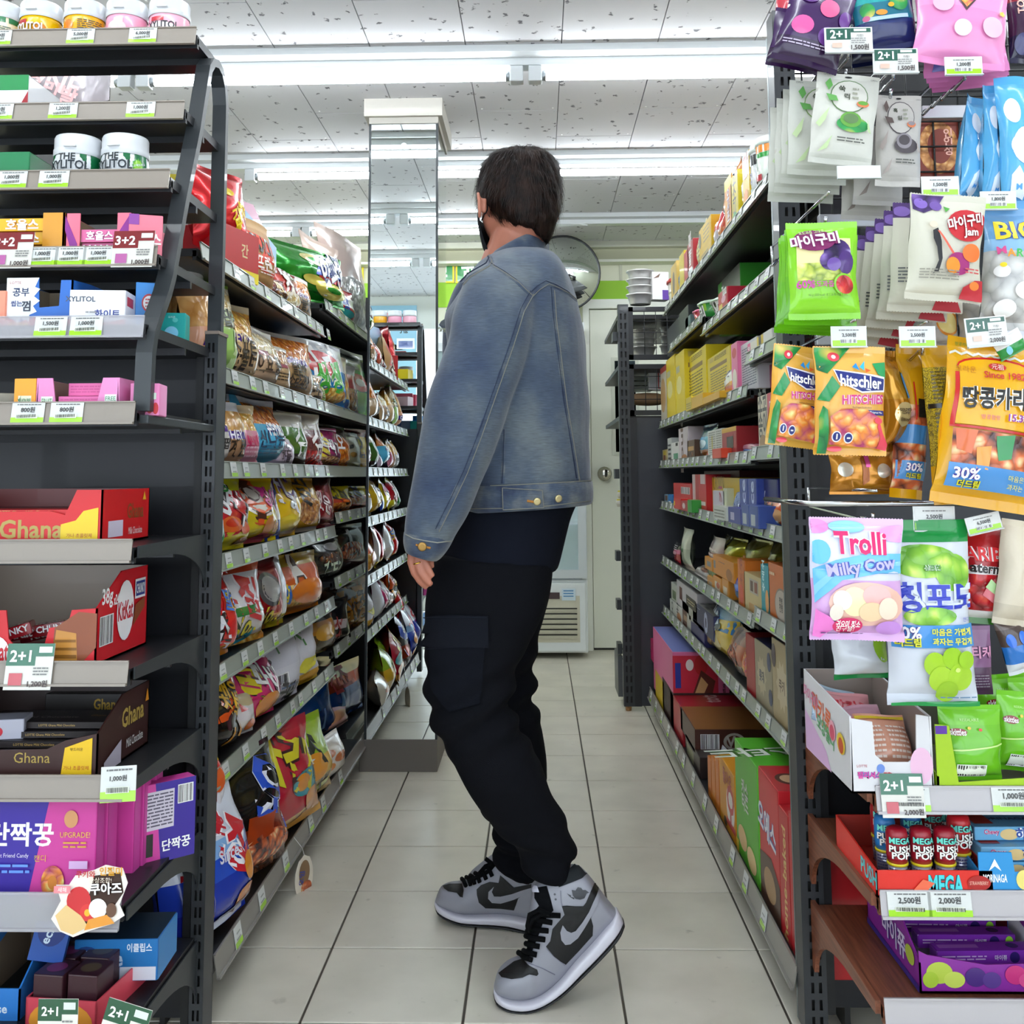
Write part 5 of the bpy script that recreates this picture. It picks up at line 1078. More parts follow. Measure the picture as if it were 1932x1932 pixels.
# fifth
z = LZ[4] + .023; P = ', fifth left aisle shelf'
lrow(z, FXX, [
 (420, 466, 1092, [(0, 'e08a2a'), (.15, 'd81c1e'), (.9, 'c8181c')], [('t', .42, .36, .46, '진', 'e4e4ea', -.15, '2a1a1c'), ('r', .52, .52, .98, .72, 'd8342a'), ('t', .78, .64, .26, '말리', '2a6ad0', -.2, 'e8d81a'), ('p', [(.2, .6), (.34, .72), (.42, .58), (.3, .5)], 'b8309a')], 'bright red bag with white tilted letter and orange foot', dict(t=.14)),
 (446, 510, 1068, [(0, '@chips'), (.10, 'd8d0cc'), (.35, 'e4e2e6'), (.85, 'c84a2a')], [('t', .45, .62, .36, '인절', 'c8242c', -.25, 'f4f0f4'), ('r', .3, .36, .9, .46, '2a7a34'), ('t', .45, .24, .17, 'No.1', 'e0d020', .12, '2a3a2a'), ('p', [(.15, .0), (.3, .2), (.45, .1), (.6, .2), (.7, .04), (.5, 0)], '2a9ab0')], 'white and red rice snack bag with turquoise corner', dict(t=.12)),
 (505, 548, 1050, [(0, 'd0923a'), (.2, 'b01822'), (.85, '7a1420')], [('e', .5, .52, .28, .22, '6a6a70'), ('e', .5, .52, .22, .17, 'b9b6b8'), ('t', .45, .2, .2, 'No.1', 'e0d020', .1, '2a2a1a')], 'dark red foil bag with silver oval', dict(kind='foil', t=.12)),
 (537, 556, 1050, [(0, 'e8d42a'), (.15, 'e8e6ea')], [], 'thin silvery edge of a bag turned sideways', dict(t=.07, kind='foil')),
 (548, 610, 1052, [(0, 'd8801e'), (.15, '@chips'), (.5, 'd8601c'), (.8, 'c8a83a')], [('t', .5, .82, .34, 'A', 'f0ece4', 0, '4a2a1a'), ('r', .04, .2, .3, .5, '2a6ac0'), ('t', .18, .35, .14, '꼬깔', 'f0d82a', 0, None, .2), ('e', .6, .35, .3, .2, 'e07a1c')], 'orange cone snack bag with blue corner label', dict(t=.13)),
 ], P)
lrow(LZ2[3] + .023 - .21 , FXX, [
 (615, 652, 1018, [(0, '1a2016'), (.5, '15161a')], [('e', .6, .75, .2, .1, '9a9aa4'), ('t', .5, .3, .2, '카라', 'b8c8b0'), ('e', .5, .5, .3, .12, '@choc')], 'black bag with dim brown snacks, left of two', dict(t=.1)),
 (652, 690, 995, [(0, '5a1c1c'), (.2, '4a4a22'), (.6, '1c1a1c')], [('e', .5, .4, .3, .2, '@mix'), ('p', [(.4, .1), (.5, .9), (.56, .9), (.5, .1)], 'b0a8a4')], 'black bag with creased silver edge against the pillar', dict(t=.1)),
 ], ', far bay fifth shelf')
# sixth
z = LZ[5] + .023; P = ', sixth left aisle shelf'
lrow(z, FXX, [
 (420, 476, 1275, [(0, '15120f'), (.42, 'e0561a'), (.9, 'd8501a')], [('p', [(.35, .25), (1, .4), (.95, .9), (.3, .75)], '1a1410'), ('t', .66, .66, .34, '매운\n치토', 'e8b41e', -.35, '1a1208'), ('p', [(.5, .1), (.6, .3), (.66, .28), (.58, .08)], 'f0a02a'), ('p', [(.75, .15), (.85, .4), (.92, .38), (.84, .12)], 'f0a02a')], 'orange and black bag with yellow flame lettering', dict(t=.14)),
 (462, 500, 1300, [(0, 'd8d2cc'), (.6, 'c8b48a')], [('e', .5, .5, .24, .14, 'd8d0d0'), ('e', .6, .25, .2, .1, 'd8602a'), ('p', [(.4, .55), (.5, .7), (.6, .55)], 'c82a2a')], 'cream bag with red and orange figures', dict(t=.1)),
 (472, 540, 1245, [(0, 'd83a6a'), (.3, 'd02a6e'), (.9, 'b8205a')], [('t', .42, .72, .4, '꿀', 'e8d01a', -.3, '2a1a20'), ('t', .68, .62, .22, '꽈배', 'eee', -.3, '5a1040'), ('e', .6, .25, .2, .18, 'e8903a')], 'hot pink bag with yellow and white lettering', dict(t=.13)),
 (500, 575, 1200, [(0, 'd0d0da'), (.5, 'c8c8d4')], [('t', .35, .88, .18, '고구마', '2a6a3a'), ('e', .28, .62, .16, .08, '4a4a52'), ('t', .28, .62, .12, '78.6', 'eee', 0, None, .3), ('bc', .3, .3, .6, .42), ('t', .6, .18, .12, '고구마칩', '3a3a40', -.1), ('lines', .3, .22, .7, .27, 1, '4a6aa0')], 'white potato snack bag with black round seal', dict(t=.12, kind='matte')),
 (548, 606, 1190, [(0, 'e0b43a'), (.22, 'd4d4de'), (.9, 'ccccd8')], [('t', .4, .88, .2, '오리지', '3a7a3a'), ('p', [(.4, .3), (.6, .45), (.95, .42), (.8, .28), (.55, .22)], 'd8d03a'), ('p', [(.4, .68), (.5, .76), (.52, .64)], 'c82a2a'), ('e', .7, .12, .25, .09, 'e8b02a')], 'white bag with yellow banana drawing', dict(t=.12, kind='matte')),
 ], P)
lrow(LZ2[5] + .020, FXX, [
 (610, 640, 1160, [(0, '4a3a1c'), (.5, 'b8781e'), (.8, '2a1c16')], [('e', .5, .5, .3, .2, 'd09a2a')], 'gold and black bag leaning at the gap', dict(t=.08)),
 (618, 660, 1140, [(0, '15151a'), (.8, '1c1a1e')], [('p', [(.2, .4), (.8, .3), (.85, .5), (.3, .62)], 'c8c0c4'), ('t', .5, .46, .2, '버섯', '8a1c1c', -.4)], 'black bag with grey label', dict(t=.08)),
 (650, 692, 1100, [(0, '@chips'), (.3, 'd8861c'), (.6, '6a3418')], [('t', .6, .45, .32, '맛동', 'e0941c', 0, '3a1a10'), ('p', [(.1, .55), (.8, .68), (.4, .9)], 'a8a4a4')], 'orange snack bag with brown top against the pillar', dict(t=.08)),
 ], ', far bay sixth shelf')
# base: seventh row, bags leaning back
z = LZ[6] + .03; P = ', bottom left aisle shelf'
lrow(z, -.585, [
 (412, 446, 1535, [(0, '1c2a9a'), (.35, '2440b4'), (.55, 'dfe2f0')], [('t', .55, .64, .62, '오', 'c8202e', -.25, 'f0f0f6'), ('t', .5, .8, .18, '오리온', 'c02a3a', -.3), ('e', .45, .24, .2, .10, 'd07a1e'), ('e', .3, .06, .3, .08, 'c0661e'), ('t', .4, .4, .12, 'Since', 'dde', 0)], 'blue and white squid snack bag nearest the end post', dict(t=.14, tilt=-.2, turn=20, hk=1.1)),
 (440, 503, 1498, [(0, '2038a8'), (.35, '2a52c4'), (.5, '8ab4e4'), (.62, 'd8dce8'), (.93, '3aa8d0')], [('t', .52, .64, .44, '오징', 'c8202e', -.55, 'f0f0f6'), ('t', .36, .78, .16, '오리온', 'c02a3a', -.5, None, .4), ('e', .84, .34, .13, .10, 'd8861e'), ('e', .8, .12, .2, .10, 'd0761c'), ('t', .52, .5, .10, 'Since', 'dde', 0), ('p', [(.3, .0), (.9, .02), (.95, .12), (.4, .10)], 'dfe2ee')], 'blue and white squid snack bag with turquoise top', dict(t=.15, tilt=-.2, turn=20, hk=1.1)),
 (500, 562, 1432, [(0, '@choc'), (.22, '9a3218'), (.42, '141214'), (.9, '1c1a1e')], [('t', .75, .62, .5, '오', '1f50c8', -.4, 'e8eaf6'), ('e', .45, .2, .4, .14, '@mix'), ('p', [(.2, .3), (.6, .3), (.7, .45), (.3, .5)], 'c84a1a')], 'black foil bag with blue lettering and tied neck', dict(t=.15, tilt=-.2, turn=15, hk=1.1, kind='foil')),
 (535, 612, 1395, [(0, 'd8a04a'), (.18, 'b81e34'), (.9, 'a81a30')], [('t', .55, .72, .36, '자갈', 'd8cc1e', -.5, '3a1018'), ('e', .75, .4, .24, .12, '3a9aa8'), ('e', .66, .42, .1, .08, 'e8962a'), ('e', .8, .22, .16, .10, 'e0944a'), ('e', .92, .12, .1, .06, 'e0944a')], 'crimson bag with yellow tilted lettering and golden snacks', dict(t=.14, tilt=-.2, hk=1.1)),
 (590, 640, 1372, [(0, 'd8c08a'), (.28, 'e0b02a'), (.5, '9aba22'), (.9, '8aae1e')], [('t', .4, .70, .34, '고소', '22261a', -.5), ('e', .5, .42, .22, .16, 'e89a2a'), ('r', .3, .08, .8, .2, 'd8d82a'), ('t', .55, .14, .16, '고소미', '22261a', 0, None, .45), ('star', .3, .52, .2, .06, 9, 'e8e4d8')], 'lime green and yellow bag with mango picture', dict(t=.12, tilt=-.2, hk=1.1)),
 (622, 662, 1398, [(0, 'd4ccc0'), (.85, 'dedad2')], [('e', .45, .62, .16, .09, 'b8683a'), ('e', .7, .45, .18, .1, 'b8683a'), ('e', .35, .35, .16, .09, 'c07a44')], 'cream bag with round brown biscuits', dict(t=.10, tilt=-.2, hk=1.1)),
 (628, 664, 1332, [(0, 'e0a89a'), (.5, 'd8949a'), (.85, 'b8343c')], [('e', .5, .5, .34, .2, 'e8a87a')], 'pink clear bag of round snacks behind the biscuits', dict(t=.10, tilt=-.3, back=.10)),
 (600, 640, 1290, [(0, '12408a'), (.5, '1c5aa8')], [('p', [(.5, .1), (.6, .5), (.66, .5), (.58, .1)], '8ab8e8')], 'dark blue foil bag lying behind at the gap', dict(t=.10, kind='foil', back=.12, tilt=-.2)),
 (640, 684, 1262, [(0, '17509a'), (.6, 'c84a2a'), (.8, 'e8d8b0')], [('p', [(.3, .1), (.4, .55), (.46, .55), (.4, .1)], '8ab8e8'), ('t', .5, .8, .2, '칸쵸', 'c02a3a')], 'deep blue foil bag with red top near the pillar', dict(t=.10, kind='foil', back=.10)),
 (414, 450, 1380, [(0, 'd01a1c'), (.5, 'c81c1c'), (.8, 'd8a81e')], [('t', .5, .8, .34, '치토', 'e8b41e', -.3, '2a1408'), ('e', .6, .3, .2, .14, 'dcd8e0'), ('e', .55, .5, .22, .12, 'd8602a')], 'red cheese puff bag standing behind the squid snacks', dict(t=.10, back=.06, lift=.16)),
 (425, 480, 1425, [(0, '8a1626'), (.6, 'a01c30')], [('t', .7, .6, .34, '자', 'd8cc1e', -.4), ('e', .5, .2, .36, .1, '@mix')], 'crimson bag lying behind the squid snacks', dict(t=.12, back=.14, lift=.10)),
 ], P)
# small white scribbled clip and wobbler at the base rail
p = atX(574, 1655, -.575); g, tx = MB(), MB()
S = lambda u, v, e: Vector((-.575 + .03 * (u - .5) + e, p.y + .06 * (u - .5), p.z + .105 * (v - .5)))
g.prism([S(.5 + .5 * math.cos(a * PI / 10), .5 + .5 * math.sin(a * PI / 10) * (1 if a % 2 else .93), 0) for a in range(20)], (-.001, 0, 0), mat('e6dccb'))
prints(g, tx, [('e', .5, .6, .3, .28, '8a6a4a'), ('t', .35, .5, .3, '오잉', '2a3a9a', 1.4), ('e', .6, .25, .3, .16, '@mix')], S, .06, .105)
o = g.build('wobbler_card'); fixnormals(o); tag(o, 'small oval biscuit advert card dangling below the bottom left rail', 'sign'); tx.build('lettering', o)
g = MB(); g.tube([(-.597, p.y - .02, p.z + .10), (-.58, p.y - .005, p.z + .07), (-.575, p.y, p.z + .05)], .0008, mat('d0d0d0', 'plastic'), 5); g.build('strip', o).matrix_parent_inverse = Matrix()
# ------------------------------------------------------------------ right aisle: boxes, bags and tubs
def rrow(z, X, items, phrase):
 """standing goods facing the aisle; pixel ranges are read on the plane X"""
 for k, it in enumerate(items):
  kd, x0, x1, yt, c, pr, desc = it[:7]; op = dict(it[7]) if len(it) > 7 else {}
  XX = X + op.pop('back', .01); a, b_ = atX(x0, 900, XX).y, atX(x1, 900, XX).y
  w = abs(b_ - a) * op.pop('wf', .98); yb = (a + b_) / 2; zz = z + op.pop('lift', 0)
  h = max(.02, atX((x0 + x1) / 2, yt, XX).z - zz); rz = -PI / 2 + math.radians(op.pop('turn', 0)); d = op.pop('d', .12)
  lb = desc + phrase
  if kd == 'b':
   side = op.pop('side', None); top = op.pop('top', None)
   fc = {'F': (c, pr)}
   if op.pop('sf', 0): fc = {'F': (c, []), 'R': (c, pr)}
   if side: fc['R'] = side
   if top: fc['T'] = top
   box(op.pop('name', 'snack_box'), lb, 'box', (XX, yb, zz), rz, w, d, h, op.pop('base', c if c[0] != '@' else 'ccc'), fc, **op)
  elif kd == 'g':
   t = op.pop('t', min(.09, w * .45))
   bag(op.pop('name', 'snack_bag'), lb, 'bag', (XX + t / 2 + .004, yb, zz), rz, w, h, t, c, pr, kind=op.pop('kind', 'film'), seed=k * 1.7 + z, **op)
  elif kd == 'c':       # round tub or canister
   r = w / 2; mb, tx = MB(), MB(); lid = op.pop('lid', 'dfe8e0'); flare = op.pop('flare', .9)
   mb.lathe([(r * flare, 0), (r * .98, h * .86)], (0, 0, 0), mat(c, 'film'), 24); mb.lathe([(r * 1.04, h * .86), (r * 1.04, h * .93), (r * .95, h * .95), (r * .95, h)], (0, 0, 0), mat(lid, 'plastic'), 24)
   S = lambda u, v, e: Vector(((r * (flare + (.98 - flare) * v) + e) * math.cos(-PI / 2 + (u - .5) * PI), (r * (flare + (.98 - flare) * v) + e) * math.sin(-PI / 2 + (u - .5) * PI), v * h * .86))
   prints(mb, tx, pr, S, PI * r, h * .86, True)
   o = mb.build(op.pop('name', 'snack_tub')); tag(o, lb, 'tub'); place(o, (XX + r, yb, zz), rz)
   if tx.v: tx.build('lettering', o)
SB = lambda n, c='555': [('lines', .12, .1, .88, .8, n, c)]
# top shelf: seen against the ceiling; x ranges run far to near
z = 1.645 + .022
rrow(z, .53, [
 ('c', 1261, 1273, 515, 'e6e2d4', [('lines', .2, .2, .8, .7, 3, '8a8a7a')], 'cream canister with red lid', dict(lid='c8201e')),
 ('b', 1274, 1285, 485, 'd8b45a', [('e', .5, .5, .2, .3, '6a5a4a')], 'amber snack carton', dict(top=('e0c070', []))),
 ('g', 1284, 1292, 480, [(0, 'c8ccd4'), (.5, 'b8c4d8')], [('t', .5, .6, .5, '감', '3a5a9a')], 'silver blue packet', {}),
 ('b', 1291, 1300, 463, 'd8c01a', [], 'slim yellow carton', {}),
 ('b', 1300, 1309, 458, 'b8202e', [], 'narrow red carton', {}),
 ('b', 1307, 1318, 440, 'a81c2c', [('t', .5, .6, .5, '빼빼로', 'e8e0e0', 1.57), ('r', .1, .05, .9, .3, 'c8c8cc')], 'tall glossy red carton', {}),
 ('g', 1318, 1332, 402, [(0, 'e8dca0'), (.8, 'e6dcb0')], [('lines', .2, .1, .8, .9, 9, 'a89a5a')], 'pale yellow wrapped snack packet', dict(t=.05, kind='matte')),
 ('b', 1330, 1354, 402, 'd8b010', [('r', .1, .04, .8, .3, 'c8a83a'), ('lines', .15, .06, .75, .28, 4, '5a4a1a'), ('r', .35, .45, .9, .92, 'dcb818'), ('lines', .4, .5, .85, .9, 4, '8a6a14'), ('e', .1, .7, .1, .2, '6a6a4a')], 'broad bright yellow biscuit carton', dict(top=('e8d870', []))),
 ('g', 1353, 1362, 378, [(0, 'c8c0c4'), (.5, 'c01c24'), (.85, 'c8202a')], [], 'red pointed packet, farther of a pair', dict(t=.05)),
 ('g', 1361, 1371, 378, [(0, 'b8602a'), (.5, 'b8401e'), (.85, 'c8202a')], [], 'red pointed packet, nearer of a pair', dict(t=.05)),
 ('g', 1371, 1386, 275, [(0, 'c88a5a'), (.40, 'd89a64'), (.52, 'd89058'), (.9, 'd8946a')], [('t', .5, .25, .4, '참쌀', 'b02a4a'), ('t', .5, .7, .3, '과자', 'c04a6a', 1.57)], 'tall orange tan wafer bag, twice as high as neighbours', dict(t=.10)),
 ('b', 1382, 1396, 310, 'd8901e', [('r', .0, .8, 1, 1, 'e8d020'), ('t', .5, .5, .9, '오\n사\n쯔', 'e8e4e4', 0, 'a02a3a')], 'tall orange and yellow carton with vertical lettering', {}),
 ('b', 1394, 1408, 303, 'd8c41c', [('t', .5, .6, 1.6, '고\n소\n미', '2a2a20'), ('e', .5, .15, .3, .1, '2f8a3a')], 'tall yellow carton with vertical black lettering', {}),
 ('g', 1407, 1420, 275, [(0, 'd8c49a'), (.35, 'd0ccc4'), (.8, 'd8d8d4')], [('e', .4, .25, .3, .12, 'c88a4a')], 'silver grey packet with tan foot', dict(t=.06)),
 ('b', 1418, 1431, 262, 'd8b424', [('r', 0, .6, 1, 1, 'd8d4cc'), ('t', .5, .78, .8, '감', '8a1c2a'), ('e', .5, .25, .3, .12, 'e8903a')], 'yellow and grey carton lettered in dark red', {}),
 ('c', 1426, 1439, 246, 'dfe2e2', [('r', .1, .75, .9, .95, '2a2a2a'), ('t', .5, .5, .14, '포테', '2a5aa0', 1.57), ('r', .2, .1, .8, .3, 'b8c4c0')], 'white canister with black and blue lettering', {}),
 ('c', 1438, 1452, 232, 'e0e8dc', [('r', 0, .85, 1, 1, 'e8881e'), ('r', 0, .75, 1, .84, '2a9a3a'), ('t', .45, .6, .2, 'b', '2a2a2a'), ('r', .15, .3, .7, .42, 'b8303a'), ('r', .15, .02, .7, .2, '3aa04a')], 'white canister with orange and green bands nearest the post', {}),
 ], ' on the top right aisle shelf')
z = 1.433 + .020
P = ' on the second right aisle shelf'
rrow(z, .53, [
 ('c', 1338, 1366, 555, '1f7a34', [('r', 0, .62, 1, 1, '8aca3a'), ('t', .5, .55, .20, '리얼', 'f0f0ea', .15, '2a2a26'), ('t', .5, .34, .12, '라떼', 'f0f0ea', .15, '2a2a26'), ('e', .6, .15, .08, .1, 'e8c46a')], 'green cup of cereal with white lettering', dict(lid='d8f0d8', flare=.78)),
 ('b', 1364, 1382, 538, 'b81e34', [('r', .1, .1, .45, .5, 'd8c04a'), ('e', .6, .62, .24, .14, 'e0a0b8'), ('t', .7, .93, .2, 'Tabata', 'eee', 0, None, .5)], 'red and pink carton standing by the green cup', {}),
 ('g', 1378, 1400, 560, [(0, 'd0a488'), (.5, 'c88a7a'), (.9, '8a2a34')], [('lines', .2, .3, .8, .6, 3, '8a4a3a')], 'tan and red snack bag', dict(t=.06)),
 ('b', 1362, 1410, 505, '3aa02e', [('r', .2, .55, 1, 1, '5a5a58')], 'large green carton behind the others', dict(back=.08, wf=.9)),
 ('g', 1398, 1416, 540, [(0, '8ab86a'), (.5, '4a9a3a'), (.9, 'd8d8c8')], [], 'pale green snack packet', dict(t=.05)),
 ('g', 1412, 1424, 528, [(0, 'e0c06a'), (.8, 'e8e0b8')], [], 'thin pale yellow packet', dict(t=.04)),
 ('g', 1418, 1440, 508, [(0, 'dcdcd8'), (.5, 'c8ccc8'), (.85, 'e4e4e4')], [('e', .35, .6, .2, .22, '2a2420')], 'white packet with black oval', dict(t=.06)),
 ('g', 1436, 1452, 500, [(0, '6a5a5a'), (.4, 'b8b8b4'), (.8, 'c0222c')], [], 'silver packet with red top', dict(t=.05)),
 ], P)
z = 1.476 + .020
rrow(z, .53, [
 ('b', 1288, 1306, 575, '1c2422', [], 'tall black carton with glassy side', {}),
 ('c', 1309, 1322, 578, 'c8282a', [('r', 0, .6, 1, 1, 'e06a7a'), ('e', .5, .5, .2, .15, 'e8a05a'), ('t', .5, .25, .12, '안녕', 'f0ece4', 0, '2a2a2a')], 'small pink and red cup', dict(lid='d84a7a', flare=.8)),
 ('c', 1318, 1333, 562, '2f8a3a', [('r', 0, .6, 1, 1, '9ad04a'), ('t', .5, .45, .18, '씨리', 'f0f0ea', .15, '2a2a26')], 'slim green cup left of the large one', dict(lid='d8f0d8', flare=.8)),
 ('b', 1300, 1310, 590, '4a6a6a', [], 'thin dark teal packet', {}),
 ('b', 1264, 1290, 602, '2a2c32', [], 'dark box behind the mesh panel', dict(back=.03)),
 ], ' on the far second right shelf')
# third: near piece
z = 1.268 + .020
rrow(z, .53, [
 ('b', 1418, 1436, 640, 'd8cfc0', [('r', 0, 0, .3, 1, 'e04a8a'), ('t', .15, .5, .2, '콘', 'fff')], 'torn topped pink and grey carton', dict(d=.15)),
 ('b', 1436, 1448, 628, 'd8b81a', [('r', .3, 0, .7, 1, '2a1c1a')], 'yellow carton with black stripe', {}),
 ('b', 1448, 1466, 618, 'cfccc4', [], 'white grey carton against the post', {}),
 ], ' on the near third right shelf')
z = 1.190 + .020
YB_ = [('r', .12, .72, .86, .79, '8a6a2a'), ('lines', .14, .08, .86, .68, 12, '7a6410'), ('r', .12, .88, .3, .96, 'c8b04a'), ('lines', .35, .87, .85, .96, 3, '7a6410')]
rrow(z, .53, [
 ('b', 1250, 1262, 688, 'cfc4b0', [('e', .4, .5, .4, .3, 'c89a5a'), ('r', .0, .9, 1, 1, 'a8342a')], 'beige carton beside the mesh panel', {}),
 ('b', 1261, 1278, 670, 'e0c40c', [('e', .4, .5, .3, .14, 'e8dc8a'), ('r', .1, .7, .5, .8, 'b8b490')], 'narrow yellow corn snack carton, farther one', {}),
 ('b', 1279, 1296, 660, 'e2c80e', [('e', .4, .5, .3, .14, 'e8dc8a'), ('r', .1, .7, .5, .8, 'b8b490')], 'narrow yellow corn snack carton, nearer one', dict(side=('dcc40c', YB_))),
 ('b', 1296, 1338, 660, 'dfc80e', YB_, 'large yellow carton with printed panel, left of two', dict(back=.03)),
 ('b', 1340, 1385, 660, 'dcc40e', YB_, 'large yellow carton with printed panel, right of two', dict(back=.03)),
 ('b', 1297, 1308, 748, 'dcc030', [('lines', .1, .1, .9, .6, 3, '8a7a1a')], 'small yellow packet, first of the low row', dict(back=-.02)),
 ('b', 1308, 1330, 744, 'dcac1a', [], 'small plain amber carton, second of the low row', dict(back=-.02)),
 ('b', 1330, 1362, 743, 'd8a414', [], 'small plain amber carton, third of the low row', dict(back=-.02)),
 ('g', 1362, 1385, 680, [(0, 'd85a1c'), (.35, 'd8901e'), (.7, 'e8e4de')], [('p', [(.3, .35), (.9, .5), (.9, .95), (.5, .9)], 'dedcda'), ('t', .45, .85, .3, 'M', '2a1c14')], 'orange bag with white header card', dict(t=.06)),
 ('b', 1386, 1398, 642, 'e0709a', [('e', .5, .8, .35, .1, 'c82a3a'), ('e', .5, .3, .35, .2, 'e8dcc8')], 'tall pink biscuit carton', {}),
 ('b', 1398, 1436, 640, 'c8c4c8', [('r', 0, 0, .15, 1, 'd8307a'), ('lines', .25, .1, .95, .9, 16, '4a4a6a')], 'tall carton printed with small grey type', dict(back=.02)),
 ('b', 1436, 1462, 690, 'a8184a', [('e', .5, .7, .28, .18, 'b8823a'), ('e', .6, .35, .3, .2, 'b8823a')], 'crimson carton with brown biscuits pictured', dict(back=.05)),
 ], ' on the third right aisle shelf')
# fourth
z = 1.022 + .020; P = ' on the fourth right aisle shelf'
rrow(z, .53, [
 ('b', 1251, 1260, 848, 'b8a878', [('r', .2, .6, .8, .9, 'c8b02a'), ('r', .3, .1, .6, .6, '8a3a1c')], 'small olive and brown carton farthest along', {}),
 ('b', 1261, 1268, 826, 'c8ccc8', SB(4), 'slim white carton with fine print', dict(d=.09)),
 ('b', 1268, 1282, 834, 'dcdcd8', [('r', .6, .8, .9, .95, '222'), ('r', .3, 0, .9, .45, '5a9a7a')], 'white and green carton', {}),
 ('b', 1282, 1300, 806, 'd4c8cc', [('t', .35, .5, .3, 'Louis', '6a4a3a', 1.57), ('e', .6, .12, .3, .1, 'b87a4a')], 'tall pale pink carton with vertical lettering', dict(d=.1)),
 ('b', 1298, 1312, 830, '5a3a22', [('r', .1, .5, .9, .7, 'c89a5a'), ('e', .5, .3, .3, .14, '@choc')], 'brown chocolate biscuit carton', {}),
 ('g', 1312, 1336, 800, [(0, 'c8a88a'), (.3, '3a9ac8'), (.65, '1f5a6a'), (.85, '1c2c4a')], [('e', .5, .45, .25, .12, 'c8e8f4'), ('e', .6, .2, .2, .08, 'e88a3a')], 'blue and dark teal bag with bright crease', dict(t=.06)),
 ('g', 1328, 1338, 845, [(0, 'd84a1c'), (.6, 'd8301c')], [], 'small orange red packet', dict(t=.04)),
 ('b', 1337, 1365, 810, 'd4d4cc', [('lines', .1, .05, .55, .95, 12, '7a7a6a'), ('lines', .62, .05, .95, .95, 12, '7a7a6a'), ('r', .3, .35, .36, .8, 'c8b82a')], 'white carton covered in fine print', {}),
 ('b', 1345, 1362, 846, 'd8401c', [], 'small orange carton in front of the printed one', dict(back=-.02)),
 ('b', 1364, 1392, 806, 'a01c24', [('r', 0, .85, 1, 1, 'd8a81c'), ('r', .35, .3, .8, .7, '2a1c16')], 'red carton with yellow scalloped top', {}),
 ('g', 1372, 1410, 832, [(0, 'c88a9a'), (.4, 'd898a8'), (.8, 'c890c0')], [('p', [(.3, .2), (.6, .9), (.7, .9), (.5, .2)], 'e8d0dc')], 'pink bag slumped on its side', dict(t=.06, tilt=-.6)),
 ('b', 1384, 1425, 806, '5a1c16', [('e', .5, .5, .3, .3, 'b03a1c')], 'dark red brown carton at the back', dict(back=.10)),
 ('g', 1378, 1408, 852, [(0, '2a7ac0'), (.6, '1f6ab0')], [], 'flat blue packet', dict(t=.04, tilt=-.9)),
 ('g', 1405, 1436, 838, [(0, 'e0dcd8'), (.5, 'd8b07a'), (.8, 'd8823a')], [], 'white and orange crumpled bag', dict(t=.06, tilt=-.4)),
 ('b', 1434, 1452, 744, 'd0c4ac', [('t', .5, .7, 1.2, '초코\n송이', '2a2420'), ('e', .5, .2, .4, .14, 'a8825a')], 'tall beige carton with black vertical lettering', dict(d=.1)),
 ('b', 1452, 1466, 738, 'c84a5c', [('t', .5, .75, .5, '떡', 'eee')], 'tall rose red carton at the post', {}),
 ], P)
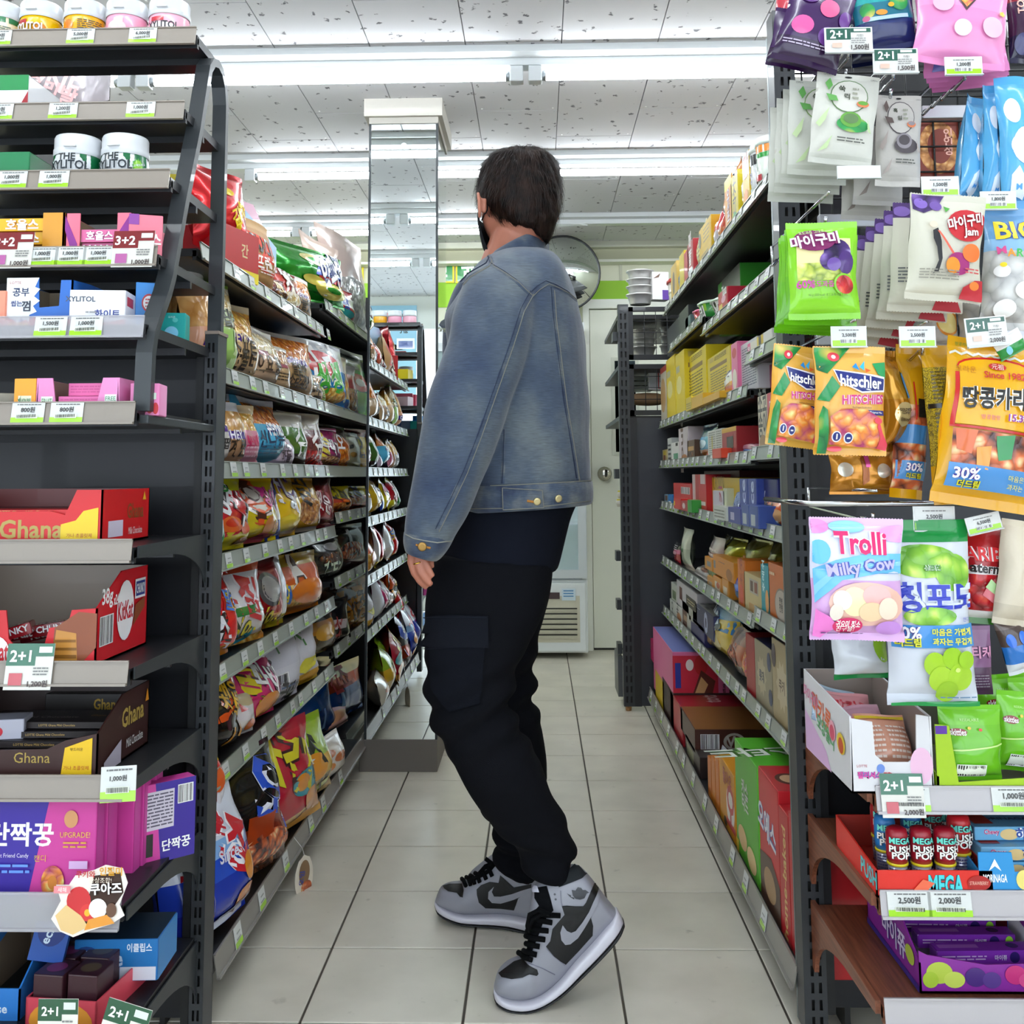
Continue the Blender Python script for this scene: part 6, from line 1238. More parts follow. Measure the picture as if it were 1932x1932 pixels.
# fifth
z = .850 + .020; P = ' on the fifth right aisle shelf'
rrow(z, .53, [
 ('b', 1253, 1260, 933, '8ab0c8', [('r', .2, .4, .8, .9, '6a4a3a')], 'tiny blue and brown carton farthest along', {}),
 ('b', 1260, 1268, 933, '2a7ac0', [('r', .1, 0, .7, .4, 'e4e4e4')], 'tiny bright blue carton', {}),
 ('b', 1270, 1305, 912, 'c01c22', [('bc', .45, .6, .9, .85), ('e', .4, .3, .06, .1, 'eee')], 'red carton with barcode', dict()),
 ('b', 1270, 1284, 940, 'c8201e', [('r', .0, .3, .2, .7, 'e8c01c')], 'low red carton under the barcode one', dict(back=-.02)),
 ('b', 1284, 1297, 945, 'b81c24', [('e', .4, .5, .2, .3, 'd8c4c4')], 'low crimson carton', dict(back=-.02)),
 ('b', 1296, 1304, 943, '2f9a34', [], 'small bright green carton', dict(back=-.022)),
 ('b', 1306, 1318, 895, 'd0b8b8', [('r', .5, 0, 1, 1, 'b01c24')], 'tall white and red carton', {}),
 ('b', 1317, 1332, 895, 'c81c28', [('r', .3, .75, .9, 1, 'd8c4c8'), ('r', .2, .2, .9, .3, 'e8d8dc')], 'red carton with white corner', {}),
 ('b', 1328, 1396, 888, '5a161a', [('e', .4, .5, .2, .3, '8a5a2a'), ('t', .42, .5, .12, '가나', 'a8823a')], 'long dark red carton across the back', dict(back=.09)),
 ('b', 1328, 1396, 901, 'd8b40c', [('t', .45, .85, .07, 'CROWN', '8a6a14', 0, None, .3), ('r', .0, 0, .06, 1, 'b8960a'), ('r', 0, .3, .1, .34, '8a6a14'), ('p', [(.35, .55), (.5, .65), (.65, .55)], 'b83a1c')], 'wide yellow carton', dict(back=.03)),
 ('b', 1344, 1366, 926, 'd0c8d4', [('t', .7, .5, .3, '쿠키', 'b01c4a', 1.57)], 'white carton with crimson vertical lettering', {}),
 ('b', 1364, 1371, 921, 'ccd0b0', [], 'thin pale green carton', {}),
 ('g', 1371, 1398, 922, [(0, '2a3490'), (.5, '4a5ab8')], [('p', [(.3, .05), (.35, .95), (.42, .95), (.38, .05)], 'a8b4e4'), ('p', [(.65, .05), (.68, .95), (.74, .95), (.72, .05)], 'a8b4e4')], 'violet blue foil bag', dict(t=.05, kind='foil')),
 ('b', 1395, 1410, 903, '34489a', [('t', .5, .5, .5, 'Ace', 'c8d4f0', 1.57)], 'blue biscuit packet, left of a pair', {}),
 ('b', 1411, 1426, 903, '34489a', [('t', .5, .5, .5, 'Ace', 'c8d4f0', 1.57)], 'blue biscuit packet, right of a pair', {}),
 ('b', 1344, 1368, 955, 'c8ccc4', [('lines', .1, .1, .9, .8, 3, '6a6a5a')], 'low pale carton', dict(back=-.02)),
 ('b', 1372, 1396, 958, '2c348c', [('r', .2, .2, .5, .7, 'b8b4d0')], 'low indigo carton', dict(back=-.02)),
 ('b', 1397, 1411, 952, '3a5098', [('r', .2, .1, .7, .6, 'b8c0c4')], 'low slate blue carton, left one', dict(back=-.02)),
 ('b', 1412, 1428, 954, '3a5098', [('r', .2, .1, .7, .6, 'b8c0c4')], 'low slate blue carton, right one', dict(back=-.02)),
 ('b', 1425, 1466, 904, '1f2468', [('t', .35, .68, .2, '8x', 'dfe0e8', 0, None, .3), ('t', .5, .36, .2, '빠다코코', 'd8b83a', 0, None, .9)], 'navy blue carton lettered in gold', dict(back=.03)),
 ('g', 1428, 1462, 934, [(0, 'd8602a'), (.6, 'e0683a'), (.95, 'c8401c')], [('t', .4, .35, .34, '짱', '2a201c'), ('e', .75, .4, .2, .2, 'd8a46a'), ('r', .5, .0, .8, .25, 'dfe4dc')], 'orange snack packet near the post', dict(t=.06)),
 ], P)
# sixth
z = .622 + .018; P = ' on the sixth right aisle shelf'
rrow(z, .53, [
 ('g', 1263, 1272, 1022, [(0, 'a01c2c'), (.5, 'c86a8a'), (.7, '1c1a1c')], [('r', .2, .45, .8, .6, 'd8a0b0'), ('lines', .2, .65, .8, .9, 3, 'c8c8c8')], 'narrow black and pink packet', dict(t=.03, lift=0)),
 ('g', 1273, 1290, 996, [(0, 'd8c8b8'), (.15, 'b8c0a8'), (.5, 'ccd0bc')], [('p', [(.4, .45), (.5, .52), (.6, .45), (.5, .4)], '2a7a3a')], 'tall cone shaped pale green packet', dict(t=.05, pinch=.5)),
 ('g', 1291, 1324, 1063, [(0, 'd8d0cc'), (.5, 'ccc4bc')], [('e', .6, .5, .2, .2, 'a8725a')], 'white bag lying flat', dict(t=.04, tilt=-.9)),
 ('g', 1322, 1342, 1012, [(0, '5a8a3a'), (.4, '8a3a2a'), (.7, 'b8a8a0')], [('lines', .2, .4, .8, .8, 4, 'd8c8c0')], 'leaning dark red and green bag', dict(t=.06)),
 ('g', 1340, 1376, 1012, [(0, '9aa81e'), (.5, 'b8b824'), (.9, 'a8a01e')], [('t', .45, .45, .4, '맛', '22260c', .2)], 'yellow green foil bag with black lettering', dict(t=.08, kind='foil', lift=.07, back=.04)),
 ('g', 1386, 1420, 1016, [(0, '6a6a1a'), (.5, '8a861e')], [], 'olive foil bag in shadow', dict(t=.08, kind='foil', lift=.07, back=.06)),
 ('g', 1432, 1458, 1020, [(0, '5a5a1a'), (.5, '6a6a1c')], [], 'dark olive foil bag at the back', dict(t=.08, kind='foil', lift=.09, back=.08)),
 ('b', 1326, 1340, 1050, 'd8901a', [('r', .3, .3, .8, .7, '8a8a8a')], 'upper orange biscuit carton, farther one', dict(lift=.055)),
 ('b', 1341, 1380, 1052, 'd88a1a', [('r', .03, .3, .14, .7, '7a7a7a'), ('lines', .3, .7, .6, .8, 1, '8a4a10'), ('e', .8, .3, .14, .3, 'a8681a')], 'upper orange biscuit carton, larger one', dict(lift=.055)),
 ('b', 1330, 1341, 1085, 'd8922a', [('r', .2, .2, .8, .6, 'b8a088')], 'lower orange carton, first of three', {}),
 ('b', 1341, 1356, 1086, 'd8902a', [('r', .2, .2, .8, .7, 'dcd4c4'), ('e', .6, .5, .2, .2, 'c85a2a')], 'lower orange carton with white panel, second of three', {}),
 ('b', 1357, 1369, 1090, 'd08a24', [('r', .2, .2, .8, .6, 'c8bca4')], 'lower orange carton, third of three', {}),
 ('g', 1370, 1390, 1062, [(0, '2a6ad8'), (.5, '1f3aa8'), (.8, '16246a')], [('e', .5, .25, .3, .1, '8ab8f0')], 'crumpled royal blue bag', dict(t=.07)),
 ('b', 1387, 1400, 1054, 'd8761e', [('t', .5, .75, .4, '초코', 'a8341c', 1.57), ('e', .5, .3, .3, .2, 'd8482a')], 'tall orange carton', dict(d=.14)),
 ('b', 1397, 1440, 1054, 'c87a2a', [('r', .05, .4, .9, .9, '4a4640')], 'open topped brown carton behind', dict(back=.07)),
 ('b', 1398, 1430, 1082, 'd0bc84', [('r', .35, .55, .85, .9, 'b8b0a4'), ('r', .4, .6, .56, .85, '5a3a2a'), ('r', .64, .6, .8, .85, '8a4a3a'), ('r', .3, .05, .7, .3, 'c89a5a')], 'cream yellow carton with small pictures', dict(side=('d8c890', []))),
 ('b', 1430, 1446, 1064, '1f9aa8', [('t', .3, .8, .3, '후레쉬', 'dff', 1.57), ('e', .7, .4, .2, .2, 'e0a05a')], 'turquoise carton', dict(d=.1)),
 ('b', 1444, 1476, 1064, 'c8682a', [('e', .75, .42, .4, .26, '8a7a6e'), ('e', .75, .42, .36, .23, 'b8aca0'), ('t', .72, .44, .2, '전병\n전병', '2a1c16', 0, None, .4), ('lines', .1, .8, .4, .9, 1, 'e8c8a0')], 'brown orange carton with round grey medallion', {}),
 ], P)
# seventh
z = .412 + .018; P = ' on the seventh right aisle shelf'
rrow(z, .53, [
 ('b', 1262, 1273, 1098, 'c8ccc4', [('r', .2, .1, .8, .6, '6a7a5a')], 'white and green stacked carton, far upper', dict(lift=.065)),
 ('b', 1272, 1310, 1103, 'd0ccd0', [('r', .15, .3, .3, .8, '5a2a24'), ('r', .5, .3, .95, .7, '3a342e'), ('lines', .55, .4, .9, .6, 2, 'c8b88a')], 'white carton with dark label, upper one', dict(lift=.065)),
 ('b', 1259, 1268, 1128, 'ccd0c8', [('t', .5, .5, .5, '오', '333')], 'small white carton, far lower', {}),
 ('b', 1268, 1281, 1138, 'd0d0cc', [('e', .6, .3, .3, .3, 'b87a4a'), ('t', .4, .7, .4, '곡', '333')], 'white carton with tan corner, lower one', {}),
 ('b', 1282, 1294, 1132, '5a3a2c', [('r', .2, .3, .7, .5, 'a88a6a')], 'brown carton', {}),
 ('b', 1294, 1340, 1140, '2a2a5a', [('r', 0, 0, .18, 1, 'b8b8b0'), ('lines', .3, .8, .5, .86, 1, 'b8b8c8'), ('t', .72, .5, .3, 'o', 'b8c0e0')], 'navy carton with silver end, upper one', dict(lift=.05, top=('8a8a84', [('t', .5, .5, .2, '몽쉘', '3a3a3a')]))),
 ('b', 1290, 1322, 1165, '2c2a60', [('r', 0, 0, .25, 1, 'b8b8b0'), ('lines', .4, .8, .7, .86, 1, 'b8b8c8')], 'navy carton with silver end, lower one', {}),
 ('g', 1302, 1330, 1155, [(0, 'd8c4a8'), (.3, 'c83038'), (.7, 'b87a7a')], [('e', .6, .3, .26, .2, 'e8c08a')], 'red and cream bag behind the blue one', dict(t=.08)),
 ('g', 1316, 1362, 1130, [(0, 'd8d0c4'), (.14, 'e0bc2a'), (.55, '3a8ac8'), (.75, '6aa8d8')], [('p', [(.45, .25), (1, .3), (1, .8), (.55, .7)], 'e0c23a'), ('e', .45, .3, .25, .16, 'f0dc8a'), ('t', .4, .72, .22, 'Gsz', 'e4f0f8', -.3, '2a4a8a'), ('e', .62, .6, .1, .07, '2a2a2a')], 'blue and yellow banana crisp bag', dict(t=.10)),
 ('g', 1358, 1380, 1150, [(0, '1f3a6a'), (.5, '24508a')], [('e', .6, .3, .2, .1, 'd8c02a')], 'dark blue bag in shadow', dict(t=.08, back=.06)),
 ('g', 1352, 1392, 1178, [(0, 'b8a898'), (.3, 'a84a2a'), (.7, '8a4a3a')], [('e', .4, .4, .3, .2, '@mix'), ('lines', .2, .1, .7, .2, 2, 'eee')], 'red brown snack bag', dict(t=.08)),
 ('g', 1378, 1400, 1195, [(0, '5ab83a'), (.25, 'c8402a'), (.7, 'd86a3a')], [('e', .5, .5, .3, .2, '@candy')], 'orange red bag with green foot', dict(t=.08)),
 ('b', 1398, 1414, 1192, 'a81420', [], 'plain red carton end', dict(d=.22)),
 ('b', 1414, 1446, 1208, 'a09478', [('star', .4, .5, .28, .3, 10, 'c0b494'), ('t', .4, .5, .15, '롯데', '3a3a5a'), ('e', .85, .8, .1, .14, '3a4468'), ('e', .9, .3, .1, .12, '3a4468')], 'beige and navy biscuit carton with pale medallion, farther one', dict(top=('2a2c50', []))),
 ('b', 1446, 1486, 1208, 'b09c74', [('star', .45, .5, .28, .3, 10, 'c8b898'), ('t', .45, .5, .15, '쿠키', '5a3a1c'), ('e', .1, .8, .1, .14, '4a3a44'), ('e', .92, .7, .1, .14, '5a3418')], 'tan biscuit carton with pale medallion, nearer one', dict(top=('2a2c50', []))),
 ], P)
# base shelf
z = .068 + .028; P = ' on the bottom right aisle shelf'
rrow(z, .465, [
 ('b', 1218, 1226, 1196, 'd0206a', [], 'magenta edged carton leaning farthest along', dict(d=.16, lift=.12, name='cake_box')),
 ('b', 1226, 1262, 1198, 'e070a0', [('r', 0, 0, .8, .95, 'd82a44'), ('e', .5, .82, .12, .14, 'c81c24'), ('e', .3, .82, .07, .08, 'f4ece8'), ('p', [(.2, .1), (.5, .75), (.75, .6), (.6, .1)], '6a2a1c'), ('p', [(.22, .1), (.5, .66), (.62, .55), (.35, .1)], 'e8b87a'), ('t', .9, .5, .16, '생\n크\n림', '2a1420'), ('r', .04, .5, .14, .85, '2a3aa0')], 'pink and red strawberry cake carton', dict(d=.2, lift=.02, sf=1, top=('7a84c0', []))),
 ('b', 1229, 1245, 1262, 'd8b81c', [('r', .3, .1, .6, .8, 'e8d85a')], 'yellow carton beneath the strawberry one', dict(d=.22, sf=1, top=('c8a81c', []))),
 ('b', 1242, 1262, 1278, '3a1c1a', [('r', .1, .15, .5, .6, 'd0a0b0'), ('r', .6, .1, .95, .7, '8a8488')], 'dark brown chocolate carton', dict(d=.24, sf=1, top=('2c1614', [('lines', .3, .3, .8, .6, 2, 'b8a088')]))),
 ('b', 1256, 1278, 1306, 'b01a28', [('t', .5, .5, .24, '몽쉘', 'e8d0d0'), ('r', .7, .4, .95, .9, 'c84a5a')], 'red carton lettered upside down', dict(d=.24, sf=1, top=('981420', [('t', .4, .5, .2, 'total', 'd8b8b8', PI)]))),
 ('b', 1274, 1300, 1338, '4a2216', [('bc', .08, .2, .3, .8), ('e', .5, .5, .14, .36, 'b8b0a8'), ('e', .5, .5, .1, .26, '5a2a1c'), ('t', .5, .5, .14, 'W', 'c8c0b8')], 'brown coffee biscuit carton with round white mark', dict(d=.24, lift=.05, sf=1, top=('8a5a2a', []))),
 ('b', 1282, 1308, 1385, '2c1c1a', [('r', .1, .1, .6, .7, '8a8a6a')], 'low dark carton under the coffee biscuits', dict(d=.2)),
 ('g', 1304, 1326, 1400, [(0, '3aa8b8'), (.4, '9a5a3a'), (.7, 'b8bcc4')], [('p', [(.3, .5), (.5, .95), (.7, .95), (.6, .5)], 'a8b0bc')], 'clear bag with turquoise foot and crumpled neck', dict(t=.08, tilt=-.3)),
 ('b', 1322, 1328, 1408, 'd87a1c', [], 'first orange carton of the row of four', dict(d=.12)),
 ('b', 1329, 1335, 1408, 'dc801c', [], 'second orange carton of the row of four', dict(d=.12)),
 ('b', 1336, 1342, 1408, 'd87a1c', [], 'third orange carton of the row of four', dict(d=.12)),
 ('b', 1343, 1370, 1422, 'e0981c', [('e', .72, .45, .26, .3, 'f0e8e4'), ('t', .74, .45, .5, '오', 'c81c2c'), ('t', .55, .8, .2, '돌아온', 'b83a1c', 0, None, .6), ('e', .4, .12, .1, .07, '3a2a1a')], 'fourth orange carton with red letter in white circle', dict(d=.14)),
 ('b', 1372, 1412, 1400, '5ab82a', [('t', .45, .6, .28, '카스\n타드', 'dfe4dc', 0, '4a8a2a'), ('e', .3, .2, .2, .1, 'e0b87a'), ('e', .7, .14, .2, .1, 'e8c88a'), ('r', 0, 0, .12, .12, 'e8c83a')], 'tall green custard cake carton', dict(d=.13, top=('52b224', [('t', .5, .4, .3, '카스타드', 'eef4e8', -1.4, '2a6a14')]))),
 ('b', 1395, 1424, 1399, '50b024', [('t', .45, .6, .3, '카스', 'dfe4dc')], 'green custard cake carton standing behind', dict(back=.16, d=.13, top=('4aae20', [('t', .5, .4, .3, '카스타드', 'eef4e8', -1.4, '2a6a14')]))),
 ('b', 1414, 1449, 1446, 'c8202a', [('t', .4, .62, .34, '오예스', 'e4e4f0', -.1, '2a3a9a'), ('p', [(0, 0), (1, 0), (1, .3), (.6, .42), (0, .36)], '4a2a1c'), ('e', .5, .2, .3, .12, 'a8845a')], 'tall red cake carton with blue and white lettering', dict(d=.14, top=('b81a24', [('e', .55, .3, .22, .2, '5a2a1c'), ('e', .55, .3, .15, .13, 'c8a07a'), ('t', .4, .75, .3, '오예스', '3a4ab0')]))),
 ('b', 1449, 1466, 1502, 'b81a22', [('t', .5, .45, .4, 'home-baked', 'd8b86a', 1.57)], 'slim dark red carton with gold vertical lettering, farther one', dict(d=.2)),
 ('b', 1467, 1492, 1518, 'b81a22', [('t', .5, .45, .34, 'home-baked', 'd8b86a', 1.57)], 'slim dark red carton with gold vertical lettering, nearer one', dict(d=.2)),
 ], P)
# foil pans, box and bread on the mesh-sided unit
pm = mat('d9d8d6', 'foil')
def pan(lb, px, py0, py1, wpx, Y):
 a = atY(px, py1, Y); r = wpx / 2 * Y / 1935; h = a and atY(px, py0, Y).z - a.z; g = MB()
 pr = []; n = 40; vs = []; fs = []
 for (rr, zz_, fl) in ((.74, 0, .012), (.92, h * .85, .012), (1.04, h * .86, 0), (1.04, h, 0), (.92, h, 0), (.72, .004, 0), (.001, .004, 0)):
  for k in range(n): a_ = 2 * PI * k / n; q = r * rr * (1 + (fl if k % 2 else -fl)); vs.append((q * math.cos(a_), q * math.sin(a_), zz_))
 for i in range(6):
  for k in range(n): fs.append((i * n + k, i * n + (k + 1) % n, (i + 1) * n + (k + 1) % n, (i + 1) * n + k))
 g.add(vs, fs, pm, True); o = g.build('foil_pan'); fixnormals(o); place(o, a); tag(o, lb, 'pan', 'stacked foil pans')
zt_ = [(512, 530), (530, 548), (548, 562), (564, 578), (578, 592)]
for k, (a, b_) in enumerate(((575, 556), (558, 541), (543, 528), (530, 512))): pan(f'{["bottom","second","third","topmost"][k]} foil pan of the stack standing above the mesh panel', 1208, b_, a, 52, FY + .25)
for k, (a, b_) in enumerate(((673, 655), (656, 639), (640, 622))): pan(f'{["bottom","middle","top"][k]} foil pan behind the mesh, left stack', 1214, b_, a, 50, FY + .25)
for k, (a, b_) in enumerate(((671, 652), (653, 634), (636, 616))): pan(f'{["bottom","middle","top"][k]} foil pan behind the mesh, right stack', 1262, b_, a, 34, FY + .30)
p = atY(1240, 570, FY + .2); box('paper_bag', 'white paper bag with purple corner above the mesh panel', 'bag', (atY(1247, 570, FY + .2).x, FY + .2, atY(1, 578, FY + .2).z), .2, .08, .06, .13, 'dfdcda', {'F': ('dfdcda', [('r', .6, 0, 1, .35, '5a2a9a'), ('p', [(.05, .75), (.5, .95), (.4, .8)], '6a4a3a')])})
box('instruction_box', 'white carton with red frame behind the lower mesh', 'box', (atY(1245, 735, FY + .2).x, FY + .2, atY(1, 745, FY + .2).z), 0, .10, .1, .085, 'e2e0e0', {'F': ('e2e0e0', [('r', .42, .05, .98, .95, 'c02a30'), ('r', .47, .1, .98, .9, 'e8e4e4'), ('t', .72, .5, .24, '사용', '2a2a2a', 0, None, .4)])})
for k in range(3): box('plastic_tray', ['lower', 'middle', 'upper'][k] + ' grey green stacked tray behind the lower mesh', 'tray', (atY(1213, 740, FY + .2).x, FY + .22, atY(1, 745, FY + .2).z + .022 * k), 0, .10, .12, .018, '6a756e', kind='plastic', group='grey green trays behind the mesh')
g = MB(); c = Vector((atY(1222, 762, FY + .2).x, FY + .2, atY(1, 775, FY + .2).z))
g.lathe([(.001, 0), (.5, .04), (.9, .2), (1, .45), (.9, .75), (.5, .95), (.001, 1)], (0, 0, 0), mat('9a7a58', 'matte'), 20, cap=False)
o = g.build('bread_loaf'); o.scale = (.095, .05, .06); o.location = c; tag(o, 'brown paper wrapped loaf behind the lower mesh', 'bread')
# small yellow tubs peeping past the left edge of that unit
for k, (px, py) in enumerate(((1172, 932), (1170, 948), (1180, 1150))):
 g = MB(); a = atY(px, py + 8, FY + .12); g.lathe([(.012, 0), (.018, .018), (.016, .028)], (0, 0, 0), mat('d8d4c8', 'plastic'), 16); g.lathe([(.017, .028), (.013, .034)], (0, 0, 0), mat('e0d03a', 'plastic'), 16)
 o = g.build('small_tub'); place(o, a); tag(o, ['upper', 'lower', 'lowest'][k] + ' small yellow lidded tub at the edge of the mesh unit', 'tub')
# ------------------------------------------------------------------ right end stand: hanging bags
HOOKS = []
def hang(name, label, cx, cy, wpx, hpx, Y, bands, pr, roll=0, rz=0, tilt=0, t=.03, kind='film', group=None, **op):
 c = atY(cx, cy, Y); w = atY(cx + wpx / 2, cy, Y).x - atY(cx - wpx / 2, cy, Y).x; h = atY(cx, cy - hpx / 2, Y).z - atY(cx, cy + hpx / 2, Y).z
 return bag(name, label, 'bag', c, rz, w, h, t, bands, pr, tilt=tilt, roll=roll, kind=kind, group=group, centre=True, seed=cx * .01 + cy * .013, fine=True, **op)
def hook(px, py, Y, hx=None, label='chrome display hook', holder=None, zig=True):
 """a prong: straight upper wire carrying the ticket and a wavy lower wire carrying the goods"""
 a = atY(px, py, Y); g = MB(); n = 26; L = RY - .075 - Y; pts = []
 for i in range(n + 1):
  t = i / n; pts.append((a.x + .010 * (1 if i % 4 in (1, 2) else -1) * (0 if not zig or i in (0, n) else .5), Y + L * t, a.z + .012 * t + (.006 * (1 if i % 4 in (1, 2) else -1) if zig and 0 < i < n else 0)))
 g.tube(pts, .0026, ch, 6); g.tube([(a.x, Y, a.z), (a.x, Y - .006, a.z + .012)], .0026, ch, 6)
 g.tube([(a.x + .002, Y - .02, a.z + .045), (a.x + .002, RY - .08, a.z + .045)], .0024, ch, 6)
 g.tube([(a.x, RY - .078, a.z + .012), (a.x, RY - .078, a.z + .045)], .003, ch, 6)
 o = g.build('display_hook'); tag(o, label, 'hook'); return o
def holder(x0, y0, x1, y1, Y, label, price=None, promo=None, tl=0, empty_=False):
 a, b_ = atY(x0, y1, Y), atY(x1, y0, Y); w, h = b_.x - a.x, b_.z - a.z; c = (a + b_) / 2; g, tx = MB(), MB(); ca, sa = math.cos(tl), math.sin(tl)
 S = lambda u, v, e: Vector((c.x + (u - .5) * w * ca - (v - .5) * h * sa, Y - e, c.z + (v - .5) * h * ca + (u - .5) * w * sa))
 g.prism([S(-.04, -.06, 0), S(1.04, -.06, 0), S(1.04, 1.05, 0), S(-.04, 1.05, 0)], (0, .0015, 0), mat('d4d6d8', 'plastic') if empty_ else mat('dfe0e0', 'plastic'))
 g.prism([S(-.04, -.10, .004), S(1.04, -.10, .004), S(1.04, -.04, .004), S(-.04, -.04, .004)], (0, .006, 0), mat('c9cccd', 'plastic'))
 if promo: its = [('r', 0, 0, 1, .96, 'd6d4d0'), ('r', 0, .5, .55, 1, '2c5a4c'), ('r', .55, .82, 1, 1, '2c5a4c'), ('r', .62, .86, .9, .97, 'e2e8e4'), ('t', .27, .74, .2, '2+1', 'fff', 0, None, .42), ('t', .75, .66, .07, '카핑!', '3a3a3a', 0, None, .2), ('lines', .55, .3, .88, .58, 3, '888'), ('r', .12, .14, .34, .34, 'e0b8a8'), ('t', .74, .14, .15, promo, '3a3030', 0, None, .4)]
 elif price: its = [('r', 0, 0, 1, 1, 'd6d7d5'), ('r', 0, 0, 1, .30, '9fd62a'), ('lines', .2, .78, .8, .9, 1, '777'), ('t', .5, .58, .14, price, '333', 0, None, .5), ('bc', .24, .16, .72, .34)]
 else: its = []
 prints(g, tx, its, S, w, h); o = g.build('ticket_holder'); fixnormals(o); tag(o, label, 'ticket')
 if tx.v: tx.build('lettering', o)
Y1 = 1.56
T1, T2, T3 = ' atop the right end stand', ' hanging on the right end stand', ' on the right end stand'
# top row
hang('gummy_bag', 'dark purple gummy bag with pink and violet hearts' + T1, 1540, 40, 128, 175, 1.53, [(0, '2a1038'), (.25, '3a1a50'), (.9, '2c1240')],
 [('e', .30, .38, .17, .10, 'd85a9a'), ('e', .62, .62, .15, .10, 'e05a8a'), ('e', .72, .32, .15, .10, '6a3a8a'), ('e', .28, .72, .16, .09, '5a2a7a'), ('e', .9, .55, .10, .09, '6a3a8a'), ('lines', .08, .16, .8, .22, 2, 'b8a8c0')], roll=.30, zig=True)
hang('gummy_bag', 'purple gummy bag behind, its foot showing at the post top', 1515, 80, 125, 110, 1.60, [(0, '2a1038'), (.3, '3a1a50')], [('e', .3, .5, .15, .14, 'b83a6a'), ('e', .7, .45, .12, .1, '7a3a6a'), ('lines', .1, .2, .8, .3, 2, '9a8aa8')], roll=.22, zig=True)
hang('gummy_bag', 'red and orange gummy bag edge at the post top', 1482, 30, 40, 150, 1.66, [(0, '3a1a40'), (.4, 'c83a4a'), (.7, 'd8602a')], [('e', .5, .3, .3, .1, 'b83a6a')], roll=.1)
hang('jelly_bag', 'turquoise sea picture bag with navy foot' + T1, 1662, 10, 118, 170, 1.54, [(0, '1a2258'), (.26, '1c2a66'), (.3, '1f6a80'), (.5, '2a9a9a'), (.8, '3ab0b0')],
 [('e', .2, .42, .12, .08, '@leaf'), ('e', .75, .5, .16, .12, '@leaf'), ('e', .42, .38, .10, .03, 'e8903a'), ('e', .6, .45, .05, .025, 'e0a02a'), ('r', .1, .3, .85, .34, 'a8c0e0'), ('e', .3, .6, .08, .04, '1a3a5a'), ('e', .15, .33, .06, .03, 'b84a7a')], roll=-.12)
hang('jelly_bag', 'darker navy bag hanging behind the turquoise one', 1665, 60, 130, 120, 1.60, [(0, '141a3c'), (.5, '1a2450')], [('e', .3, .5, .08, .05, 'd89a3a')], roll=-.1)
hang('jelly_bag', 'purple and red fruit bag cut by the right edge at the top', 1925, 40, 50, 160, 1.58, [(0, '1c1a3a'), (.3, '3a1a3a'), (.7, '8a1c2a')], [('t', .4, .7, .3, 'TOLN', 'e0b0a0', 1.57), ('e', .4, .2, .3, .12, '3a3a6a')])
pink_ = [('p', [(.50, .46), (.62, .58), (.66, .66), (.60, .73), (.54, .72), (.50, .67), (.46, .72), (.40, .73), (.34, .66), (.38, .58)], '4a3a3c'), ('p', [(.50, .49), (.60, .58), (.63, .65), (.58, .70), (.54, .69), (.50, .64), (.46, .69), (.42, .70), (.37, .65), (.40, .58)], '@candy'),
 ('t', .52, .90, .14, 'Gummy', 'f4f0f4', -.06, '8a3a7a'), ('star', .22, .74, .03, .02, 5, 'e0b83a'), ('star', .80, .62, .02, .014, 5, '7a2a5a'), ('star', .30, .78, .02, .014, 5, '7a2a5a'), ('star', .92, .48, .04, .026, 5, 'e0b83a'), ('e', .24, .52, .11, .09, 'e8b0d0'), ('e', .80, .34, .12, .09, 'e8b8d4'), ('e', .46, .30, .10, .07, 'eec8de'), ('lines', .38, .80, .74, .83, 1, '6a3a5a')]
for k in range(4, 0, -1): hang('gummy_bag', ['second', 'third', 'fourth', 'rearmost'][k - 1] + ' pink gummy bag behind the heart window bag', 1808 + 2 * k, 32 + 9 * k, 168 - 7 * k, 200, 1.54 + .035 * k, [(0, 'd882b8'), (.3, 'dc8abc')], [('p', [(.1, .05), (.3, .06), (.28, .28), (.12, .24)], '6a6ab8'), ('star', .85, .12, .06, .04, 5, 'd8a83a')] , roll=-.08, t=.025, group='pink gummy bags')
hang('gummy_bag', 'pink gummy bag with heart shaped window' + T1, 1815, 22, 176, 208, 1.52, [(0, 'e08abc'), (.5, 'e694c4')], pink_, roll=.14, t=.035)
for (x, y, l) in ((1600, 110, 'left hook of the top row'), (1685, 150, 'second hook of the top row'), (1820, 150, 'third hook of the top row under the pink bags')):
 hook(x, y, 1.58, label='chrome wavy display hook, ' + l)
holder(1560, 53, 1642, 97, 1.50, 'green and white 2+1 ticket under the purple gummy bag', promo='1,500원')
holder(1651, 93, 1728, 136, 1.51, 'green and white 2+1 ticket right of the first one', promo='1,500원')
holder(1786, 108, 1850, 140, 1.50, 'white and lime price ticket reading 1,200 under the pink bag', price='1,200원')
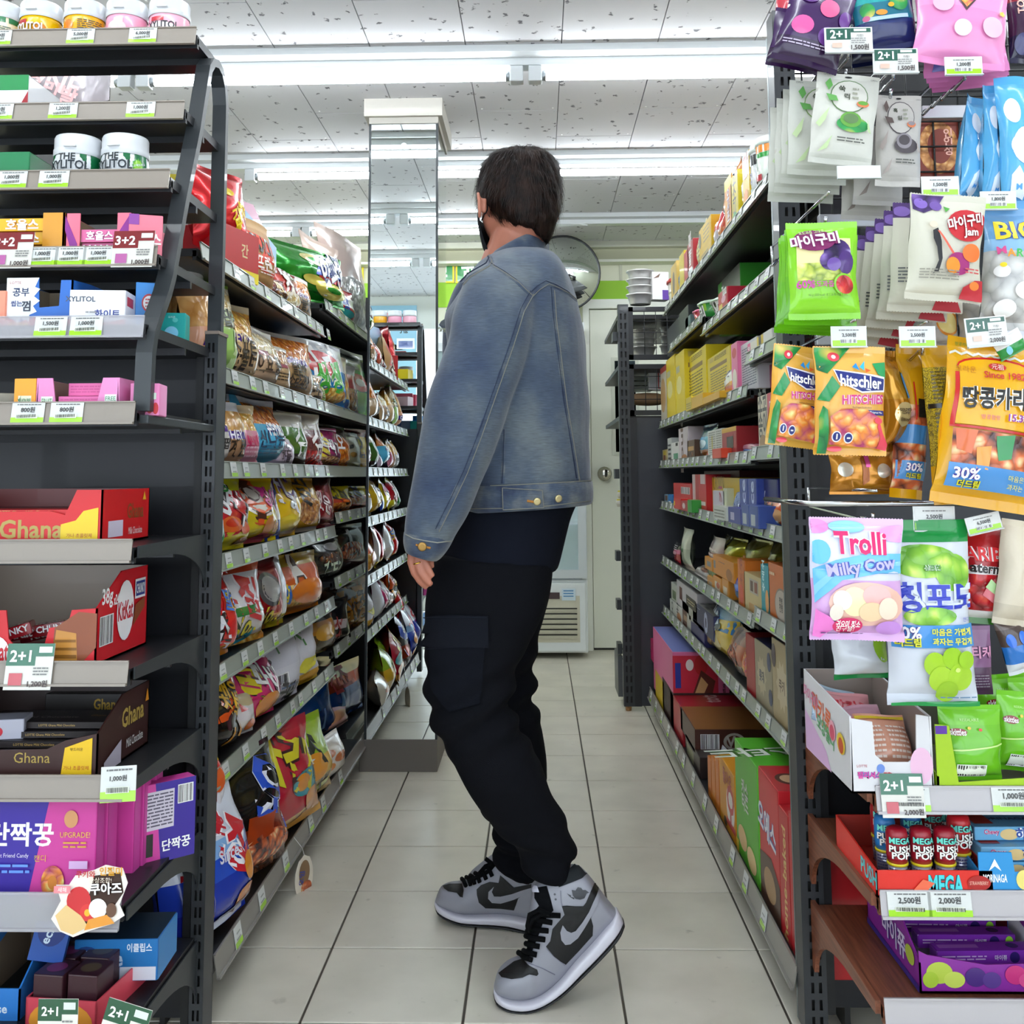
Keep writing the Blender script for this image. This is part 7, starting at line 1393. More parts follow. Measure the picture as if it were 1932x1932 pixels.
# second row: pale sweets pouches
def rice(c1, c2, lc, txt):
 return [('e', .52, .74, .30, .19, c1), ('e', .52, .74, .285, .178, 'ccc9c0' if lc == 'g' else 'bcb6b0'), ('t', .40, .82, .11, txt[0], '3a4030'), ('t', .48, .73, .11, txt[1], '3a4030'), ('lines', .56, .7, .66, .85, 3, '9a9a8a'), ('e', .74, .66, .10, .035, 'd8784a'), ('e', .74, .67, .08, .022, c2), ('e', .62, .42, .26, .085, '@leaf' if lc == 'g' else '4a4246'), ('e', .58, .47, .17, .085, c2), ('e', .58, .48, .12, .055, c1), ('lines', .38, .22, .82, .28, 2, '4a4a42'),
 ('p', [(.12, .86), (.2, .93), (.24, .84), (.18, .78)], '5a9a4a' if lc == 'g' else '5a4a46'), ('p', [(.14, .74), (.3, .72), (.34, .66), (.2, .66)], '5a9a4a' if lc == 'g' else '5a4a46'), ('p', [(.04, .4), (.22, .58), (.18, .44), (.1, .36)], 'b8cc9a' if lc == 'g' else 'a89a94'), ('p', [(.1, .1), (.3, .28), (.24, .14)], 'b8cc9a' if lc == 'g' else 'a89a94'), ('p', [(.84, .5), (.92, .34), (.86, .36)], 'b8cc9a' if lc == 'g' else 'a89a94'), ('t', .14, .96, .03, 'OPEN', '555', 0, None, .12), ('t', .88, .93, .03, 'OPEN', '555', 0, None, .12)]
for k in range(3, -1, -1): hang('sweets_pouch', ['second', 'third', 'fourth', 'rearmost'][k] + ' pale mugwort sweets pouch behind the front one', 1548 - 12 * k, 242 + 17 * k, 122, 178, 1.60 + .035 * k, [(0, 'bcbcb2'), (.1, 'c9c9c0')], rice('7a9a5a', '5a8a3a', 'g', '쑥떡'), roll=.06, t=.02, kind='matte', group='pale mugwort sweets pouches', pinch=0)
hang('sweets_pouch', 'front pale pouch with mugwort leaves and green sweets, tilted' + T2, 1592, 226, 118, 172, 1.54, [(0, 'bfbeb5'), (.1, 'c9c7be')], rice('5a7a4a', '5f9a3a', 'g', '쑥떡'), roll=.14, t=.022, kind='matte', pinch=0, hole=True)
for k in range(2, 0, -1): hang('sweets_pouch', ['second', 'third'][k - 1] + ' greyish sesame sweets pouch behind the front one', 1680 - 22 * k, 285 + 28 * k, 92, 150, 1.60 + .04 * k, [(0, 'b4aea8'), (.1, 'bcb6b0')], [('lines', .2, .3, .8, .4, 2, '5a5452'), ('p', [(.1, .1), (.3, .28), (.24, .14)], '8a7c76')], roll=.08, t=.02, kind='matte', group='greyish sesame sweets pouches', pinch=0)
hang('sweets_pouch', 'greyish pouch with dark sesame sweet, right of the mugwort one', 1694, 266, 84, 172, 1.58, [(0, 'c6c0ba'), (.1, 'bab4ae')], rice('4a4246', '8a8288', 's', '흑임'), roll=.06, t=.022, kind='matte', pinch=0, hole=True)
hook(1595, 147, 1.56, label='chrome wavy hook carrying the mugwort pouches'); hook(1680, 184, 1.58, label='chrome wavy hook carrying the sesame pouches')
holder(1583, 313, 1658, 336, 1.48, 'empty clear ticket holder below the mugwort pouches', empty_=True)
p0, p1 = atY(1735, 330, 1.93), atY(1835, 190, 1.93)
box('nut_box', 'red brown box with walnuts seen through the wire grid', 'box', ((p0.x + p1.x) / 2, 1.955, p0.z), 0, p1.x - p0.x, .03, p1.z - p0.z, '6a2416', {'F': ('7a2a18', [('e', .45, .42, .36, .36, '@nuts'), ('e', .47, .44, .22, .24, '7a2a18'), ('t', .62, .5, .5, '인\n인\n정', 'e8b0a0', 0, None, .2)])})
holder(1742, 334, 1806, 368, 1.47, 'white and lime price ticket reading 1,500 left of the milk bags', price='1,500원')
holder(1853, 362, 1914, 394, 1.47, 'white and lime price ticket reading 1,800 under the milk bags', price='1,800원')
milk = [('e', .30, .72, .20, .10, 'e8ecf4'), ('e', .55, .45, .34, .14, 'eceef4'), ('e', .3, .46, .12, .06, 'f4f4f6'), ('p', [(.15, .1), (.5, .06), (.55, .2), (.35, .3), (.18, .24)], 'e0ecf8'), ('t', .36, .15, .16, 'M', '4a9ae0', 0, None, .2), ('lines', .7, .1, .9, .5, 8, '5a8ab0')]
for k, (x, y, w_, h_, r_) in enumerate(((1832, 285, 46, 215, .18), (1872, 280, 40, 240, .08), (1918, 270, 70, 250, .0))):
 hang('milk_sweets_bag', ['sky blue milk sweets bag turned sideways, left of three', 'sky blue milk sweets bag turned sideways, middle of three', 'sky blue milk sweets bag at the right edge of the frame'][k], x, y, w_, h_, 1.60 - .035 * k, [(0, '4a9ad4'), (.1, '5ab0e4'), (.9, '4aa0d8')], milk, roll=r_, t=.045, rz=[.5, .3, 0][k])
hang('milk_sweets_bag', 'grey milk picture packet low behind the price tickets', 1828, 385, 70, 50, 1.62, [(0, '8a8c92'), (.6, '5a5c60')], [('e', .5, .5, .2, .3, 'd8d080')], t=.03)
# third row
hook(1557, 425, 1.50, label='chrome wavy hook carrying the bright green grape bags')
green_ = [('p', [(.10, .16), (.10, .90), (.90, .90), (.90, .16)][::-1], '@grape'), ('r', .10, .38, .88, .82, 'e8d8a0'), ('r', .10, .38, .88, .56, '@meadow'), ('e', .68, .66, .20, .15, '@purple'), ('e', .56, .58, .14, .10, '@purple'), ('e', .80, .56, .12, .12, '4a2a72'), ('e', .62, .54, .10, .07, '6a4a9a'),
 ('e', .36, .80, .30, .115, '7a1f5a'), ('t', .36, .80, .19, '마이구미', 'fff', .12, '7a1f5a'), ('t', .33, .89, .05, '포도과즙 그대로', 'c8e89a', .1), ('e', .76, .33, .165, .115, '7ec41e'), ('e', .76, .33, .135, .095, '@red'), ('t', .19, .335, .115, '60%', 'c83aa0'), ('t', .42, .335, .09, '포도과즙', 'b83a8a'), ('t', .5, .225, .042, '66 g (222 kcal) 포도농축과즙 9.7 %', '4a6a1a')]
green_[0] = ('r', 0, .0, .0001, .0001, '7ec41e')
for k in range(4, 0, -1): hang('gummy_bag', ['second', 'third', 'fourth', 'rearmost'][k - 1] + ' bright green gummy bag fanned out behind the front one', 1549 - 5 * k + (14 if k == 2 else 0), 518 + 6 * k, 128, 178, 1.47 + .03 * k, [(0, '6ab81a'), (.5, '74be1c')], [('lines', .2, .2, .8, .28, 1, '4a6a1a')], roll=.02 + .015 * k, t=.025, group='bright green gummy bags', zig=True)
hang('gummy_bag', 'bright green gummy bag with purple grapes and meadow picture', 1552, 511, 134, 182, 1.455, [(0, '7ec41e'), (.1, '84cc22')], green_, roll=-.0, t=.035, zig=True)
for k in range(5, 0, -1): hang('gummy_bag', ['second', 'third', 'fourth', 'fifth', 'rearmost'][k - 1] + ' cream jam gummy bag in the file behind the front one', 1772 - 23 * k, 470 + 16 * k, 142 - 8 * k, 205, 1.47 + .035 * k, [(0, 'c4beae'), (.08, 'cdc8b8'), (.86, '4a2a6a')],
 [('e', .12, .92, .12, .05, '7a5aa8'), ('p', [(.6, .02), (.98, .0), (.9, .16), (.66, .14)], 'b01c2a'), ('lines', .1, .25, .4, .4, 5, '4a4a4a')], roll=.08 + .015 * k, t=.025, kind='matte', group='cream jam gummy bags', zig=True, rz=-.25)
jam_ = [('p', [(.02, .99), (.45, .99), (.34, .86), (.15, .80), (.02, .84)], '@purple'), ('e', .13, .9, .09, .055, '7a5ab0'), ('e', .32, .88, .08, .05, '6a4a9a'), ('p', [(.42, .88), (.50, .86), (.44, .82)], '4a9a3a'), ('e', .72, .70, .27, .155, 'c01c28'), ('e', .88, .76, .12, .08, 'c01c28'), ('t', .70, .74, .18, '마이구미', 'f6f2f2', .22, '8a0c18', .5), ('t', .78, .63, .14, 'Jam', 'f6f2f2', .15, '8a0c18'),
 ('e', .62, .33, .16, .105, '9a1a6a'), ('e', .54, .31, .10, .075, 'e88a1e'), ('e', .80, .44, .13, .085, 'e8702a'), ('p', [(.68, .02), (.98, .0), (1, .2), (.85, .19), (.7, .12)], 'b8202c'), ('e', .85, .14, .07, .04, 'e87a2a'), ('p', [(.24, .62), (.31, .65), (.36, .52), (.38, .36), (.34, .24), (.27, .22), (.33, .34), (.30, .46), (.25, .54)], '1e1c20'), ('e', .25, .68, .05, .03, 'e8c8b0'), ('p', [(.30, .62), (.33, .62), (.55, .42), (.52, .41)], 'd8604a'),
 ('lines', .10, .17, .62, .27, 4, '8a8678'), ('lines', .7, .24, .9, .30, 2, 'c04a4a')]
hang('gummy_bag', 'front cream jam gummy bag with red splash lettering' + T2, 1783, 468, 142, 200, 1.44, [(0, 'c6c1b0'), (.08, 'ccc8b8')], jam_, roll=.10, t=.04, kind='matte', zig=True)
hang('marshmallow_bag', 'clear marshmallow bag with blue header and colourful lettering at right edge', 1908, 508, 112, 230, 1.48, [(0, '@white'), (.62, '8ab4d8'), (.72, '6a9cc8')], [('t', .45, .80, .34, 'BIG', 'e8c81e', .05, '2a4a9a', .9), ('t', .2, .62, .14, 'M', 'd84a8a', .1), ('t', .34, .60, .14, 'A', 'f0902a', .1), ('t', .48, .60, .14, 'R', '3ab04a', 0), ('t', .62, .60, .14, 'S', '8a4ac0', 0), ('t', .78, .60, .14, 'H', '3a8ad8', 0), ('e', .2, .44, .12, .05, 'f0ecea'), ('e', .6, .3, .18, .07, 'f6f4f2'), ('e', .3, .15, .18, .07, 'f6f4f2'), ('e', .2, .49, .05, .02, 'f0d02a')], roll=.10, t=.06)
hang('marshmallow_bag', 'clear marshmallow bag low behind the jam gummies', 1760, 610, 95, 92, 1.58, [(0, '@white')], [('e', .7, .5, .26, .3, 'e8943a'), ('e', .7, .47, .22, .22, 'f0d88a'), ('r', .3, .6, .4, .9, 'c8843a')], t=.05)
hang('marshmallow_bag', 'clear marshmallow bag filled with white pieces behind the 2+1 ticket', 1850, 610, 90, 120, 1.57, [(0, '@white'), (.9, 'e4e2e0')], [], t=.06)
g = MB(); c = atY(1895, 612, 1.46)
hang('marshmallow_bag', 'green trimmed foot of a clear marshmallow bag at the right edge', 1905, 650, 60, 42, 1.45, [(0, '1f8a3a'), (.5, 'e4e2e0')], [('e', .3, .3, .1, .2, '8ad0f0')], roll=-.5, t=.02)
holder(1571, 617, 1632, 653, 1.46, 'white and lime price ticket reading 2,500 under the green gummy bags', price='2,500원')
holder(1700, 617, 1762, 653, 1.46, 'white and lime price ticket reading 2,500 left of the marshmallow bag', price='2,500원')
holder(1826, 600, 1896, 650, 1.43, 'green and grey 2+1 ticket in front of the marshmallow bags', promo='2,000원', tl=.08)
# fourth row
hook(1605, 665, 1.50, label='chrome wavy hook carrying the tropical candy bags'); hook(1740, 668, 1.52, label='chrome wavy hook carrying the yellow caramel bags')
tropic = [('p', [(.0, .99), (.5, .99), (.32, .86), (.14, .74), (0, .78)], '@leaf'), ('p', [(0, .5), (.2, .72), (.30, .62), (.16, .48)], '1f8a4a'), ('p', [(.78, .84), (1, .86), (1, .70), (.86, .74)], '1f9a5a'), ('e', .26, .90, .08, .045, 'e84a5a'), ('e', .26, .90, .03, .02, 'f8e0e0'), ('p', [(.22, .78), (.96, .72), (.96, .58), (.60, .56), (.28, .66)], 'f0eef4'), ('p', [(.24, .77), (.95, .70), (.94, .595), (.60, .575), (.29, .67)], '27317a'), ('t', .60, .665, .17, 'hitschler', 'fff', -.05, None, .6),
 ('p', [(.48, .80), (.54, .84), (.58, .77)], '2a8ad8'), ('p', [(.58, .80), (.66, .86), (.64, .77)], '3ab0e8'), ('p', [(.66, .79), (.74, .77), (.66, .75)], 'e8602a'), ('t', .62, .50, .135, 'HITSCHIES', 'c8307a', .03, 'f8e8f0', .62), ('t', .60, .425, .03, 'fruchtiges Kaubonbon', '4a2a2a'), ('r', .68, .36, .95, .405, '27317a'), ('t', .815, .382, .035, 'Tropical Mix', 'fff', 0, None, .24),
 ('p', [(.16, .09), (.84, .06), (.86, .34), (.66, .41), (.3, .41), (.16, .34)], '@candy'), ('p', [(.82, .06), (.96, .04), (.98, .1), (.90, .2), (.86, .3), (.82, .26), (.86, .16)], 'e0445a'), ('e', .84, .31, .06, .03, 'e0445a'), ('e', .24, .16, .065, .05, 'f0eef4'), ('e', .24, .16, .052, .04, '27317a'), ('e', .40, .15, .065, .05, 'f0eef4'), ('e', .40, .15, .052, .04, '27317a'), ('r', .23, .135, .25, .185, 'e0dee4'), ('r', .375, .14, .425, .155, 'e0dee4'), ('p', [(0, 0), (.14, 0), (.12, .4), (.06, .44), (0, .3)], '@leaf'), ('e', .25, .05, .1, .025, 'e84a5a')]
hang('gold_sweets_bag', 'golden foil bag with cow edition lettering behind the tropical bag', 1676, 755, 56, 190, 1.56, [(0, 'b87a1a'), (.5, 'c8902a'), (.8, 'b87818')], [('e', .5, .35, .36, .12, 'e8d49a'), ('t', .5, .38, .2, 'GOLDEN\nCOW', '3a2a1a', 0, None, .6), ('t', .5, .30, .12, 'Edition', '3a2a1a', 0, None, .5), ('p', [(.6, .5), (.95, .55), (.9, .8), (.6, .75)], '4a8ac0')], rz=.5, kind='foil', t=.06)
hang('gold_sweets_bag', 'golden foil bag foot with two pale discs under the tropical bags', 1628, 890, 128, 85, 1.60, [(0, 'b8781a'), (.5, 'c8882a')], [('e', .18, .55, .11, .16, 'dcd6c8'), ('e', .76, .52, .11, .16, 'dcd6c8'), ('p', [(.45, .2), (.55, .3), (.5, .9), (.42, .8)], '8a4a1a'), ('r', .48, .6, .55, .85, 'c84a8a')], kind='foil', t=.04)
hang('tropical_candy_bag', 'rear tropical candy bag sticking out left past the post', 1503, 748, 104, 190, 1.52, [(0, 'd8a84a'), (.1, 'e8ae4a')], tropic, roll=.12, t=.04, zig=True)
hang('tropical_candy_bag', 'front tropical candy bag with flamingo, palm leaves and sweets window', 1603, 756, 136, 204, 1.47, [(0, 'e0a43a'), (.1, 'eab052')], tropic, roll=.03, t=.045, zig=True)
cara = [('p', [(.02, .90)] + [(.02 + .96 * i / 16, .90 + (.016 if i % 2 else 0)) for i in range(17)] + [(.98, .885)] + [(.98 - .96 * i / 16, .885 + (.016 if i % 2 == 1 else 0)) for i in range(17)], 'e8e4d8'),
 ('t', .18, .955, .04, '땅콩카라멜', '2f8a3a'), ('t', .42, .965, .04, '땅콩카라', 'c8302a'), ('t', .66, .975, .04, '땅콩카라멜', '2a3a7a'), ('e', .48, .82, .40, .07, 'c8201e'), ('e', .48, .812, .39, .065, 'e4a812'), ('r', .06, .46, .10, .78, 'c8201e'), ('r', .06, .45, .95, .465, 'c8201e'), ('r', .1, .47, .94, .80, 'e4a812'), ('t', .16, .80, .07, '크라운', 'b8701a'), ('e', .48, .835, .09, .022, 'c8302a'), ('t', .48, .835, .06, '元祖', 'f4e0d0'), ('t', .55, .785, .075, 'Since 1982', 'c8302a', .05),
 ('t', .54, .645, .24, '땅콩카라멜', '1f1c1a', .06, 'f4f0e4', .84), ('t', .42, .525, .05, '땅콩함량', 'c03a7a', .04), ('t', .72, .54, .08, '15.3%', '8a2a8a', .04, 'fff'), ('r', .08, .19, .96, .44, '@mix'), ('p', [(.1, .44), (.3, .44), (.26, .3), (.12, .32)], 'd86a3a'), ('p', [(.5, .42), (.7, .44), (.68, .3), (.54, .28)], '2a8a4a'), ('p', [(.3, .34), (.46, .36), (.44, .22), (.32, .22)], 'e8963a'), ('r', .06, .10, .98, .24, '4a8ac8'), ('t', .24, .185, .12, '30%', 'f4f0f8', .04, '4a2a8a'), ('t', .28, .125, .08, '더드림', 'd8d020', .04, '3a3a2a'), ('t', .75, .19, .06, '마음은', 'e8d82a'), ('t', .75, .14, .06, '과자는', 'e8d82a')]
hang('caramel_bag', 'yellow caramel bag turned sideways showing sweets and blue band', 1716, 795, 66, 290, 1.57, [(0, 'dca00e'), (.06, '@mix'), (.35, '4a8ac8'), (.47, '@mix'), (.6, 'd89a0c')], [('t', .4, .15, .3, '30%', 'f4f0f8', 0, '4a2a8a')][:0] + [('r', .0, .12, .9, .24, '4a8ac8'), ('t', .45, .20, .24, '30%', 'f4f0f8', 0, '4a2a8a'), ('t', .45, .145, .16, '더드림', 'd8d020', 0, '3a3a2a'), ('r', .3, .5, .34, .75, 'c8201e'), ('r', .4, .52, .9, .64, '1f1c1a')], roll=.10, t=.05, rz=.3)
hang('caramel_bag', 'yellow caramel bag showing its printed back and barcode', 1793, 800, 92, 300, 1.53, [(0, 'dca010'), (.24, '@yfine'), (.86, 'e2a812')], [('p', [(.02, .165)] + [(.02 + .96 * i / 12, .165 + (.02 if i % 2 else 0)) for i in range(13)] + [(.98, .15), (.02, .15)], 'e0dcd0'), ('r', .02, .60, .8, .63, '1f1c18'), ('r', .1, .22, .72, .32, 'f0f0ec'), ('bc', .12, .23, .7, .31), ('lines', .1, .34, .95, .58, 9, '6a5a10'), ('lines', .1, .65, .9, .84, 8, '6a5a10')], roll=-.04, t=.05)
hang('caramel_bag', 'large yellow caramel bag with black lettering tilted at the right edge', 1862, 800, 180, 318, 1.47, [(0, 'dca010'), (.1, 'e4a812')], cara, roll=.16, t=.06)
# fifth row
holder(1727, 957, 1798, 999, 1.52, 'white and lime price ticket reading 2,500 above the grape candy bag', price='2,500원')
holder(1826, 972, 1886, 1002, 1.50, 'white and lime price ticket reading 6,500 tilted under the caramel bag', price='6,500원', tl=.22)
troll = [('e', .05, .93, .16, .06, 'e48ac8'), ('e', .95, .88, .22, .07, 'e0a0d8'), ('e', .08, .72, .12, .10, '58b4e8'), ('e', .40, .93, .20, .05, '8accf0'), ('p', [(0, .30), (.3, .5), (.7, .56), (1, .56), (1, .72), (.6, .72), (.25, .66), (0, .58)], '6abcec'), ('p', [(0, .44), (0, .36), (.25, .56), (.7, .63), (1, .62), (1, .66), (.7, .67), (.25, .61)], '8acdf2'),
 ('t', .52, .80, .24, 'Trolli', 'e0286e', 0, 'f4f0f4', .56), ('t', .52, .60, .17, 'Milky Cow', 'b8b0f0', .14, '3a4aa8', .86), ('e', .56, .31, .42, .18, 'e8b8a8'), ('e', .42, .33, .15, .12, 'f4e8b8'), ('e', .66, .38, .16, .09, 'f0b4b0'), ('e', .28, .34, .10, .08, 'f0ece4'), ('e', .60, .25, .14, .08, 'f0d0a8'), ('e', .22, .24, .07, .07, 'e8dcd0'), ('e', .78, .28, .11, .09, 'f2dcc8'), ('p', [(0, .26), (.16, .2), (.26, .12), (.1, .02), (0, .04)], 'e87ac8'), ('e', .36, .13, .16, .07, 'd8306a'), ('t', .36, .145, .08, '귀요미 젖소', 'fff', 0, None, .26), ('t', .34, .105, .06, '친구들!', 'fff', 0, None, .2), ('e', .8, .12, .14, .06, 'c48ad8'), ('lines', .1, .05, .55, .075, 1, '6a4a8a')]
grapec = [('r', 0, .88, 1, 1, '138a3e'), ('e', .42, .78, .40, .09, '@grape'), ('e', .75, .72, .22, .10, '@grape'), ('t', .5, .745, .07, '상큼한', '4a8a2a', 0, 'f4f8f0'), ('t', .55, .59, .34, '청포도', '2a3ab8', 0, 'dce4f8', .96), ('e', .45, .49, .3, .05, '@grape'), ('t', .88, .47, .05, '캔디', '2a3ab8'), ('r', 0, .325, 1, .445, '3a8ad0'), ('t', .17, .405, .14, '30%', 'f4f4f8', 0, '3a2a8a'), ('t', .17, .355, .10, '더드림', 'd8d820', 0, '2a4a2a'), ('t', .68, .41, .08, '마음은 가볍게', 'e8e02a'), ('t', .68, .36, .08, '과자는 무겁게', 'e8e02a'),
 ('e', .45, .24, .13, .065, 'a2cc2a'), ('e', .66, .27, .12, .06, '9ac826'), ('e', .52, .16, .14, .07, 'a8d030'), ('e', .74, .17, .15, .075, 'a2cc2a'), ('e', .60, .09, .12, .06, '96c224'), ('e', .82, .26, .10, .05, '9ac826'), ('e', .70, .21, .03, .012, 'd0e87a'), ('lines', .55, .045, .95, .06, 1, '5a7a9a'), ('p', [(0, 0), (1, 0), (1, .03), (.8, .035), (0, .02)], '138a3e')]
hang('candy_bag', 'white candy bag with green grapes low behind the pink and blue bag', 1622, 1225, 108, 110, 1.60, [(0, '137a3a'), (.1, 'c8ccd4')], [('e', .85, .6, .16, .3, '8ab828')], roll=-.05, t=.05)
hang('candy_bag', 'white candy bag with green header and big blue lettering and grapes', 1750, 1154, 166, 350, 1.52, [(0, 'd0d4e0'), (.5, 'd4d8e4'), (.88, '138a3e')], grapec, roll=-.01, t=.065)
hang('gummy_bag', 'pink and pale blue milky gummy bag in front of the grape candy', 1614, 1092, 178, 230, 1.46, [(0, 'd8a8dc'), (.5, 'd8d8ec'), (.9, 'dcb4e0')], troll, roll=.03, t=.05, zig=True)
hang('gummy_bag', 'dark red watermelon gummy bag with clear window', 1862, 1082, 104, 190, 1.56, [(0, '3a7a2a'), (.06, 'e8e4e4'), (.14, '@red'), (.5, 'e8e4e4'), (.54, 'a8161e'), (.94, '7a1218')], [('t', .45, .70, .26, 'ARIBO', 'd82028', 0, 'f0e8e8'), ('t', .45, .56, .18, 'atermel', '2a2020', -.05, 'f4f0f0'), ('p', [(.3, .3), (.75, .12), (.85, .2), (.4, .42)], 'e07a84'), ('p', [(.34, .38), (.8, .2), (.86, .25), (.45, .46)], 'b8dca0'), ('e', .85, .26, .12, .10, 'e8cc2a')], roll=.05, t=.05)
hang('sweets_pouch', 'plain cream pouch at the right edge beside the watermelon gummies', 1912, 1080, 64, 200, 1.53, [(0, 'c8bca8'), (.2, 'd8ccb8')], [('lines', .7, .6, .95, .7, 2, '6a5a4a')], kind='matte', t=.05, roll=.15)
hang('snack_pouch', 'blue and brown pouch with white foot at the right edge', 1914, 1215, 56, 110, 1.54, [(0, 'c8ccd0'), (.2, '1f6ab8'), (.5, '4a3a34'), (.8, '6a5a54')], [('e', .3, .6, .16, .12, '2a6ad0'), ('e', .75, .6, .16, .12, '2a6ad0')], roll=-.25, t=.03)
hang('sticker_pack', 'striped purple sticker pack behind the grape candy', 1838, 1245, 66, 130, 1.66, [(0, '5a3a58'), (.4, '8a5a88')], [('t', .5, .62, .34, '스티커', 'e8a0c8', 0, '5a2a5a'), ('lines', .1, .1, .9, .3, 5, '9a8a9a')], t=.012)
hook(1645, 985, 1.50, label='chrome hook at the end of the rod carrying the milky gummy bag', zig=False)
# green sweets tray and its bags; white jelly tray
z = .508 + .026
def ep(px, py, Y): return atY(px, py, Y)
a, b_ = ep(1607, 1498, 1.565), ep(1762, 1498, 1.565); w = b_.x - a.x; cx = (a.x + b_.x) / 2; h = ep(1650, 1262, 1.82).z - z
tray('jelly_box', 'white jelly display box with cut-out front and pink and yellow fruit print', 'box', (cx, 1.563, z), .0, w, .26, h, 'd8d6da', '8a7c74', [(0, 0), (1, 0), (.97, .84), (.82, .86), (.80, .40), (.70, .34), (.40, .34), (.30, .42), (.28, .78), (.02, .82)],
 {'F': [('e', .86, .3, .14, .2, 'e6b8d4'), ('e', .36, .27, .05, .05, '6a8ad0'), ('t', .22, .20, .085, '젤리셔스', 'd84a9a', 0, '4a5ab8', .3), ('t', .13, .30, .03, 'LOTTE', 'b0284a', 0, None, .14), ('t', .45, .17, .14, 'n', 'b81c3a')],
 'L': [('p', [(.02, 0), (.02, .5), (.5, .2), (.6, 0)], 'dcb0dc'), ('t', .42, .62, .15, '마카롱', 'e0683a', -.15), ('t', .5, .44, .10, '모양젤리', '5aa86a', -.15), ('e', .66, .52, .07, .12, 'f0a8b8'), ('e', .66, .50, .05, .09, 'd84a6a'), ('e', .84, .46, .08, .12, 'e8c83a'), ('e', .84, .44, .05, .09, 'c8502a'), ('t', .2, .72, .09, '마이구미', 'd86a9a', -.1)]}, slope=False)
for k, (dx, dy, dz, c, lb, ro, pr) in enumerate(((-.01, .15, .045, 'c8888f', 'pink macaroon jelly packet lying at the back of the white tray', .15, [('t', .55, .55, .3, '마카롱', 'b82a3a'), ('e', .8, .4, .1, .2, 'e0a83a')]), (.0, .09, .035, 'b88a9a', 'pink jelly packet in the middle of the white tray', -.1, [('t', .5, .5, .26, '마카롱', 'c02a3a', 0, 'f0d0d4')]),
 (.012, .035, .025, 'd89a80', 'salmon jelly packet with small print at the tray opening', .0, [('lines', .06, .1, .45, .75, 7, 'f0dcd0'), ('lines', .55, .1, .95, .75, 7, 'f0dcd0'), ('r', .0, .88, 1, .95, 'd8b82a')]), (-.03, .18, .05, '9ab0c4', 'clear bluish jelly packet in the left corner of the tray', .3, []))):
 bag('jelly_packet', lb, 'packet', (cx + dx, 1.57 + dy, z + dz), .0, w * .66, .085, .03, [(0, c)], pr, tilt=-.9 + .2 * (k == 2), roll=ro, seed=k * 2.2)
a, b_ = ep(1768, 1475, 1.565), ep(1990, 1475, 1.565); w2 = b_.x - a.x; c2 = (a.x + b_.x) / 2
tray('sweets_tray', 'lime green display tray with cut-out front', 'box', (c2, 1.563, z), 0, w2, .26, .085 * 1.15, 'a0c41c', '6a6a5a', [(0, 0), (1, 0), (1, .25), (.18, .16), (.12, .98), (0, 1)], {'F': [('r', .0, .86, .1, .98, '5a2a9a')], 'L': [('p', [(.5, .2), (.9, .4), (.9, .9), (.6, .8)], 'd8301c')]}, slope=False)
sk = [('e', .24, .66, .15, .05, '8a1c28'), ('t', .24, .66, .10, 'skittles', 'f4ecec', 0, None, .26), ('t', .45, .82, .04, 'RESEALABLE', 'c8e89a'), ('p', [(.04, .40), (.5, .44), (.96, .50), (.96, .52), (.5, .46), (.04, .42)], 'c8e48a'), ('r', .22, .06, .70, .24, 'f0f4e8'), ('bc', .24, .08, .68, .23), ('e', .6, .7, .03, .02, 'd8402a'), ('e', .42, .72, .03, .02, 'e0c02a')]
for k, (px, py, wp, hp, Y, lb) in enumerate(((1955, 1355, 110, 150, 1.70, 'rear right'), (1905, 1345, 120, 150, 1.72, 'rear left'), (1925, 1380, 100, 150, 1.62, 'front right'), (1830, 1400, 120, 142, 1.585, 'front left'))):
 hang('green_candy_bag', f'{lb} bright green candy bag standing in the lime tray', px, py, wp, hp, Y, [(0, '62b01e'), (.1, '6cba22'), (.75, '74c226')], sk, roll=[.05, -.06, .1, .02][k], t=.035, group='bright green candy bags')
# second wooden shelf: push pops and chewy sweets
z = .363 + .026
a, b_ = ep(1652, 1665, 1.565), ep(1872, 1665, 1.565); w = b_.x - a.x; cx = (a.x + b_.x) / 2
tray('lolly_tray', 'low red cardboard tray with turquoise lettering', 'box', (cx, 1.563, z), 0, w, .20, .052, 'd8281e', 'a8342a', [(0, 0), (1, 0), (1, .72), (0, .72)], {'F': [('t', .6, .34, .17, 'MEGA', '4ad0d8', 0, '1a4a5a', .3), ('t', .62, .0, .13, 'PUSH POP', 'e8f4f4', 0, '1a4a5a', .3), ('e', .88, .4, .10, .2, 'a81c1a'), ('t', .88, .4, .03, 'STRAWBERRY', 'f0c0b0', 0, None, .16), ('p', [(.28, .1), (.4, .5), (.5, .4), (.4, .1)], 'e86a4a')], 'L': [('t', .84, .45, .12, 'PUSH', '4ad0d8')]}, slope=False)
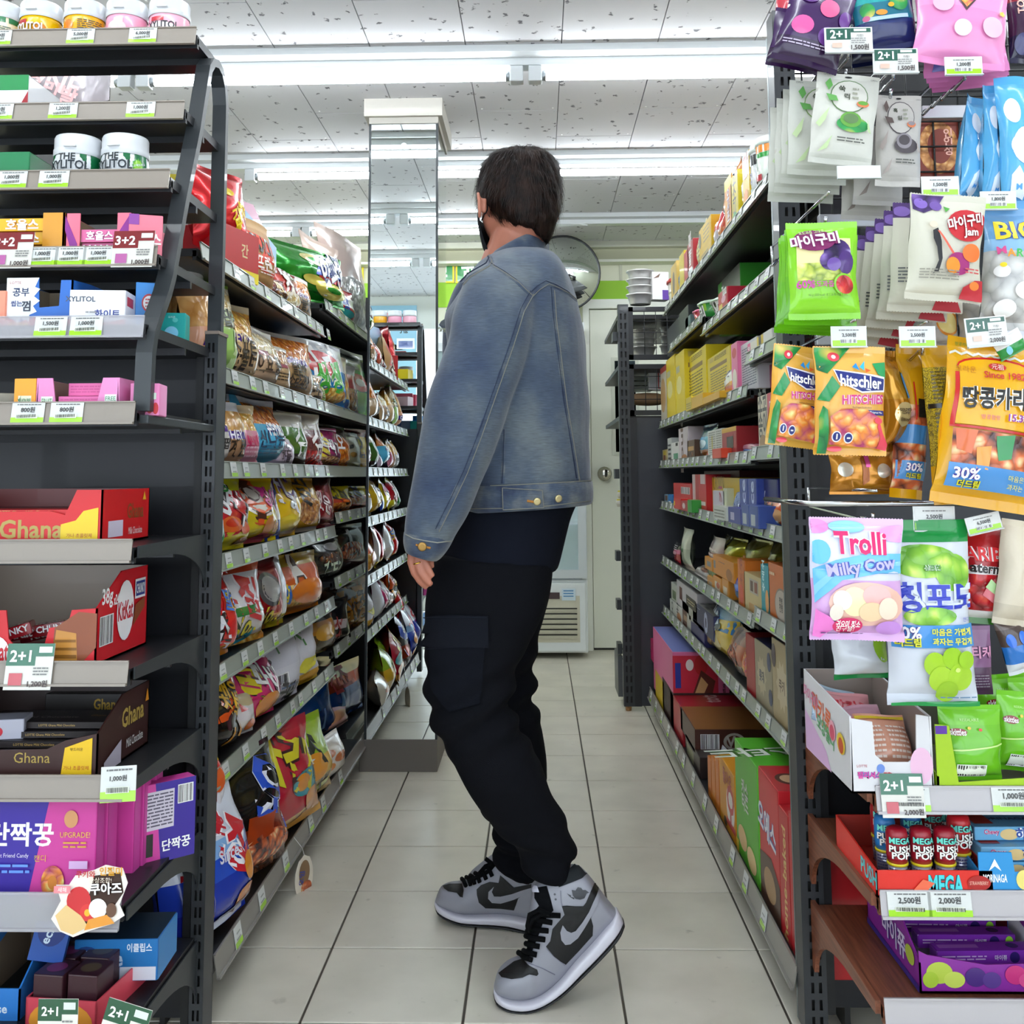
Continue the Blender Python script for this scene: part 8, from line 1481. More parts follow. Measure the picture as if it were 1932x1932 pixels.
def pop(lb, x, y, c, sc=1):
 r, h = .0155 * sc, .088 * sc; mb, tx = MB(), MB(); sv = mat('a9a6b4', 'foil'); cap = mat(c, 'plastic')
 mb.lathe([(r * .88, 0), (r * .88, h * .40)], (0, 0, 0), sv, 20); mb.lathe([(r * .98, h * .40), (r * .98, h * .44)], (0, 0, 0), mat('d8c41a', 'plastic'), 20)
 mb.lathe([(r * .90, h * .44), (r, h * .55), (r, h * .88), (r * .9, h * .97), (r * .5, h)], (0, 0, 0), cap, 20)
 S = lambda u, v, e: Vector(((r + e) * math.cos(-PI / 2 + (u - .5) * PI), (r + e) * math.sin(-PI / 2 + (u - .5) * PI), v * h))
 prints(mb, tx, [('lines', .15, .04, .85, .38, 7, '3a3a6a'), ('t', .5, .82, .18, 'MEGA', '6ad8c8', 0, '1a3a4a', .6), ('t', .5, .69, .20, 'PUSH', 'f4f4f0', 0, '2a2a2a', .6), ('t', .5, .59, .20, 'POP', 'f4f4f0', 0, '2a2a2a', .45)], S, PI * r, h, True)
 o = mb.build('push_lolly'); place(o, (x, y, z + .004)); tag(o, lb, 'lolly', 'push lollies in the red tray'); tx.build('lettering', o)
for k, px in enumerate((1694, 1739, 1784)): pop(['left', 'middle', 'right'][k] + ' dark red capped push lolly in the front row', ep(px, 1640, 1.585).x, 1.585, '9a1428')
for k, (px, Y, c, lb) in enumerate(((1672, 1.64, '2a7ac0', 'blue capped push lolly, left one behind the front row'), (1665, 1.70, 'b01c28', 'red capped push lolly at the rear left'), (1722, 1.66, '2a7ac0', 'blue capped push lolly behind the gap of the front row'), (1762, 1.68, 'b01c28', 'red capped push lolly in the rear row centre'), (1812, 1.62, 'c8202a', 'bright red capped push lolly at the right, standing higher'), (1790, 1.69, '1f8a9a', 'teal capped push lolly at the rear right'))):
 pop(lb, ep(px, 1640, Y).x, Y, c, 1.08 if 'higher' in lb else 1)
a, b_ = ep(1876, 1665, 1.565), ep(2000, 1665, 1.565); w = b_.x - a.x
tray('chew_tray', 'bright blue chewy sweets tray at the right edge', 'box', ((a.x + b_.x) / 2 - .012, 1.563, z), 0, w + .02, .26, .085, '2a8fd0', '2a7ab0', [(0, 0), (1, 0), (1, .42), (.45, .42), (.42, .74), (0, .74)], {'F': [('t', .2, .32, .10, 'MORINAGA', 'f0f4f8', 0, None, .3), ('p', [(.12, .44), (.2, .64), (.28, .44), (.2, .52)], 'f0f4f8'), ('e', .56, .3, .1, .16, 'e8d87a')]}, slope=False)
for k in range(3):
 box('chew_pack', ['topmost', 'middle', 'lowest'][k] + ' chewy candy pack in the blue tray', 'pack', (ep(1900, 1600, 1.62).x + .01, 1.60 + .02 * (k == 0), z + .060 - .022 * k), .02, .115, .12, .020, ['6ab0dc', '7ab8e0', '5aa8d8'][k], {'F': (None, [('e', .45, .45, .12, .4, 'e8c88a'), ('t', .22, .6, .08, 'Chewy', 'c02a7a', 0, 'fff', .2), ('t', .75, .5, .16, '하이츄', '2a4aa0', 0, 'fff')]), 'T': (None, [('t', .5, .3, .1, 'MORINAGA', '1c3a7a'), ('r', .05, .1, .3, .6, 'a8322a')])}, group='chewy candy packs in the blue tray')
box('candy_carton', 'plain grey card box behind the push lollies', 'box', (ep(1790, 1560, 1.85).x, 1.84, z), 0, .2, .05, .05, '3a3634')
# third wooden shelf: grape sticks tray
z = .215 + .026
a, b_ = ep(1738, 1905, 1.60), ep(1990, 1905, 1.60); w = b_.x - a.x
tray('grape_tray', 'purple grape print tray with white inside', 'box', ((a.x + b_.x) / 2, 1.60, z), 0, w, .24, .095, '8a2a9a', 'dcd8e2', [(0, 0), (1, 0), (1, .45), (.5, .42), (.06, .56), (0, .62)], {'F': [('e', .15, .3, .10, .16, 'b8cc4a'), ('e', .26, .2, .08, .12, 'c4d45a'), ('e', .08, .2, .06, .12, 'a8c43a'), ('e', .42, .24, .08, .14, '4a2a7a'), ('e', .54, .2, .07, .12, '5a3a8a'), ('e', .72, .28, .08, .14, 'c8307a'), ('e', .82, .2, .08, .12, 'd84a8a')], 'L': [('e', .2, .6, .1, .16, 'a8b83a'), ('t', .55, .4, .16, '마이쮸', 'dcd0f0', 0, '3a2a8a'), ('e', .85, .4, .08, .14, 'b8c84a'), ('r', 0, 0, 1, .1, '3a2a8a')]})
cx0 = (a.x + b_.x) / 2
for k in range(4):
 box('grape_stick', ['rearmost', 'third', 'second', 'front'][k] + ' purple grape chew stick lying in the tray', 'sweet', (cx0 - .02 + .012 * k, 1.76 - .042 * k, z + .040 - .005 * k), -.05 + .03 * k, w * .78, .028, .020, '6a2290', {'F': ('702a98', [('lines', .05, .3, .5, .7, 2, 'b89ac8'), ('e', .78, .5, .05, .4, '2a1a5a'), ('e', .93, .5, .04, .4, '8ac43a'), ('t', .64, .5, .05, '마이쮸', 'e8e0f0', 0, None, .12)]), 'T': ('7a30a4', [('r', .05, .3, .45, .7, '9a5ab8'), ('e', .8, .5, .06, .3, '3a2a6a')])}, kind='film', group='purple grape chew sticks')
p = ep(1915, 1770, 1.75); box('candy_carton', 'dark red and blue carton at the lower right edge', 'box', (p.x + .02, 1.74, z), .1, .075, .1, .10, '8a1c2a', {'F': ('9a1c2c', [('p', [(0, 0), (.6, 0), (0, .9)], '2a6ac0')])})
# ------------------------------------------------------------------ the person
PP = atZ(975, 1800, 0); person = empty('person', (-.10, 2.2, 0), 'person in faded denim jacket and black cargo trousers on tiptoe, seen from behind', 'person')
PO = person.location
def ring(xl, yl, xr, yr, Yc, hd, ex=2.3, rot=0, n=40):
 a, b_ = atY(xl, yl, Yc), atY(xr, yr, Yc); c = (a + b_) / 2; ax = (b_ - a) / 2; by = Vector((0, hd, 0))
 if rot: q = Matrix.Rotation(rot, 3, 'Z'); by = q @ by
 out = []
 for k in range(n):
  w = 2 * PI * k / n; cw, sw = math.cos(w), math.sin(w)
  out.append(c + ax * (abs(cw) ** (2 / ex) * (1 if cw >= 0 else -1)) + by * (abs(sw) ** (2 / ex) * (1 if sw >= 0 else -1)))
 return out
def loft(rings, sub=3, n=40, ex=2.3, rot=0, close=True):
 R = [ring(*r[:6], ex=ex, rot=rot, n=n) for r in rings]; out = []; L = len(R)
 for i in range(L - 1):           # Catmull-Rom between rings
  p0, p1, p2, p3 = R[max(i - 1, 0)], R[i], R[i + 1], R[min(i + 2, L - 1)]
  for s in range(sub):
   t = s / sub; out.append([.5 * ((2 * b_) + (c - a) * t + (2 * a - 5 * b_ + 4 * c - d) * t * t + (3 * b_ - a - 3 * c + d) * t ** 3) for a, b_, c, d in zip(p0, p1, p2, p3)])
 out.append(R[-1]); vs = [p for r_ in out for p in r_]; fs = []
 for i in range(len(out) - 1):
  for k in range(n): fs.append((i * n + k, i * n + (k + 1) % n, (i + 1) * n + (k + 1) % n, (i + 1) * n + k))
 if close: fs += [tuple(range(n))[::-1], tuple(range((len(out) - 1) * n, len(out) * n))]
 return vs, fs
def merged(name, parts, mt, voxel, smooth=2, disp=None, mats=None, parent=person):
 """union of closed pieces into one continuous surface"""
 g = MB(PO)
 for vs, fs in parts: g.add(vs, fs, mt, True)
 o = g.build(name, parent); fixnormals(o)
 md = o.modifiers.new('r', 'REMESH'); md.mode = 'VOXEL'; md.voxel_size = voxel; md.use_smooth_shade = True
 if smooth: s = o.modifiers.new('s', 'SMOOTH'); s.iterations = smooth; s.factor = .6
 dg = bpy.context.evaluated_depsgraph_get(); me = bpy.data.meshes.new_from_object(o.evaluated_get(dg)); o.modifiers.clear()
 old = o.data; o.data = me; bpy.data.meshes.remove(old); me.name = name
 if not me.materials: me.materials.append(mt)
 if disp:
  nn = [v.normal.copy() for v in me.vertices]
  for v, nrm in zip(me.vertices, nn): v.co += nrm * disp(v.co + PO)
 me.polygons.foreach_set('use_smooth', [True] * len(me.polygons)); me.update()
 return o
def tube_geo(pts, rad, n=14):
 g = MB(); g.tube(pts, rad, mat('fff'), n); return g.v, g.f
def ball_geo(c, r, n=14):
 vs = []; fs = []; c = Vector(c); r = Vector(r) if not isinstance(r, float) else Vector((r, r, r))
 for i in range(n + 1):
  a = PI * i / n; s = max(math.sin(a), 1e-3)
  for k in range(n): w = 2 * PI * k / n; vs.append(c + Vector((r.x * s * math.cos(w), r.y * s * math.sin(w), r.z * math.cos(a))))
 for i in range(n):
  for k in range(n): fs.append((i * n + k, (i + 1) * n + k, (i + 1) * n + (k + 1) % n, i * n + (k + 1) % n))
 fs += [tuple(range(n)), tuple(range(n * n, n * n + n))[::-1]]
 return vs, fs
def bvh(o):
 me = o.data; return BVHTree.FromPolygons([v.co + PO for v in me.vertices], [p.vertices[:] for p in me.polygons])
def onto(bv, px, py, eps=.0015):
 d = ray(px, py).normalized(); hit = bv.ray_cast(CAM, d)
 if hit[0] is None: return None
 nrm = hit[1]; nrm = nrm if nrm.dot(d) < 0 else -nrm
 return hit[0] + nrm * eps, nrm
def path(bv, pts, step=4, eps=.0015):
 out = []
 for (x0, y0), (x1, y1) in zip(pts, pts[1:]):
  n = max(1, int(math.hypot(x1 - x0, y1 - y0) / step))
  for i in range(n): out.append((x0 + (x1 - x0) * i / n, y0 + (y1 - y0) * i / n))
 out.append(pts[-1]); return [q for q in (onto(bv, x, y, eps) for x, y in out) if q]
def seam(bv, pts, w, mt, name, par, thick=.0012, eps=.0006):
 """flat raised strip following the cloth"""
 P = path(bv, pts, 4, 0);
 if len(P) < 2: return None
 vs = []; fs = []
 for i, (p, nr) in enumerate(P):
  t = (P[min(i + 1, len(P) - 1)][0] - P[max(i - 1, 0)][0]).normalized(); s = t.cross(nr).normalized() * w / 2
  vs += [p - s, p - s * .8 + nr * thick, p + s * .8 + nr * thick, p + s]
 for i in range(len(P) - 1):
  for k in range(3): fs.append((i * 4 + k, i * 4 + k + 1, i * 4 + 5 + k, i * 4 + 4 + k))
 g = MB(PO); g.add(vs, fs, mt, True); o = g.build(name, par); o.data.update(); return o
def patch(bv, pts, mt, name, par, eps=.0015, sub=4, edge=True, g=None):
 """piece of cloth or leather with the pixel outline pts laid on the surface"""
 vs, fs = poly2d(pts, 0)
 while len(vs) < 60 * sub: vs, fs = subdiv(vs, fs, 1)
 P = []; ok = {}
 for i, (x, y) in enumerate(vs):
  q = onto(bv, x, y, eps);
  if q: ok[i] = len(P); P.append(q[0])
 gg = g or MB(PO); lim = .05
 F_ = []
 for f in fs:
  if all(i in ok for i in f):
   q = [P[ok[i]] for i in f]
   if max((q[0] - q[1]).length, (q[1] - q[2]).length, (q[0] - q[2]).length) < lim: F_.append([ok[i] for i in f][::-1])
 gg.add(P, F_, mt, True)
 if g is None: return gg.build(name, par)
# --- materials
def denim(name, base, worn, dark, sc=7):
 mt, nt, b = new_mat(name); b.inputs['Roughness'].default_value = .9; b.inputs['Sheen Weight'].default_value = .25
 tc = N(nt, 'ShaderNodeTexCoord'); nz = N(nt, 'ShaderNodeTexNoise'); cr = N(nt, 'ShaderNodeValToRGB')
 nz.inputs['Scale'].default_value = sc; nz.inputs['Detail'].default_value = 6; nt.links.new(tc.outputs['Object'], nz.inputs[0])
 e = cr.color_ramp.elements; e[0].position = .32; e[0].color = lin(dark); e[1].position = .68; e[1].color = lin(worn); m_ = e.new(.5); m_.color = lin(base)
 nt.links.new(nz.outputs[0], cr.inputs[0])
 mp = N(nt, 'ShaderNodeMapping'); mp.inputs['Scale'].default_value = (12, 12, 160); n2 = N(nt, 'ShaderNodeTexNoise'); n2.inputs['Scale'].default_value = 5; n2.inputs['Detail'].default_value = 4
 nt.links.new(tc.outputs['Object'], mp.inputs[0]); nt.links.new(mp.outputs[0], n2.inputs[0])
 mx = N(nt, 'ShaderNodeMix', data_type='RGBA', blend_type='OVERLAY'); mx.inputs[0].default_value = .6
 nt.links.new(cr.outputs[0], mx.inputs[6]); nt.links.new(n2.outputs[0], mx.inputs[7]); nt.links.new(mx.outputs[2], b.inputs['Base Color'])
 n3 = N(nt, 'ShaderNodeTexNoise'); n3.inputs['Scale'].default_value = 600; bp = N(nt, 'ShaderNodeBump'); bp.inputs['Strength'].default_value = .25; bp.inputs['Distance'].default_value = .001
 nt.links.new(tc.outputs['Object'], n3.inputs[0]); nt.links.new(n3.outputs[0], bp.inputs['Height']); nt.links.new(bp.outputs[0], b.inputs['Normal'])
 return mt
DEN = denim('faded_denim', '424e5f', '5e666b', '2c3a54'); DEN2 = denim('denim_trim', '3e4a5c', '62676b', '26324c', 22)
STI = mat('7a7972', 'cloth'); DKS = mat('2a3144', 'cloth')
SKIN = mat('b0705a', 'skin'); BLK = mat('0c0d12', 'cloth'); TEE = mat('10131d', 'cloth')
def nz3(p, s): return noise.noise(p * s)
# --- torso and sleeves of the jacket
torso = loft([(955, 478, 1040, 478, 2.20, .06), (935, 486, 1052, 484, 2.20, .10), (912, 500, 1062, 496, 2.20, .145), (893, 518, 1072, 514, 2.20, .175), (878, 545, 1082, 540, 2.20, .195), (856, 580, 1092, 575, 2.20, .205),
 (842, 610, 1098, 605, 2.20, .205), (845, 655, 1103, 650, 2.20, .205), (843, 705, 1106, 700, 2.20, .205), (846, 760, 1109, 755, 2.20, .205), (850, 820, 1111, 815, 2.20, .203), (853, 870, 1113, 865, 2.20, .20), (856, 915, 1114, 908, 2.20, .195), (862, 957, 1116, 938, 2.20, .188)], 3, 44)
arm = loft([(925, 497, 965, 497, 2.10, .03), (905, 506, 992, 508, 2.075, .055), (886, 526, 1008, 530, 2.055, .075), (872, 552, 1014, 560, 2.04, .082), (856, 600, 1010, 605, 2.02, .082), (842, 650, 1000, 652, 2.01, .08), (824, 703, 984, 705, 2.0, .078), (807, 757, 966, 760, 1.99, .074),
 (796, 812, 950, 812, 1.985, .071), (785, 862, 930, 862, 1.98, .068), (776, 915, 904, 915, 1.975, .063), (769, 968, 878, 972, 1.97, .058), (766, 1000, 858, 1006, 1.97, .054), (765, 1014, 850, 1024, 1.97, .052)], 3, 40)
farm = loft([(905, 512, 960, 512, 2.34, .05), (868, 535, 960, 540, 2.36, .075), (850, 570, 950, 580, 2.37, .08), (838, 610, 930, 625, 2.37, .078), (835, 655, 910, 665, 2.37, .07), (838, 705, 890, 705, 2.36, .06), (842, 750, 880, 755, 2.35, .05)], 3, 32)
def folds(p):
 d = .006 * nz3(p, 7) + .0032 * nz3(Vector((p.x, p.y, p.z * .6)) + Vector((3, 1, 2)), 17)
# diagonal creases gathering at the elbow and under the arm
 d += .0040 * math.sin(p.z * 46 + p.x * 60 + 3 * nz3(p, 5)) * max(0, nz3(p + Vector((7, 7, 7)), 4))
 return d
jacket = merged('denim_jacket', [torso, arm, farm], DEN, .0055, 2, folds)
jb = bvh(jacket)
# collar: standing folded band
def collar():
 vs, fs = [], []; n = 30
 out = [(922, 492, 2.10), (950, 480, 2.075), (985, 470, 2.08), (1015, 466, 2.11), (1035, 470, 2.16), (1040, 478, 2.22), (1015, 482, 2.28), (975, 488, 2.30), (935, 492, 2.26), (918, 495, 2.17)]
 top = [(934, 470, 2.11), (965, 452, 2.09), (995, 437, 2.095), (1020, 432, 2.12), (1033, 436, 2.17), (1028, 446, 2.22), (1005, 456, 2.26), (975, 464, 2.275), (945, 472, 2.25), (932, 474, 2.17)]
 O_ = [atY(*q[:2], q[2]) for q in out]; T_ = [atY(*q[:2], q[2]) for q in top]; c = sum(T_, Vector()) / len(T_); L = len(O_)
 rows = [O_, [o.lerp(t, .55) + (o - c).normalized() * .004 for o, t in zip(O_, T_)], T_, [t + (c - t).normalized() * .006 - Vector((0, 0, .004)) for t in T_], [o.lerp(t, .3) + (c - o).normalized() * .012 for o, t in zip(O_, T_)]]
 for r_ in rows: vs += r_
 for i in range(len(rows) - 1):
  for k in range(L): fs.append((i * L + k, i * L + (k + 1) % L, (i + 1) * L + (k + 1) % L, (i + 1) * L + k))
 g = MB(PO); g.add(vs, fs, DEN2, True); o = g.build('collar', jacket); s = o.modifiers.new('s', 'SUBSURF'); s.levels = s.render_levels = 2; fixnormals(o); return o
collar()
# cuff, waistband as thicker bands
def band(name, rings, mt, n=40, ex=2.3, lip=.006):
 vs, fs = loft(rings, 3, n, ex, close=False); L = len(vs) // n
 g = MB(PO); inner = [];
 last = vs[(L - 1) * n:]; c = sum(last, Vector()) / n; vs = list(vs) + [p.lerp(c, .05) for p in last] + [p.lerp(c, .12) + (vs[0] - last[0]).normalized() * .02 for p in last]
 for i in range(L - 1, L + 1):
  for k in range(n): fs.append((i * n + k, i * n + (k + 1) % n, (i + 1) * n + (k + 1) % n, (i + 1) * n + k))
 g.add(vs, fs, mt, True); o = g.build(name, jacket); fixnormals(o); return o
cuff = band('cuff', [(763, 1003, 856, 1014, 1.97, .056), (762, 1012, 853, 1023, 1.97, .058), (762, 1024, 845, 1037, 1.97, .057), (765, 1037, 833, 1052, 1.97, .053), (768, 1041, 825, 1058, 1.97, .050)], DEN2)
wb = band('waistband', [(858, 918, 1116, 906, 2.20, .198), (858, 924, 1118, 912, 2.20, .200), (860, 942, 1119, 928, 2.20, .199), (862, 960, 1118, 944, 2.20, .194), (868, 966, 1114, 950, 2.20, .190)], DEN2, 44)
wbb, cfb = bvh(wb), bvh(cuff)
SW = .0026
def dbl(pts, w=.010, par=jacket, b_=jb):
 seam(b_, pts, w, DEN2, 'seam_fold', par, .0012)
 seam(b_, [(x + 3, y + 3) for x, y in pts], .0014, STI, 'stitching', par, .0026)
 seam(b_, [(x - 3, y - 3) for x, y in pts], .0010, DKS, 'stitching', par, .0022)
dbl([(924, 487), (928, 500), (952, 514), (975, 530), (990, 545), (1002, 556)], .012)
dbl([(918, 475), (926, 490), (920, 500), (885, 520), (872, 535)], .010)
dbl([(1002, 556), (1016, 543), (1032, 533), (1050, 540), (1072, 552), (1090, 568)], .012)
dbl([(1003, 552), (985, 585), (965, 650), (935, 735), (905, 820), (878, 890), (850, 950), (825, 1000)], .012)
dbl([(1042, 545), (1046, 600), (1056, 680), (1066, 760), (1078, 830), (1090, 905)], .010)
seam(jb, [(950, 810), (950, 870), (948, 912)], .008, DEN2, 'seam_fold', jacket)
seam(jb, [(950, 810), (950, 870), (948, 912)], .0014, DKS, 'stitching', jacket, .002)
for y0, y1 in ((917, 907), (960, 945)): seam(wbb, [(880, y0), (950, y0 - 1), (1030, y0 - 5), (1114, y1)], .0018, STI, 'stitching', wb, .0012)
seam(cfb, [(765, 1008), (780, 1016), (800, 1020), (825, 1024), (853, 1020)], .0022, mat('8a8a82', 'cloth'), 'stitching', cuff, .0014)
patch(wbb, [(949, 921), (1022, 925), (1025, 956), (950, 960)], DEN2, 'adjuster_tab', wb, .004)
for q in ([(949, 921), (1022, 925), (1025, 956), (950, 960), (949, 921)],): seam(wbb, q, .0016, STI, 'stitching', wb, .0058)
def button(b_, px, py, r, par, c='c9b98a', e=.004):
 q = onto(b_, px, py, e)
 if not q: return
 p, nr = q; g = MB(PO); a = nr.orthogonal().normalized(); bb = nr.cross(a); vs = []; n = 20
 for rr, d in ((1, 0), (1, .0015), (.85, .003), (.5, .0025), (.001, .003)):
  for k in range(n): w = 2 * PI * k / n; vs.append(p + (a * math.cos(w) + bb * math.sin(w)) * r * rr + nr * d)
 fs = [(i * n + k, i * n + (k + 1) % n, (i + 1) * n + (k + 1) % n, (i + 1) * n + k) for i in range(4) for k in range(n)]
 g.add(vs, fs, mat(c, 'metal'), True); o = g.build('button', par); fixnormals(o)
button(wbb, 1013, 945, .0075, wb); button(wbb, 1052, 940, .0075, wb); button(cfb, 797, 1031, .0085, cuff, 'a8834a', .002)
seam(wbb, [(994, 944), (1010, 946)], .005, mat('a8743a', 'cloth'), 'buttonhole', wb, .006)
seam(cfb, [(785, 1028), (812, 1034)], .004, mat('a8743a', 'cloth'), 'buttonhole', cuff, .002)
# frayed chest pocket flap at the far edge
g = MB(PO); r = random.Random(4); a = [atY(x, y, 2.26) for x, y in ((832, 606), (858, 590), (864, 604), (852, 622), (836, 620), (828, 613))]
g.prism(a, (0, .012, 0), DEN2); o = g.build('pocket_flap', jacket); fixnormals(o)
g = MB(PO)
for k in range(26): t = r.random(); p = atY(828 + 26 * t, 616 + 6 * math.sin(t * 3) - 6 * t, 2.255); g.tube([p, p + Vector((r.uniform(-.006, .003), r.uniform(-.004, .004), r.uniform(-.010, -.002)))], .0006, mat('9aa08a', 'cloth'), 4)
g.build('frayed_threads', jacket)
# --- shirt, trousers
tee = merged('t_shirt', [loft([(862, 900, 1095, 900, 2.20, .17), (860, 940, 1092, 940, 2.20, .172), (852, 980, 1078, 975, 2.20, .172), (842, 1020, 1066, 1020, 2.20, .172), (830, 1052, 1055, 1062, 2.195, .172), (828, 1058, 1049, 1076, 2.19, .172)], 3, 40)], TEE, .007, 1, lambda p: .003 * nz3(p, 7))
near = loft([(822, 1045, 1045, 1060, 2.15, .13), (810, 1090, 1042, 1095, 2.13, .12), (803, 1140, 1030, 1145, 2.11, .105), (802, 1200, 1000, 1205, 2.10, .098), (804, 1250, 978, 1255, 2.09, .09), (805, 1300, 968, 1305, 2.08, .085), (810, 1345, 968, 1345, 2.07, .082), (825, 1382, 985, 1380, 2.07, .08), (844, 1420, 1008, 1420, 2.07, .078),
 (870, 1465, 1028, 1465, 2.07, .075), (893, 1505, 1045, 1505, 2.08, .07), (918, 1540, 1070, 1542, 2.09, .066), (945, 1570, 1077, 1572, 2.10, .062), (964, 1592, 1078, 1590, 2.105, .058), (985, 1618, 1090, 1612, 2.11, .056), (996, 1642, 1080, 1632, 2.11, .052), (1006, 1662, 1066, 1648, 2.11, .045)], 3, 36)
far = loft([(860, 1045, 1045, 1060, 2.28, .11), (860, 1100, 1040, 1110, 2.30, .11), (870, 1170, 1022, 1180, 2.32, .10), (880, 1230, 1010, 1235, 2.33, .095), (885, 1285, 1010, 1290, 2.33, .088), (880, 1318, 1002, 1312, 2.33, .084), (880, 1350, 1018, 1345, 2.34, .082), (890, 1410, 1028, 1405, 2.35, .078), (895, 1460, 1031, 1455, 2.36, .074),
 (905, 1510, 1030, 1505, 2.37, .068), (925, 1548, 1028, 1545, 2.38, .062), (936, 1570, 1025, 1570, 2.38, .058), (931, 1594, 1022, 1598, 2.38, .056), (932, 1610, 1015, 1625, 2.38, .052), (944, 1632, 1010, 1650, 2.37, .048), (960, 1642, 1006, 1664, 2.365, .040)], 3, 36)
def pf(p):
 d = .005 * nz3(p, 6) + .002 * nz3(p, 15)
 if p.z < .34: d += .009 * math.sin(p.z * 115 + p.x * 30 + 2.5 * nz3(p, 6)) * min(1, (.34 - p.z) / .12)
 k = abs(p.z - .55)
 if k < .12: d += .009 * math.sin(p.z * 95 - p.x * 45 + 2 * nz3(p, 5)) * (1 - k / .12)
 return d
trousers = merged('trousers', [near, far], BLK, .0065, 2, pf)
tb = bvh(trousers)
patch(tb, [(812, 1162), (860, 1160), (921, 1161), (921, 1222), (870, 1221), (806, 1226), (790, 1222), (800, 1200)], mat('14161d', 'cloth'), 'pocket_flap', trousers, .007, 3)
patch(tb, [(812, 1215), (915, 1215), (905, 1330), (850, 1345), (815, 1300)], mat('0f1118', 'cloth'), 'cargo_pocket', trousers, .004, 3)
seam(tb, [(806, 1166), (860, 1164), (918, 1164)], .002, mat('1c1f28', 'cloth'), 'stitching', trousers, .0085)
g = MB(PO); q = [atY(*v) for v in ((788, 1219, 2.08), (806, 1196, 2.06), (812, 1165, 2.06), (818, 1224, 2.05))]; g.prism(q, (0, .006, 0), mat('14161d', 'cloth')); fixnormals(g.build('flap_corner', trousers))
# --- the body itself: one skin, mostly under the clothes
hd_c = atY(975, 385, 2.165)
fw = Vector((-.50, .85, -.12)).normalized(); rt = fw.cross(Vector((0, 0, 1))).normalized(); up_ = rt.cross(fw)
def hp(f_, r_, u_): return hd_c + fw * f_ + rt * r_ + up_ * u_
def head_geo():
 n, m_ = 34, 44; vs, fs = [], []
 for i in range(n + 1):
  a = PI * i / n; s, c = math.sin(a), math.cos(a)
  for k in range(m_):
   w = 2 * PI * k / m_; f_, r_ = math.cos(w), math.sin(w)
   F_ = .093 * s * f_; R_ = .074 * s * r_; U_ = .112 * c
   if c < 0: R_ *= 1 - .14 * (-c) ** 1.5; F_ = F_ * (1 - .10 * -c) + .012 * (-c) * (1 if f_ > 0 else -1.2)
   if f_ > .80 and abs(r_) < .6:      # brow, nose, lips, chin
    F_ += .020 * math.exp(-((U_ + .018) / .016) ** 2 - (R_ / .011) ** 2) + .006 * math.exp(-((U_ - .018) / .008) ** 2) - .006 * math.exp(-((U_ - .004) / .010) ** 2 - ((abs(R_) - .03) / .012) ** 2) + .007 * math.exp(-((U_ + .052) / .007) ** 2 - (R_ / .022) ** 2) + .006 * math.exp(-((U_ + .085) / .014) ** 2 - (R_ / .02) ** 2)
   vs.append(hp(F_, R_, U_))
 for i in range(n):
  for k in range(m_): fs.append((i * m_ + k, (i + 1) * m_ + k, (i + 1) * m_ + (k + 1) % m_, i * m_ + (k + 1) % m_))
 return vs, fs
ear = []
ec = atY(911, 388, 2.09)
def ear_geo(side, c=None):
 base = c or hp(-.012, .074 * side, -.012); out = []
 P = [base + up_ * (.025 * math.cos(t)) + fw * (-.013 * math.sin(t) + .004) + rt * side * (.010 + .006 * math.sin(t)) for t in [PI * 1.15 * i / 10 - .25 for i in range(11)]]
 out.append(tube_geo(P, [.0042] * 11, 8)); out.append(tube_geo([base + up_ * .014, base + up_ * -.016 + fw * .004], [.008, .006], 8)); return out
HY = 1.955
def hx(x, y, Y=HY): return atY(x, y, Y)
hand = [ball_geo(hx(795, 1040, HY + .012), (.024, .016, .030)), tube_geo([hx(808, 1000, HY + .015), hx(802, 1022, HY + .013), hx(797, 1040, HY + .012)], [.027, .025, .022], 14),
 tube_geo([hx(777, 1042, HY + .006), hx(775, 1060, HY), hx(781, 1080, HY), hx(792, 1097, HY + .002), hx(806, 1110, HY + .004)], [.0076, .0074, .0070, .0064, .0052], 12),
 tube_geo([hx(788, 1044, HY - .001), hx(788, 1062, HY - .006), hx(794, 1080, HY - .008), hx(804, 1094, HY - .007), hx(815, 1104, HY - .005)], [.0078, .0074, .0070, .0063, .0052], 12),
 tube_geo([hx(800, 1044, HY - .001), hx(802, 1060, HY - .007), hx(808, 1074, HY - .010), hx(817, 1089, HY - .010)], [.0082, .0078, .0070, .0054], 12),
 tube_geo([hx(808, 1040, HY + .012), hx(813, 1052, HY + .010), hx(813, 1064, HY + .008), hx(816, 1072, HY + .010)], [.0078, .0072, .0062, .0050], 12),
 tube_geo([hx(796, 1026, HY + .030), hx(790, 1046, HY + .038), hx(788, 1062, HY + .040), hx(792, 1074, HY + .038)], [.0120, .0105, .0092, .0074], 12)]
neck0, neck1 = atY(962, 505, 2.19), hp(-.012, 0, -.06)
J = dict(ch=atY(985, 590, 2.2), hip=atY(945, 1030, 2.2), sh=atY(950, 540, 2.06), el=atY(878, 800, 1.99), wr=atY(806, 1010, 1.97), sh2=atY(930, 555, 2.34), el2=atY(880, 680, 2.36), wr2=atY(880, 740, 2.33),
 k1=atY(880, 1350, 2.075), a1=atY(1040, 1640, 2.105), k2=atY(950, 1360, 2.34), a2=atY(978, 1618, 2.375))
